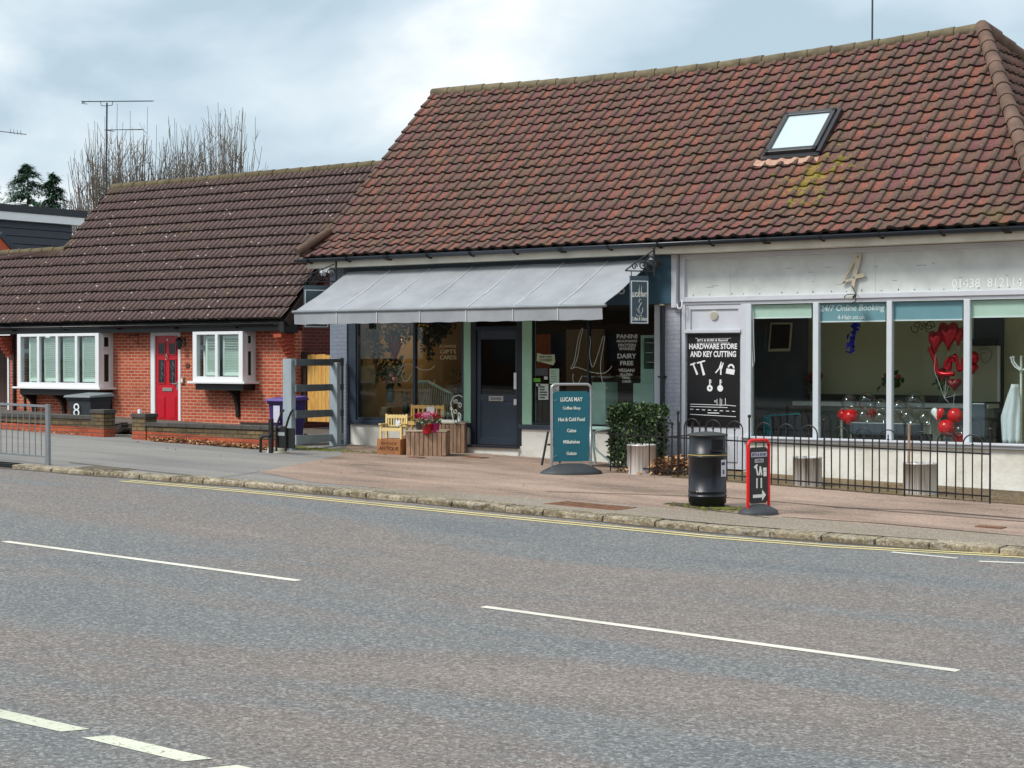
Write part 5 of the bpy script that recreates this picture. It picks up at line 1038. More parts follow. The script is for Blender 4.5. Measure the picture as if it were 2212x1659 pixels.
for pya, pyb, pyc, pyd in ((776, 790, 775, 790), (831, 847, 829, 842), (887, 904, 884, 898), (940, 961, 937, 950)):
    A0, A1 = P(638, pya, fy0+.02), P(638, pyb, fy0+.02); B0, B1 = P(741, pyc, 24.9), P(741, pyd, 24.9); q = MB(); v = []
    for (U, D_) in ((A0, A1), (B0, B1)):
        for dx in (0, .045): v += [(U.x+dx-.02, U.y, U.z), (D_.x+dx-.02, D_.y, D_.z)]
    q.add(v, [(0, 1, 3, 2), (4, 6, 7, 5), (0, 4, 5, 1), (2, 3, 7, 6), (0, 2, 6, 4), (1, 5, 7, 3)]); q.build('rail', fw if pya > 930 else fwd, fe, bevel=.004)
gt = thing('timber_gate', 'new yellow-brown boarded gate between the brick house and the cafe', 'gate', P(690, 915, 28.7)); YG = 28.3; q = MB(); xa, xb = X(664, YG), X(735, YG); n_ = 9; zt = P(690, 766, YG).z; zb = P(690, 914, YG).z; rr = random.Random(3)
for i in range(n_): q.box(xa+(xb-xa)*i/n_+.004, xa+(xb-xa)*(i+1)/n_-.004, YG, YG+.025, zb+.03, zt+rr.uniform(-.015, .02))
def woodm(name, c1, c2, sx=6, knots=True):
    m, nt, b = nm(name); v = coord(nt, 'Object', (sx, sx, .7)); n = noise(nt, 3, 5, v, .6, 1.2)
    nt.links.new(ramp(nt, n, [(.3, c1), (.7, c2)]), b.inputs['Base Color']); b.inputs['Roughness'].default_value = .75; bump(nt, b, n, .3, .01); return m
q.build('boards', woodm('pine_boards', C(188, 132, 56), C(226, 182, 100)), gt)
q = MB(); q.box(xa-.16, xa-.02, YG-.04, YG+.06, zb, P(656, 760, YG).z); q.build('post', M('dark_post', C(48, 30, 28), .7), gt)
q = MB(); q.box(xa-.2, xb, YG-1.9, YG-1.85, gz(xa)-.1, P(690, 917, YG-1.9).z); o = q.build('retaining_board', M('dark_board', C(50, 40, 34), .8, .3)); tag(o, 'dark low board across the passage below the timber gate', 'board')
# ------------------------------------------------------------------ black hoops and dog bowl by the fence
hp = thing('hoop_rail', 'low black tubular hoop with tall flat post in front of the purple bin', 'hoop rail', G(572, 978)); Yh = G(572, 978).y; q = MB(); A = lambda a_, b__, Y=Yh: at(a_, b__, Y)
q.tube([A(563, 979), A(563, 950), A(565, 945), A(571, 942), A(584, 941)], .026, 8); q.build('hoop', black, hp); q = MB(); a = A(583, 905); b_ = A(583, 979); q.box(a.x-.035, a.x+.035, Yh, Yh+.06, gz(a.x), a.z); q.build('post', black, hp)
for k_, (pa, pb, lb) in enumerate(((597, 613, 'left black panel with bent tubular top beside the fence post'), (617, 633, 'right black panel with bent tubular top against the fence post'))):
    t = thing('cycle_stop', lb, 'bollard panel', A((pa+pb)/2, 975), group='black panels with hooped tubes'); q = MB(); z0 = gz(-22); q.tube([A(pa, 975), A(pa, 925), A(pa+6, 905), A(pb-4, 890), A(pb, 886)], .02, 8); q.build('tube', black, t)
    q = MB(); u0, u1 = A(pa, 925), A(pb, 922); q.box(u0.x, u1.x, Yh+.03, Yh+.05, z0+.08, u0.z); q.build('panel', blackm, t)
    if k_ == 0: q = MB(); w0, w1 = A(pa+1, 941), A(pb, 934); q.box(w0.x, w1.x, Yh+.022, Yh+.03, w0.z, w1.z); q.build('reflector', M('grey_reflector', C(150, 158, 160)), t)
p = G(607, 977); t = thing('dog_bowl', 'white and steel dog bowl on the pavement below the black panels', 'dog bowl', p); p = p+Vector((0, -.1, 0)); q = MB(); q.lathe(p, [(.19, 0), (.17, .05), (.175, .085), (.165, .085), (.12, .03), (0.001, .02)], 20); q.build('bowl', M('cream_bowl', C(196, 190, 170), .4), t)
# ------------------------------------------------------------------ guard rail
gr_ = thing('guard_rail', 'galvanised steel pedestrian guard rail at the kerb on the far left', 'guard rail', G(103, 1005)); Yr = G(103, 1005).y; xr = X(103, Yr); ztop = P(103, 875, Yr).z; zbt = gz(xr)+.13
q = MB(); q.box(xr-.04, xr+.04, Yr-.025, Yr+.025, gz(xr)-.05, ztop+.01); q.build('post', steel, gr_, bevel=.004)
q = MB(); q.box(xr-2.06, xr-1.98, Yr-.025, Yr+.025, gz(xr-2)-.05, ztop+.06); q.build('post', steel, gr_, bevel=.004)
q = MB(); q.bar((xr, Yr, ztop-.02), (xr-4, Yr, ztop+.05), .04, .035); q.build('top_rail', steel, gr_); q = MB(); q.bar((xr, Yr, zbt), (xr-4, Yr, zbt+.08), .04, .03); q.build('bottom_rail', steel, gr_)
for i in range(1, 22):
    if i == 14: continue
    xx = xr-.143*i-.02; q = MB(); q.cyl((xx, Yr, zbt+.0025*i), (xx, Yr, ztop-.02), .008, n=6); q.build('bar', steel, gr_)
# ------------------------------------------------------------------ bow-top railings
rl = thing('bow_top_railing', 'black bow-top metal railing in front of the hair salon', 'railing', (X(1790, 23), 23, gz(-11)))
ya, yb = 23.25, 22.8; xa, xb = X(1437, ya), X(2140, yb); ry_ = lambda x: ya+(yb-ya)*(x-xa)/(xb-xa)
posts = []
for px in (1464, 1618.5, 1781, 1955, 2140):
    x_ = X(px, ry_(X(px, 23))); posts.append(x_)
gb = lambda x: gz(x)
for x_ in posts:
    y_ = ry_(x_); q = MB(); q.cyl((x_, y_, gb(x_)), (x_, y_, gb(x_)+1.0), .014, n=8); o = q.build('post', black, rl); q = MB(); q.ball((x_, y_, gb(x_)+1.02), .028, n=10, k=8); q.build('finial', black, o)
q = MB(); q.bar((xa, ya, gb(xa)+.62), (posts[-1], yb, gb(posts[-1])+.68), .012, .022); q.build('top_rail', black, rl); q = MB(); q.bar((xa, ya, gb(xa)+.1), (posts[-1], yb, gb(posts[-1])+.1), .012, .022); q.build('bottom_rail', black, rl)
def hoop(x0, x1):
    y0_, y1_ = ry_(x0), ry_(x1); r_ = (x1-x0)/2; zt_ = gb(x0)+.93-r_; q = MB()
    q.tube([(x0, y0_, gb(x0)+.03)]+[((x0+x1)/2-r_*math.cos(t*math.pi/10), (y0_+y1_)/2, zt_+r_*math.sin(t*math.pi/10)) for t in range(11)]+[(x1, y1_, gb(x1)+.03)], .01, 6); q.build('hoop', black, rl)
    xm = (x0+x1)/2; ym = ry_(xm); q = MB(); q.cyl((xm, ym, gb(xm)+.05), (xm, ym, gb(xm)+.8), .009, n=6); q.lathe((xm, ym, gb(xm)+.78), [(.006, 0), (.022, .02), (.006, .035), (.013, .06), (.001, .1)], 8); q.build('spike', black, rl)
hoop(posts[0]-.41, posts[0]-.12)
for A_, B_ in zip(posts, posts[1:]):
    w_ = (B_-A_)/10.0
    for i in range(3): hoop(A_+w_*(.95+3*i), A_+w_*(3.05+3*i))
q = MB(); q.bar((xa, ya, gb(xa)+.62), (xa, 25, gb(xa)+.62), .012, .022); q.bar((xa, ya, gb(xa)+.1), (xa, 25, gb(xa)+.1), .012, .022)
q.build('return_rail', black, rl)
for i in range(1, 8): yy = ya+(25-ya)*i/8; q = MB(); q.cyl((xa, yy, gb(xa)+.02), (xa, yy, gb(xa)+.85), .009, n=6); q.build('bar', black, rl)

# railing in front of the hedge, left of the return
q = MB(); xl = X(1319, ya); q.bar((xl, ya, gb(xl)+.1), (xa, ya, gb(xa)+.1), .012, .022); q.build('bottom_rail', black, rl)
q = MB(); q.bar((xl, ya, gb(xl)+.62), (xa, ya, gb(xa)+.62), .012, .022); q.build('top_rail', black, rl)
for px in (1319, 1335, 1351, 1372, 1388, 1403, 1419): x_ = X(px, ya); q = MB(); q.cyl((x_, ya, gb(x_)+.02), (x_, ya, gb(x_)+.8), .01, n=6); q.build('bar', black, rl)
# ------------------------------------------------------------------ planters and hedge
def planter(px, pyb, rpx, hpx, lab):
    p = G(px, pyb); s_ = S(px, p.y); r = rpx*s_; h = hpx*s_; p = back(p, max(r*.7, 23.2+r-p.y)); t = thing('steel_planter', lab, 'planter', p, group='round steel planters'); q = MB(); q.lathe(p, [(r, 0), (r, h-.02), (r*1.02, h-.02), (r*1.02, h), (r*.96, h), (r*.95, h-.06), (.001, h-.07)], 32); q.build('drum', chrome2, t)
    q = MB(); q.lathe(p, [(.001, h-.068), (r*.94, h-.066), (r*.94, h-.05), (.001, h-.045)], 20); q.build('soil', M('planter_soil', C(44, 34, 26), .9, .3, 20), t)
    return p, r, h
chrome2, nt_, b__ = nm('steel_painted_reflections'); nt_.links.new(ramp(nt_, noise(nt_, 9, 3, coord(nt_, 'Object', (1, 1, .03)), .7), [(.36, C(120, 116, 112)), (.44, C(205, 202, 198)), (.54, C(232, 230, 226)), (.6, C(150, 144, 138)), (.66, C(236, 234, 230))]), b__.inputs['Base Color']); b__.inputs['Metallic'].default_value = .3; b__.inputs['Roughness'].default_value = .28  # bright and dark reflection streaks painted into the steel's base colour
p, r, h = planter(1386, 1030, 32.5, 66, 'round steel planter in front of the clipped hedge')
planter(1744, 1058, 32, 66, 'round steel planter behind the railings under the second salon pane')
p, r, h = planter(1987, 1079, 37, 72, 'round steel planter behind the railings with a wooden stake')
q = MB(); q.bar((p.x-r*.72, p.y, p.z+h-.1), (p.x-r*.7, p.y, p.z+h+.55), .03, .03, (0, 1, 0)); tag(q.build('stake', M('bare_wood', C(150, 120, 96), .8, .2)), 'thin wooden stake standing in the planter below the third salon pane', 'stake')
hedge = thing('clipped_hedge', 'clipped dark green hedge bush beside the black downpipe', 'hedge', G(1375, 1028)); b0 = G(1375, 1026); Yh = 24.1
x0, x1 = X(1319, Yh), X(1414, Yh); zt = P(1375, 880, Yh).z; zb = gz(x0); q = MB(); rr = random.Random(8)
for _ in range(7500):
    u, v_, w_ = rr.random(), rr.random(), rr.random()
    f_ = rr.random()
    if f_ < .5: v_ = rr.random()**2*.25
    elif f_ < .66: w_ = 1-rr.random()**2*.15
    elif f_ < .82: u = 1-rr.random()**2*.15
    else: u = rr.random()**2*.15
    if w_ < .45 and rr.random() < .35: continue
    bulge = .03*math.sin(u*9+w_*7)+.03*math.sin(w_*13+u*4)
    c = Vector((x0+(x1-x0)*u+bulge, Yh-.05+.5*v_-bulge, zb+.08+(zt-zb-.08)*w_+rr.gauss(0, .02)))
    a_ = Vector((rr.gauss(0, 1), rr.gauss(-.6, 1), rr.gauss(.4, 1))).normalized(); b__ = a_.cross(Vector((rr.gauss(0, 1), rr.gauss(0, 1), rr.gauss(0, 1)))).normalized(); L_ = .075*rr.uniform(.6, 1.25); wd = L_*.32; nn_ = a_.cross(b__)*L_*.15
    q.add([c, c+a_*L_*.5+b__*wd+nn_, c+a_*L_, c+a_*L_*.5-b__*wd+nn_], [(0, 1, 2, 3)])
def leafmat(name, cs, rough=.45):
    m, nt, b = nm(name); g = nt.nodes.new('ShaderNodeNewGeometry'); nt.links.new(ramp(nt, g.outputs['Random Per Island'], [(i/(len(cs)-1), c) for i, c in enumerate(cs)]), b.inputs['Base Color']); b.inputs['Roughness'].default_value = rough; return m
lh = leafmat('laurel_leaf', [C(34, 52, 34), C(52, 76, 44), C(76, 102, 62), C(112, 128, 88)]); q.build('foliage', lh, hedge, recalc=False)
q = MB()
for i in range(14): xx = x0+(x1-x0)*(i+.5)/14; q.tube([(xx, Yh+.3, zb), (xx+rr.uniform(-.05, .05), Yh+.3, zb+.5), (xx+rr.uniform(-.1, .1), Yh+.3, zt-.15)], .012, 5)
q.build('stems', M('hedge_stem', C(70, 60, 44), .8), hedge)
# fallen leaves
def litter(name, lab, cols, gen, n, size, seed):
    q = MB(); rr = random.Random(seed)
    for _ in range(n):
        p_, lift = gen(rr); a = rr.uniform(0, 6.28); t = rr.uniform(-.6, .6); d = Vector((math.cos(a), math.sin(a), t)).normalized(); e = d.cross(Vector((rr.gauss(0, .4), rr.gauss(0, .4), 1))).normalized(); L_ = size*rr.uniform(.5, 1.2)
        c = Vector((p_[0], p_[1], gz(p_[0])+.02+lift)); up = Vector((0, 0, L_*.3)); q.add([c-d*L_*.5+up*.5, c+e*L_*.35, c+d*L_*.5+up, c-e*L_*.35+up*.4], [(0, 1, 2, 3)])
    o = q.build(name, leafmat(name+'_mat', cols, .8), recalc=False); return tag(o, lab, 'leaves', kind='stuff')
dl = [C(78, 48, 26), C(128, 82, 44), C(176, 128, 84), C(204, 168, 130)]
litter('fallen_leaves', 'dry leaves gathered along the foot of the low garden wall', dl, lambda r_: ((lambda x: (x, GY-.05-abs(r_.gauss(0, .07))))(r_.uniform(X(335, GY), X(606, GY))), r_.random()**3*.06), 620, .08, 1)
litter('fallen_leaves', 'brown leaves heaped behind the railings beside the hedge', dl, lambda r_: ((r_.uniform(X(1424, 24), X(1505, 24)), r_.uniform(23.3, 24.7)), r_.random()*.22), 520, .12, 2)
litter('fallen_leaves', 'brown leaves lying around the steel planter by the hedge', dl, lambda r_: ((r_.uniform(X(1335, 23.4), X(1440, 23.4)), r_.uniform(23.2, 24.2)), r_.random()**2*.05), 160, .08, 3)
litter('fallen_leaves', 'scattered leaf scraps over pavement, road edge and yard', dl, lambda r_: ((r_.uniform(-34, -3), 17.3+r_.random()**.5*7.6), 0), 220, .04, 4)
litter('fallen_leaves', 'leaves collected in the kerb channel by the gully', dl, lambda r_: ((r_.uniform(-25.5, -22.2), r_.uniform(16.85, 17.08)), -.12), 120, .07, 5)
litter('fallen_leaves', 'leaves along the base of the left garden wall', dl, lambda r_: ((r_.uniform(-32, -26.8), GY-.04-abs(r_.gauss(0, .05))), 0), 130, .06, 6)
mossm = M('moss', C(98, 104, 36), .95, .35, 12, bmp=.6, bsc=60)
def moss(cx_, cy_, rx, ry, lab, seed):
    q = MB(); rr = random.Random(seed); n = 480
    for _ in range(n):
        a = rr.uniform(0, 6.28); r_ = abs(rr.gauss(0, .42)); x_, y_ = cx_+rx*r_*math.cos(a), cy_+ry*r_*math.sin(a); s_ = rr.uniform(.012, .04)
        q.lathe((x_, y_, gz(x_)+.006), [(s_, 0), (s_*.7, s_*.25), (s_*.1, s_*.35)], 5)
    tag(q.build('moss', mossm, recalc=False), lab, 'moss', kind='stuff')
p = G(525, 966); moss(p.x, p.y, 1.1, .22, 'green moss strip at the foot of the right garden wall', 1)
p = G(690, 971); moss(p.x, p.y, 1.4, .4, 'green moss on the ground below the timber fence', 2)
p = G(1528, 1100); moss(p.x, p.y+.2, .8, .42, 'green moss around the foot of the black litter bin', 3)
dirt = M('ground_dirt', C(70, 60, 44), .95, .4, 6, bmp=.5)
def dirtpatch(cx_, cy_, rx, ry, seed):
    q = MB(); rr = random.Random(seed); n = 36; q.poly([(cx_+rx*math.cos(i*6.2832/n)*rr.uniform(.75, 1.1), cy_+ry*math.sin(i*6.2832/n)*rr.uniform(.75, 1.1), 0) for i in range(n)]); q.v = [(a, b_, gz(a)+.0125) for a, b_, c in q.v]; tag(q.build('dirt_patch', dirt), kind='structure')
p = G(1528, 1098); dirtpatch(p.x-.1, p.y+.12, .55, .3, 4)
# ------------------------------------------------------------------ litter bin
p = back(G(1528, 1098), .2); rB = .25; t = thing('litter_bin', 'tall black cylindrical litter bin with gold band on the footway', 'litter bin', p)
bb = M('black_bin_plastic', C(20, 25, 34), .38, .15, 4); s_ = S(1528, p.y); H = 167*s_; q = MB()
k_ = H/1.02
q.lathe(p, [(r_*k_, z_*k_) for r_, z_ in ((.228, 0), (.23, .05), (.248, .06), (.252, .14), (.258, .145), (.258, .155), (.25, .16), (.25, .2), (.256, .205), (.256, .215), (.249, .22), (.249, .655), (.257, .66), (.257, .675), (.25, .68), (.25, .695), (.257, .7), (.257, .712), (.24, .72), (.24, .935))], 40); bo = q.build('body', bb, t)
q = MB(); q.lathe(p, [(r_*k_, z_*k_) for r_, z_ in ((.24, .936), (.268, .94), (.27, .955), (.25, .965), (.15, .985), (.05, .995), (.001, .997))], 40); q.build('lid', M('bin_lid', C(52, 54, 54), .5, .15), t)
q = MB(); q.lathe(p, [(.2575*k_, .684*k_), (.2595*k_, .687*k_), (.2595*k_, .694*k_), (.2575*k_, .697*k_)], 40); q.build('band', M('gold_band', C(176, 156, 96), .4, .2, 6), t)
def cylpatch(p, r, a0, a1, z0, z1, th=.004, n=8):
    q = MB(); v = []
    for i in range(n+1):
        a = a0+(a1-a0)*i/n
        for rr_ in (r, r+th):
            for zz in (z0, z1): v.append((p.x+rr_*math.sin(a), p.y-rr_*math.cos(a), p.z+zz))
    q.add(v, [f for i in range(n) for f in ((4*i+2, 4*i+6, 4*i+7, 4*i+3), (4*i, 4*i+1, 4*i+5, 4*i+4), (4*i+1, 4*i+3, 4*i+7, 4*i+5), (4*i, 4*i+4, 4*i+6, 4*i+2))]); return q
va = math.atan2(-p.x, p.y)  # direction toward the camera
va = math.atan2(0-p.x, p.y)
for a0 in (.55, ): q = cylpatch(p, .241*k_, va+a0-.32, va+a0+.42, .765*k_, .9*k_, .006); q.build('opening', M('bin_mouth', C(6, 7, 10), .8), t); q = cylpatch(p, .246*k_, va+a0-.4, va+a0+.42, .735*k_, .765*k_, .02); q.build('mouth_lip', bb, t)
q = cylpatch(p, .251*k_, va+.78, va+1.28, .41*k_, .63*k_, .003); lbm = M('sticker_white', C(214, 214, 226), .5, .06, 20); sk_ = q.build('sticker', lbm, t)
q = cylpatch(p, .252*k_, va+.82, va+1.1, .56*k_, .6*k_, .004, 3); q.build('print', M('sticker_ink', C(40, 40, 60)), sk_); q = cylpatch(p, .252*k_, va+.9, va+1.05, .44*k_, .5*k_, .004, 3); q.build('print', M('sticker_ink2', C(90, 90, 110)), sk_)
for a0 in (-.55, -.42, -.3): q = MB(); a = va+a0; q.ball((p.x+.256*k_*math.sin(a), p.y-.256*k_*math.cos(a), p.z+.212*k_), .012, n=8, k=5); q.build('rivet', M('rivet', C(170, 170, 170), .3, metal=.8), t)
# ------------------------------------------------------------------ pavement signs
rub = M('grey_rubber_base', C(58, 62, 66), .6, .15, 5)
def domebase(q, w_, d_, h, n=28, px=1.0):
    q.lathe((0, 0, 0), [(.5, 0), (.5, .03), (.46, .06), (.33, h*.72), (.2, h*.95), (.001, h)], n, w_, d_)
p = back(G(1234, 1026), .2); s_ = S(1234, p.y)
t = thing('pavement_sign', 'teal pavement sign in a silver frame listing coffee shop items', 'sign', p, R(54), local=True)
q = MB(); domebase(q, 1.02, .62, .17); q.build('base', rub, t)
SW, SH = .66, 1.42; al = M('aluminium_frame', C(170, 174, 176), .35, .08, metal=.7); zb_ = .17
q = MB(); rr_ = .07; pts = [(-SW/2, 0, zb_-.05), (-SW/2, 0, SH-rr_)]+[(-SW/2+rr_-rr_*math.cos(i*math.pi/8), 0, SH-rr_+rr_*math.sin(i*math.pi/8)) for i in range(5)]+[(SW/2-rr_+rr_*math.sin(i*math.pi/8), 0, SH-rr_+rr_*math.cos(i*math.pi/8)) for i in range(5)]+[(SW/2, 0, SH-rr_), (SW/2, 0, zb_-.05)]
q.tube(pts, .022, 8); q.build('frame', al, t)
q = MB(); e = .035; bx = SW/2-.03; q.prism([(-bx, zb_+.03), (bx, zb_+.03), (bx, SH-.15), (bx-.04, SH-.11), (-bx+.04, SH-.11), (-bx, SH-.15)], -.012, .012); pn = q.build('panel', M('teal_panel', C(20, 106, 122), .4, .05), t)
wl2 = M('cream_letters', C(236, 238, 230), .5)
z_ = SH-.11; ph = z_-zb_-.03
for s1, fw_, fv, fh in (('LUCAS MAY', .62, .115, .062), ('Coffee Shop', .5, .245, .055), ('Hot & Cold Food', .74, .4, .055), ('Cakes', .26, .56, .05), ('Milkshakes', .46, .72, .05), ('Gelato', .28, .885, .05)): text(s1, -bx*fw_, bx*fw_, z_-ph*fv-ph*fh/2, z_-ph*fv+ph*fh/2, -.017, wl2, pn, off=.028)
q = MB()
for x_, zz in ((-bx, zb_+.12), (bx-.02, zb_+.12), (-bx, SH-.25)): q.tube([(x_-.03, -.014, zz+.02), (x_+.01, -.02, zz-.01), (x_+.05, -.014, zz+.01)], .005, 4)
q.build('clip', al, t)
# small red framed sign
p = back(G(1638, 1113), .1); t = thing('pavement_sign', 'small red framed sign with white tools and a right-pointing arrow', 'sign', p, R(-20)+YAW, local=True)
q = MB(); domebase(q, .56, .44, .13); q.build('base', rub, t)
t.rotation_euler = (0, 0, R(74)); SW, SH = .37, .93
q = MB(); rr_ = .07; pts = [(-SW/2, 0, .04), (-SW/2, 0, SH-rr_)]+[(-SW/2+rr_-rr_*math.cos(i*math.pi/8), 0, SH-rr_+rr_*math.sin(i*math.pi/8)) for i in range(5)]+[(SW/2-rr_+rr_*math.sin(i*math.pi/8), 0, SH-rr_+rr_*math.cos(i*math.pi/8)) for i in range(5)]+[(SW/2, 0, SH-rr_), (SW/2, 0, .06)]
q.tube(pts, .02, 8); q.build('frame', redf, t)
q = MB(); bx = SW/2-.03; zb_, zt_ = .14, SH-.09; q.prism([(-bx, zb_+.03), (-bx+.03, zb_), (bx-.03, zb_), (bx, zb_+.03), (bx, zt_-.03), (bx-.03, zt_), (-bx+.03, zt_), (-bx, zt_-.03)], -.01, .01); pn = q.build('panel', M('black_sign_panel', C(34, 36, 38), .45), t)
q = MB(); q.prism([(-bx*.9, zt_-.12), (bx*.9, zt_-.12), (bx*.9, zt_-.06), (-bx*.9, zt_-.06)], -.014, -.0105); q.build('strip', M('lilac_strip', C(190, 186, 206)), pn); text('BITS & BOBS', -bx*.8, bx*.8, zt_-.108, zt_-.072, -.016, M('ink', C(40, 40, 60)), pn)
q = MB(); q.prism([(-bx*.5, zt_-.19), (bx*.5, zt_-.19), (bx*.5, zt_-.145), (-bx*.5, zt_-.145)], -.014, -.0105); q.build('strip', M('lilac_strip2', C(196, 196, 200)), pn); text('OPEN', -bx*.4, bx*.4, zt_-.182, zt_-.153, -.016, M('ink2', C(50, 50, 60)), pn)
q = MB()
def st(a, b_, w_=.012):
    A_, B_ = Vector((a[0]*bx, 0, zb_+(zt_-zb_)*a[1])), Vector((b_[0]*bx, 0, zb_+(zt_-zb_)*b_[1])); d = (B_-A_).normalized(); n_ = Vector((-d.z, 0, d.x))*w_; q.prism([((A_+n_).x, (A_+n_).z), ((A_-n_).x, (A_-n_).z), ((B_-n_).x, (B_-n_).z), ((B_+n_).x, (B_+n_).z)], -.014-.001*random.random(), -.0105)
st((-.35, .66), (-.15, .5)); st((-.55, .64), (-.2, .69), .014); st((.15, .66), (0, .5)); st((.15, .64), (.3, .5)); st((.45, .6), (.85, .6), .022); st((.5, .52), (.85, .52), .03); st((-.25, .45), (-.25, .32)); st((-.33, .3), (-.17, .3), .02); st((.25, .45), (.25, .32)); st((.17, .3), (.33, .3), .02); st((-.7, .13), (.4, .13), .02)
q.prism([(bx*.35, zb_+.03), (bx*.8, zb_+.1), (bx*.35, zb_+.17)], -.014, -.0105); q.build('pictogram', wl2, pn)
# ------------------------------------------------------------------ cafe table
Yt = 23.9; t = thing('bistro_table', 'folding bistro table with metal legs behind the teal pavement sign', 'table', P(1290, 1015, Yt)); tm = M('table_metal', C(120, 142, 138), .4, .1); dk = M('dark_leg', C(52, 50, 52), .4)
q = MB(); c = P(1262, 925, Yt); q.lathe((c.x, c.y+.1, c.z-.02), [(.36, 0), (.37, .01), (.37, .03), (.36, .035)], 28); q.build('tabletop', M('table_top_mint', C(176, 204, 194), .4), t)
for pts, mt in (([(1276, 926), (1281, 960), (1287, 1003)], tm), ([(1321, 925), (1290, 930), (1283, 938), (1284, 965), (1292, 975), (1315, 995), (1322, 1008)], tm), ([(1270, 960), (1276, 985), (1277, 1000)], tm)):
    q = MB(); q.tube([P(a_, b__, Yt-.1) for a_, b__ in pts], .018, 8); q.build('leg', mt, t)
t = thing('folding_chair', 'dark metal folding chair mostly hidden by the teal pavement sign', 'chair', P(1180, 1015, 23.6)); Yk = 23.6
for pts in ([(1184, 932), (1176, 975), (1168, 1018)], [(1196, 946), (1203, 985), (1210, 1000)]): q = MB(); q.tube([P(a_, b__, Yk) for a_, b__ in pts], .02, 8); q.build('leg', dk, t)
q = MB(); a, b_ = P(1182, 960, Yk), P(1240, 964, Yk); q.box(a.x, b_.x, Yk, Yk+.36, a.z-.02, a.z+.012); q.build('seat', dk, t)
# ------------------------------------------------------------------ crates, toy benches, flower pots
oldw = woodm('old_crate_wood', C(120, 94, 76), C(176, 144, 118), 3); crw = woodm('antique_crate_wood', C(132, 84, 48), C(170, 116, 70), 3); yel = M('pale_yellow_wood', C(226, 200, 136), .6, .08); ylb = M('honey_wood', C(214, 174, 104), .6, .1)
def crate(p, w_, d_, h, rz, mat, lab, nsl=8, slat=True, txt=None, grp=None):
    t = thing('wooden_crate', lab, 'crate', p, rz, local=True, group=grp); q = MB(); rr = random.Random(int(w_*1000))
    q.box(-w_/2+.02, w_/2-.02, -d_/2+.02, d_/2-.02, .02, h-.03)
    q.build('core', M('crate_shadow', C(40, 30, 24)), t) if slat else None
    q = MB()
    if slat:
        for i in range(nsl):
            a = -w_/2+w_*i/nsl
            for yy in (-d_/2, d_/2-.018): q.box(a+.004, a+w_/nsl-.006, yy, yy+.018, rr.uniform(0, .015), h-rr.uniform(.0, .015))
        m_ = max(3, int(nsl*d_/w_))
        for i in range(m_):
            a = -d_/2+.02+(d_-.04)*i/m_
            for xx in (-w_/2, w_/2-.018): q.box(xx, xx+.018, a+.004, a+(d_-.04)/m_-.006, rr.uniform(0, .015), h-rr.uniform(0, .015))
    else: q.box(-w_/2, w_/2, -d_/2, d_/2, 0, h)
    q.build('slats' if slat else 'box', mat, t, bevel=.004)
    if slat: q = MB(); q.box(-w_/2-.01, w_/2+.01, -d_/2-.01, d_/2+.01, h, h+.018); q.build('top', M('pale_top', C(190, 172, 148), .7, .1), t)
    if txt:
        ink = M('brown_ink', C(72, 40, 20), .8)
        text(txt[0], -w_*.35, w_*.35, h*.62, h*.8, -d_/2-.003, ink, t, off=0); text(txt[1], -w_*.42, w_*.42, h*.25, h*.52, -d_/2-.003, ink, t, off=.02)
    return t
pc = back(G(851, 983), .2); wS = S(851, pc.y)
crate(pc, .5, .34, .28, R(6), crw, 'small antique printed wooden crate under the little yellow bench', slat=False, txt=('VINTAGE', 'ANTIQUE'))
pb = back(G(925, 987), .32);  crate(pb, .72, .5, .44, R(30), oldw, 'low slatted wooden crate carrying the cyclamen pots', 9, grp='slatted wooden crates')
p2 = back(G(980, 980), .3);  crate(p2, .5, .42, .54, R(26), oldw, 'taller slatted wooden crate carrying the tray of tiny plants', 7, grp='slatted wooden crates')
def bench(p, w_, h, rz, mat, lab):
    t = thing('toy_bench', lab, 'toy bench', p, rz, local=True, group='small display benches'); d_ = w_*.5; sh = h*.42
    for x_ in (-w_/2, w_/2-.035):
        q = MB(); q.box(x_, x_+.035, -d_/2, -d_/2+.035, 0, sh*1.35); q.build('leg', mat, t); q = MB(); q.box(x_, x_+.035, d_/2-.035, d_/2, 0, h); q.build('leg', mat, t); q = MB(); q.box(x_-.008, x_+.043, -d_/2-.03, d_/2, sh*1.35, sh*1.35+.022); q.build('armrest', mat, t, bevel=.004)
    q = MB()
    for i in range(3): yy = -d_/2+.01+(d_-.05)*i/3; q.box(-w_/2+.0, w_/2, yy, yy+(d_-.05)/3-.012, sh, sh+.016)
    q.box(-w_/2+.035, w_/2-.035, -d_/2+.005, -d_/2+.02, sh-.045, sh-.002); q.build('seat', mat, t)
    q = MB(); n = 7
    for i in range(n): xx = -w_/2+.05+(w_-.1-.025)*i/(n-1); q.box(xx, xx+.025, d_/2-.028, d_/2-.012, sh+.05, h-.06)
    q.box(-w_/2+.035, w_/2-.035, d_/2-.03, d_/2-.008, sh+.03, sh+.055)
    pts = [(-w_/2+.035, h-.075), (w_/2-.035, h-.075), (w_/2-.035, h-.01)]+[(w_/2-.035-(w_-.07)*i/12, h-.015+.014*math.cos(i*math.pi)*.6) for i in range(1, 12)]+[(-w_/2+.035, h-.01)]
    q.prism(pts, d_/2-.032, d_/2-.006); q.build('backrest', mat, t)
    return t, w_, d_, h, sh
t, w_, d_, h, sh = bench(Vector((pc.x, pc.y, pc.z+.28)), .46, .44, R(8), yel, 'small pale yellow toy bench standing on the antique crate')
q = MB(); q.prism([(-.02, sh+.06), (.03, sh+.02), (.09, sh+.12), (.06, sh+.16), (.03, sh+.13), (-.01, sh+.17)], d_/2-.04, d_/2-.033); q.build('heart_tag', upvc, t)
q = MB(); q.box(-w_/2+.04, w_/2-.04, -d_/2+.04, d_/2-.05, sh+.017, sh+.028); q.build('cushion', blackm, t)
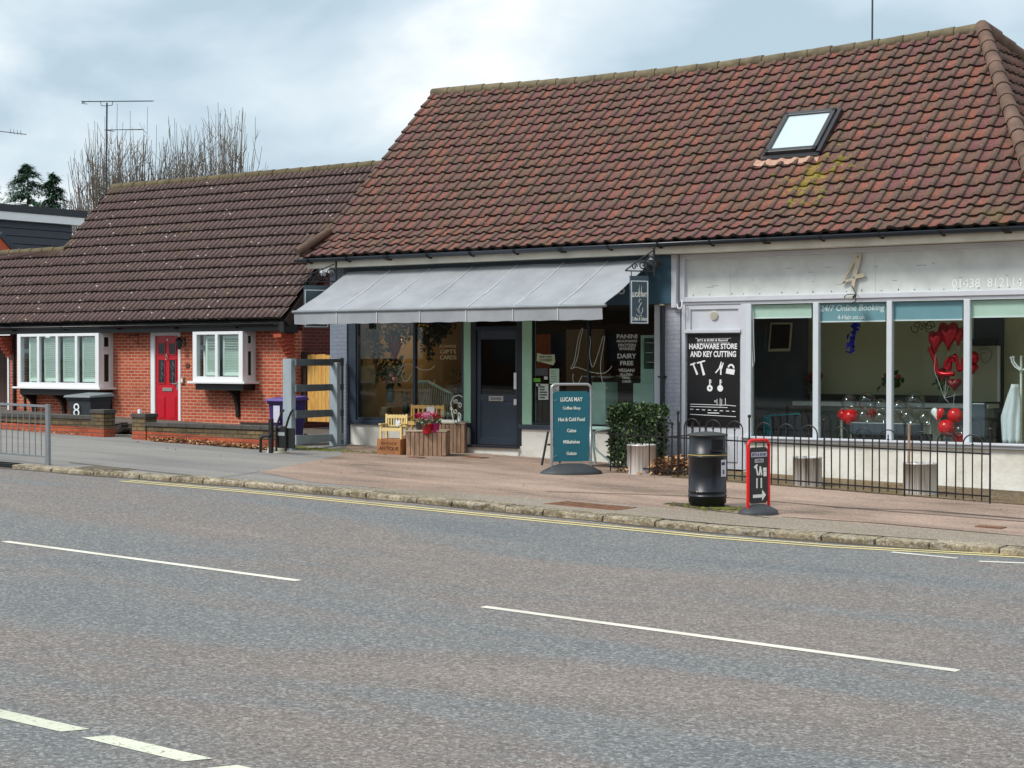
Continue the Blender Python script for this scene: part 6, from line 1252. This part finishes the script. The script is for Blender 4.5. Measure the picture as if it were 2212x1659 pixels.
# larger bench stands on a low stand behind
pb2 = Vector((X(913, 24.75), 24.75, 0)); zseat = P(913, 934, 24.7).z; pb2.z = zseat-.05
crate(Vector((pb2.x, pb2.y, gz(pb2.x))), .7, .34, pb2.z-gz(pb2.x)-.02, R(5), oldw, 'slatted crate hidden behind the flower display holding up the larger bench', 8, grp='slatted wooden crates')
t, w_, d_, h, sh = bench(pb2, .74, .56, R(5), ylb, 'larger honey-coloured toy bench with a price card on its backrest')
q = MB(); q.box(-.0, .17, -.01+d_/2-.045, d_/2-.036, h-.19, h-.04); cd_ = q.build('price_card', M('white_card', C(220, 222, 228), .6, .02), t)
text('£30', .02, .15, h-.14, h-.08, d_/2-.05, M('pencil', C(90, 90, 110)), cd_, off=0)
def pot(px, py, Y, r, h, potm, lab, flm=None, leaf=60, fls=.05, zz=None):
    p = P(px, py, Y); t = thing('flower_pot', lab, 'flower pot', p, group='pots on the crates'); q = MB(); q.lathe(p, [(r*.72, 0), (r*.95, h*.9), (r*1.05, h*.9), (r*1.05, h), (r*.9, h), (r*.85, h*.85)], 20); q.build('pot', potm, t)
    rr = random.Random(int(px*7)); q = MB(); leaves(q, rr, p+Vector((0, 0, h+r*.3)), (r*1.2, r*1.2, r*.5), leaf, r*.8); q.build('leaves', leafmat('potleaf', [C(40, 60, 36), C(90, 110, 80), C(150, 160, 140)]), t, recalc=False)
    if flm: q = MB(); leaves(q, rr, p+Vector((0, 0, h+r*1.3)), (r*1.2, r*1.2, r*.75), 80, fls, -1); q.build('petals', flm, t, recalc=False)
ptf = pb.y+.0
pinkp = leafmat('pink_petal', [C(214, 90, 140), C(236, 160, 190), C(200, 60, 120)]); redp = leafmat('red_petal', [C(150, 10, 50), C(200, 20, 70)])
pot(908, 934, ptf+.0, .09, .16, M('dark_grey_pot', C(60, 66, 72), .4), 'dark grey pot with red cyclamen on the low slatted crate', redp)
pot(923, 936, ptf-.22, .1, .17, M('red_pot', C(176, 14, 34), .3), 'red pot with pale pink cyclamen at the front of the low slatted crate', pinkp)
pot(940, 934, ptf-.1, .085, .16, M('magenta_pot', C(176, 24, 104), .3), 'magenta pot with dark pink cyclamen on the right of the low slatted crate', redp)
tr = thing('plant_tray', 'pale tray on the taller slatted crate', 'tray', P(982, 918, p2.y)); q = MB(); q.box(-.22+p2.x, .22+p2.x, p2.y-.18, p2.y+.18, p2.z+.56, p2.z+.58).box(-.22+p2.x, .22+p2.x, p2.y-.19, p2.y-.18, p2.z+.56, p2.z+.61); q.build('tray', M('tray_white', C(200, 206, 200)), tr)
for i in range(4):
    c = Vector((p2.x-.15+.1*i, p2.y-.08+.06*(i % 2), p2.z+.58)); t = thing('tiny_plant', ['leftmost tiny plant pot on the tray', 'second tiny plant pot from the left on the tray', 'third tiny plant pot from the left on the tray', 'rightmost tiny plant pot on the tray'][i], 'plant', c, group='tiny plants on the tray'); q = MB(); q.lathe(c, [(.03, 0), (.042, .08), (.036, .08)], 12); q.build('pot', blackm if i != 3 else upvc, t); q = MB(); leaves(q, random.Random(i), c+Vector((0, 0, .1)), (.04, .04, .05), 24, .06, -1); q.build('leaves', leafmat('tinyleaf', [C(70, 90, 60), C(180, 190, 170)]), t)
# ------------------------------------------------------------------ awning
aw = thing('awning', 'pale grey fabric awning stretched out over the cafe front', 'awning', (-18, 24.9, CZ+1.68))
awm = bpy.data.materials.new('awning_fabric'); awm.use_nodes = True; nt = awm.node_tree; b = nt.nodes['Principled BSDF']; v = coord(nt); n1 = noise(nt, 1.6, 6, v, .65); nt.links.new(ramp(nt, n1, [(.3, C(138, 142, 147)), (.7, C(160, 164, 169))]), b.inputs['Base Color']); b.inputs['Roughness'].default_value = .85
xL, xR = -22.0, -15.18; yw, yf, zw, zf = 24.93, 23.38, CZ+1.69, CZ+.875
q = MB(); nx, ny = 42, 10; v = []
for th in (0, -.006):
    for j in range(ny+1):
        for i in range(nx+1):
            t_ = j/ny; u = i/nx; v.append((xL+(xR-xL)*u, yw+(yf-yw)*t_, zw+(zf-zw)*t_-.035*math.sin(math.pi*t_)*(1-.25*abs(math.sin(math.pi*7*u)))+.011*math.sin(u*31+t_*5)*math.sin(t_*7+u*11)+th))
N = (nx+1)*(ny+1); fs = [(j*(nx+1)+i, j*(nx+1)+i+1, (j+1)*(nx+1)+i+1, (j+1)*(nx+1)+i) for j in range(ny) for i in range(nx)]; q.add(v, fs+[tuple(a+N for a in f[::-1]) for f in fs], True); q.build('canopy', awm, aw, recalc=False)
seamx = [xL+(xR-xL)*f for f in (.155, .295, .44, .59, .735, .87)]
smt = M('seam_thread', C(232, 234, 236), .6)
for sx in seamx: q = MB(); q.tube([(sx, yw+(yf-yw)*t_/10, zw+(zf-zw)*t_/10-.035*math.sin(math.pi*t_/10)*.8+.008) for t_ in range(11)], .006, 4); q.build('seam', smt, aw)
q = MB(); q.cyl((xL-.03, yf, zf-.01), (xR+.05, yf, zf-.01), .03, n=10); q.build('front_bar', M('grey_bar', C(128, 134, 138), .4, metal=.3), aw)
q = MB(); v = []; nx = 60
for j, (dz, dy) in enumerate(((-.03, .0), (-.13, .006), (-.235, .012))):
    for i in range(nx+1): u = i/nx; v.append((xL+(xR-xL-.02)*u+(.0 if j == 0 else .0), yf-.0+dy+.006*math.sin(u*40)*j*.5, zf+dz-(.01*math.sin(u*14*math.pi)**2 if j == 2 else 0)))
q.add(v, [(j*(nx+1)+i, j*(nx+1)+i+1, (j+1)*(nx+1)+i+1, (j+1)*(nx+1)+i) for j in range(2) for i in range(nx)], True); va_ = q.build('valance', awm, aw, recalc=False)
vst = M('seam2', C(208, 210, 210))
for sx in seamx: q = MB(); q.box(sx-.006, sx+.006, yf-.012, yf-.004, zf-.235, zf-.04); q.build('valance_seam', vst, va_)
q = MB(); q.cyl((xL, yw+.0, zw-.02), (xR, yw, zw-.02), .045, n=10); q.build('roller', M('roller', C(60, 66, 72)), aw)
for sx in (xL+.7, xR-.7): q = MB(); q.tube([(sx, 24.9, zw-.25), (sx+(.5 if sx < -18 else -.5), 24.1, zw-.75), (sx+.05, yf+.05, zf-.06)], .022, 8); q.build('folding_arm', M('arm_grey', C(110, 114, 118), .4), aw)
# ------------------------------------------------------------------ hanging signs
def hsign(px, Y, pyt, pyb, wd, lab, full):
    # board hangs from a bracket sticking out of the wall (along -Y), turned to face along the street
    t = thing('hanging_sign', lab, 'hanging sign', P(px, (pyt+pyb)/2, Y), group='hanging signs on scroll brackets'); return t
iron = M('wrought_iron', C(34, 36, 42), .4, .15)
sgn = M('slate_sign_board', C(62, 80, 92), .45, .08)
def hanging(cx_px, wpx, y0, Yc, ztop_px, zbot_px, lab, words_):
    c = P(cx_px, ztop_px, Yc); cb_ = P(cx_px, zbot_px, Yc); h = c.z-cb_.z; x0 = c.x
    t = thing('hanging_sign', lab, 'hanging sign', (x0, Yc, c.z), YAW-R(0), local=True, group='hanging signs on scroll brackets')
    t.rotation_euler = (0, 0, R(62)); w_ = wpx/F*((Vector((x0, Yc, 0)).dot(Vector((FW.x, FW.y, 0)))))/math.cos(R(62)-YAW)
    q = MB(); q.box(-w_/2, w_/2, -.015, .015, -h, 0); bd = q.build('board', sgn, t, bevel=.003)
    q = MB(); e = .03; zt_ = -.1*h; zb_ = -.985*h
    for a, b_, c_, d_ in ((-w_/2+.01, -w_/2+.03, zb_, zt_), (w_/2-.03, w_/2-.01, zb_, zt_), (-w_/2+.03, w_/2-.03, zt_-.015, zt_), (-w_/2+.03, w_/2-.03, zb_, zb_+.015)): q.box(a, b_, -.018, -.0155, c_, d_)
    q.build('border', M('sign_white', C(216, 222, 226)), bd)
    if words_:
        text('LUCAS MAY', -w_*.4, w_*.4, -h*.44, -h*.34, -.02, wl2, bd, off=.03); text('Coffee & Gelato', -w_*.41, w_*.41, -h*.93, -h*.85, -.018, wl2, bd, off=.015)
        q = MB(); sc_ = w_/2
        for pts in ([(.25, -.50), (.0, -.48), (-.1, -.53), (.15, -.58), (.3, -.55), (.1, -.6), (-.1, -.66), (-.05, -.74), (.1, -.76)], [(.45, -.66), (.4, -.74), (.2, -.8), (-.1, -.76), (-.4, -.68)], [(-.5, -.8), (-.2, -.84), (.3, -.82)], [(-.1, -.36), (0, -.2), (-.1, -.3), (.1, -.38)], [(.2, -.36), (.3, -.2), (.25, -.34), (.45, -.4)]): q.tube([(a*sc_*.8, -.018, b_*h) for a, b_ in pts], .004, 4)
        q.build('emblem', wl2, bd)
    q = MB()
    for s_ in (-1, 1): q.tube([(s_*w_*.42, 0, 0), (s_*w_*.42, 0, .07)], .008, 5)
    q.build('hanger', iron, t)
    q = MB(); q.bar((-w_*.75, 0, .08), (w_*.85, 0, .08), .025, .02); q.tube([(-w_*.72, 0, .09), (-w_*.2, 0, .22), (w_*.75, 0, .42)], .012, 6)
    for c_, r_, sg in (((-w_*.25, .15), .055, 1), ((w_*.2, .19), .08, -1), ((w_*.6, .24), .1, 1), ((w_*.45, .12), .04, 1)): spiral(q, Vector((c_[0], 0, c_[1])), r_, 1.3, 0, .011, sgn=sg)
    q.cyl((w_*.82, 0, .0), (w_*.82, 0, .5), .02, n=8); q.build('scroll_bracket', iron, t)
    return t
hanging(1380.5, 41, 0, 24.2, 596, 700, 'slate hanging sign with white border reading Lucas May above the hedge', True)
hanging(683, 50, 0, 24.3, 617, 708, 'slate hanging sign half hidden behind the left end of the awning', False)
# floodlights / cameras under the soffit
def cam_(px, py, Y, lab, dark):
    p = P(px, py, Y); t = thing('security_light', lab, 'security light', p, group='lights under the soffit'); wht = M('lamp_white', C(196, 200, 200), .4); q = MB(); q.cyl((p.x, p.y, p.z), (p.x, p.y, CZ+1.76), .03, n=8).ball((p.x, p.y, p.z-.02), .06, .06, .06, 10, 8); q.build('bracket', wht, t)
    q = MB(); q.obox((p.x+.1, p.y-.06, p.z-.06), (.1, -.03, -.02), (.02, .05, 0), (.0, 0, .05)); q.build('head', black if dark else wht, t, bevel=.01); q = MB(); q.obox((p.x-.03, p.y-.08, p.z-.1), (.05, -.02, -.03), (.02, .04, 0), (.0, 0, .05)); q.build('sensor', black if dark else wht, t, bevel=.01)
cam_(1407, 562, 24.75, 'black and white security light above the right hanging sign', True); cam_(706, 577, 24.78, 'white security light above the left hanging sign', False)
# lamp below the numeral, cable hook
p = P(1838, 646, YS-.1); t = thing('sign_lamp', 'small black framed floodlight hanging below the big numeral', 'lamp', p); q = MB(); q.tube([P(1840, 618, YS-.03), P(1848, 632, YS-.12), P(1849, 650, YS-.15), P(1840, 656, YS-.15)], .008, 5); q.build('cable', black, t)
q = MB(); q.obox(P(1837, 640, YS-.22), (.075, 0, .0), (0, .06, .02), (0, -.006, .02)); q.build('head', M('lamp_black', C(44, 46, 48)), t); q = MB(); q.obox(P(1837, 640, YS-.24)+Vector((0, -.02, -.006)), (.06, 0, 0), (0, .04, .015), (0, -.003, .016)); q.build('glass', M('lamp_glass', C(180, 184, 176), .2), t)
q = MB(); q.tube([P(1462, 656, FY-.15), P(1464, 665, FY-.16), P(1469, 667, FY-.16), P(1473, 662, FY-.14), P(1474, 648, FY-.1)], .014, 6); tag(q.build('cable_loop', upvc), 'loop of white cable under the right end of the teal signboard', 'cable')
# ------------------------------------------------------------------ antennas
am = M('antenna_metal', C(70, 72, 76), .4, .1, metal=.5)
Ya = 38
t = thing('tv_antenna', 'tall television aerial with two booms on a mast behind the brick house', 'aerial', P(231, 430, Ya)); q = MB(); q.cyl(P(229, 445, Ya), P(231, 222, Ya), .028, n=8); q.build('mast', am, t)
A8 = lambda a, b_: P(a*.2976, 192+b_*.2976, Ya)
q = MB(); q.tube([A8(595, 92), A8(1108, 88)], .018, 6)
for i in range(22):
    c = A8(650+i*21.5, 91-i*.15); q.tube([c-Vector((.0, .14, .02)), c+Vector((.0, .14, .02))], .006, 4)
q.tube([A8(595, 82), A8(595, 106), A8(632, 110)], .012, 5).tube([A8(600, 100), A8(650, 88)], .012, 5); q.build('boom', am, t); q = MB(); q.tube([A8(730, 92), A8(735, 122), A8(780, 124), A8(815, 118), A8(818, 92)], .012, 5); q.build('clamp', am, t)
q = MB(); q.tube([A8(760, 298), A8(1035, 294)], .014, 6)
for i in range(10): c = A8(790+i*26, 297); q.tube([c-Vector((0, .12, .02)), c+Vector((0, .12, .02))], .006, 4)
q.tube([A8(770, 300), A8(830, 308)], .012, 5); q.build('boom', am, t)
t = thing('tv_antenna', 'television aerial boom poking in at the left edge of the sky', 'aerial', P(0, 283, Ya)); q = MB(); q.tube([A8(-150, 290), A8(190, 330)], .016, 6)
for i in range(4): c = A8(75+25*i, 316+i*3); q.tube([c+Vector((-.1, .1, -.04)), c+Vector((.12, -.1, .1))], .007, 4)
q.build('boom', am, t); q = MB(); q.cyl(A8(-140, 900), A8(-140, 270), .028, n=8); q.build('mast', am, t)
t = P(1885, 90, 30.5); q = MB(); q.cyl(P(1884, 110, 31), P(1885, -60, 31), .018, n=6); tag(q.build('mast_pole', am), 'thin metal pole rising behind the shop roof ridge', 'pole')
# ------------------------------------------------------------------ dormer house behind, left
dn_ = thing('dormer_house', 'neighbouring house with dark boarded flat-roofed dormer at the far left', 'house', (-48, 38, 4)); dk = M('dark_blue_boarding', C(42, 48, 62), .5, .1)
c1, c0 = P(160, 520, 39.8), P(0, 520, 39.8); XD = c1.x; zt_ = P(160, 487, 39.8).z; zb_ = 4.2
q = MB(); n = 9
for i in range(n): a = zt_-.26*(i+1); q.prismx([(28, a), (39.7, a), (39.7, a+.24), (28, a+.24)], XD-.05, XD+.0+.0); q.add([(XD+.002, 28, a), (XD+.002, 39.7, a), (XD+.03, 39.7, a+.02), (XD+.03, 28, a+.02), (XD+.0, 39.7, a+.255), (XD+.0, 28, a+.255)], [(0, 1, 2, 3), (3, 2, 4, 5)])
q.box(XD-6, XD-.05, 28, 39.7, zb_, zt_); q.build('boarding', dk, dn_)
q = MB(); q.box(XD-.2, XD+.22, 27, 40.1, zt_+.0, zt_+.27); q.build('fascia_board', upvc, dn_); q = MB(); q.box(XD-6.4, XD+.25, 27, 40.2, zt_+.272, zt_+.52); q.build('flat_roof', M('felt_edge', C(44, 48, 56), .6), dn_)
q = MB(); yA, yB = P(50, 540, 38).y, 38; xo = XD+1.2
q.add([(xo, 31, 6.3), (xo, 40, 1.0), (xo, 31, 1.0)], [(0, 1, 2)])
v = [ray(0, 505), ray(0, 560), ray(38, 560), ray(36, 545)]
pts = []
for d in v: tt = xo/d.x; pts.append((xo, d.y*tt, CZ+d.z*tt))
q = MB(); q.add(pts+[(xo-.3, p_[1], p_[2]) for p_ in pts], [(0, 1, 2, 3), (4, 7, 6, 5), (0, 4, 5, 1), (1, 5, 6, 2), (2, 6, 7, 3), (3, 7, 4, 0)]); q.build('gable', M('orange_tile_hanging', C(186, 86, 52), .8, .15, 3), dn_)
q = MB(); q.bar(pts[0], pts[3], .1, .18); q.bar(pts[3], Vector(pts[3])+(Vector(pts[3])-Vector(pts[0]))*.4, .1, .18); q.build('bargeboard', dk, dn_)
# ------------------------------------------------------------------ trees
bark = M('bark', C(116, 106, 96), .9, .2, 6)
def baretree(px, py_top, wpx, Y, lab, seed, nb=150):
    base = P(px, 900, Y); base.z = gz(base.x)-.5; s_ = S(px, Y); top = P(px, py_top, Y).z; rr = random.Random(seed); t = thing('bare_tree', lab, 'tree', base, group='bare winter trees behind the brick house')
    H = top-base.z; W = wpx*s_/2; q = MB(); fork = H*.35; q.tube([base, base+Vector((.1, 0, fork*.5)), base+Vector((0, 0, fork*1.05))], .22, 8, .16); q.build('trunk', bark, t); q = MB()
    fk = base+Vector((0, 0, fork)); nodes = []
    def path(a, b_, r0, r1, wob, n=6, up=.3):
        mid = a.lerp(b_, .5)+Vector(((b_.x-a.x)*.3*up, (b_.y-a.y)*.16*up, -(b_.z-a.z)*.05*up)); pts = []
        for i in range(n+1):
            u = i/n; p_ = a*(1-u)**2+mid*(2*u*(1-u))+b_*u*u; pts.append(p_+Vector((rr.gauss(0, wob), rr.gauss(0, wob), 0))*(0 if i in (0,) else 1))
        q.tube(pts, r0, 4, r1, caps=False); return pts
    for i in range(13):
        u = -1+2*(i+rr.random())/13; z_ = fork+(H-fork)*rr.uniform(.15, .5)*(1-.25*u*u); e = base+Vector((W*u*.85, rr.uniform(-.5, .5)*W, z_)); e.x = base.x+W*u*.5; e.z -= (H-fork)*.08; pts = path(fk, e, .11, .045, .06); nodes += pts[3:]
    for i in range(nb):
        u = rr.uniform(-1, 1); dome = math.sqrt(max(.06, 1-(abs(u)**2.2)))
        tz = fork+(H-fork)*dome*(rr.uniform(.72, .98) if rr.random() < .85 else rr.uniform(1, 1.12)); e = base+Vector((W*u*1.2, rr.uniform(-.6, .6)*W, tz))
        nd = min(rr.sample(nodes, 16), key=lambda n_: (n_.x-e.x*.12-base.x*.88)**2*1.2+(n_.y-e.y)**2*.3+rr.uniform(0, 1.2))
        pts = path(nd, e, .03, .009, .03, 7, .75)
        for _ in range(5):
            j = rr.randint(1, 6); sg = rr.choice((-1, 1)); L_ = rr.uniform(.4, 1.1)*H*.09; e2 = pts[j]+Vector((sg*rr.uniform(.25, .75)*L_, rr.uniform(-.3, .3)*L_, L_*rr.uniform(.5, 1.2))); path(pts[j], e2, .014, .007, .015, 3, .8)
    q.build('crown', bark, t, recalc=False)
baretree(222, 292, 180, 52, 'bare tree behind the aerial mast, left of the bare group', 21)
baretree(302, 270, 190, 54, 'bare tree in the middle of the bare group above the brown roof', 22)
baretree(390, 284, 170, 55, 'bare tree right of the middle of the bare group', 23)
baretree(478, 258, 210, 57, 'rightmost bare tree nearest the gable of the shop roof', 24, 190)
baretree(165, 400, 110, 50, 'low bare tree beside the conifers at the dormer', 25, 60)
lc = leafmat('conifer_needles', [C(40, 76, 56), C(62, 100, 74), C(88, 122, 92)], .7)
def conifer(px, py_top, wpx, Y, lab, seed):
    base = P(px, 900, Y); base.z = gz(base.x)-.5; s_ = S(px, Y); top = P(px, py_top, Y).z; H = top-base.z; rr = random.Random(seed); t = thing('conifer', lab, 'tree', base, group='dark conifers behind the dormer')
    q = MB(); q.tube([base, base+Vector((0, 0, H))], .2, 7, .02); q.build('trunk', bark, t); q = MB()
    for i in range(150):
        f_ = 1-.5*(1-i/150)**1.1; z_ = H*f_; Lb = wpx*s_/2*min(1.25, (1.0-f_)/.2)**.85*rr.uniform(.5, 1.15)+.08; a = rr.uniform(0, 6.28); st_ = base+Vector((0, 0, z_)); pts = []; ns = 9
        for j in range(ns+1): u = j/ns; pts.append(st_+Vector((math.cos(a)*Lb*u, math.sin(a)*Lb*u, .3*Lb*u-.5*Lb*u*u)))
        q.tube(pts, .02, 3, .006, caps=False)
        for j in range(1, ns+1):
            for _ in range(7):
                c = pts[j]+Vector((rr.gauss(0, .05), rr.gauss(0, .05), rr.gauss(-.03, .04))); d = Vector((math.cos(a)+rr.gauss(0, .8), math.sin(a)+rr.gauss(0, .8), rr.uniform(-.9, .2))).normalized(); e = d.cross(Vector((0, 0, 1))).normalized(); L_ = rr.uniform(.12, .3)
                q.add([c, c+d*L_*.5+e*L_*.13, c+d*L_, c+d*L_*.5-e*L_*.13], [(0, 1, 2, 3)])
    q.build('crown', lc, t, recalc=False)
conifer(62, 354, 140, 50, 'taller dark conifer behind the dormer', 31); conifer(116, 374, 112, 51, 'shorter dark conifer right of the taller one', 32); conifer(-22, 372, 70, 50, 'dark conifer cut by the left edge of the photo', 33)

# ------------------------------------------------------------------ the other side of the road (seen in the shop glass)
def opp(x0, x1, y, h, mat, lab):
    t = thing('facing_house', lab, 'house', ((x0+x1)/2, y, gz(x0))); z0 = gz(x0)-.5; q = MB(); q.box(x0, x1, y-8, y, z0, h); q.build('wall', mat, t)
    q = MB(); q.prismx([(y-8.4, h), (y+.4, h), (y-4, h+3)], x0-.3, x1+.3); q.build('roof', M('facing_roof', C(84, 58, 50), .9, .2), t)
    n = int((x1-x0)/3)
    for i in range(n):
        a = x0+(x1-x0)*(i+.3)/n
        for zz in (z0+1.4, z0+3.9): q = MB(); q.box(a, a+1.3, y, y+.05, zz, zz+1.2); q.build('window', dk_glass, t)
dk_glass = M('facing_glass', C(60, 70, 78), .1)
fdk = M('facing_brick', C(84, 62, 54), .9, .2)
opp(-48, -27, -9, 5.4, fdk, 'long brick house across the road reflected in the shop glass')
opp(-25, -6, -10, 5.2, M('facing_render', C(112, 110, 104), .8, .1), 'rendered house across the road opposite the parade')
opp(-3, 16, -9, 5.4, fdk, 'dark brick house across the road behind the viewpoint')
opp(18, 44, -10, 5.0, fdk, 'brick house across the road, far right of the others')
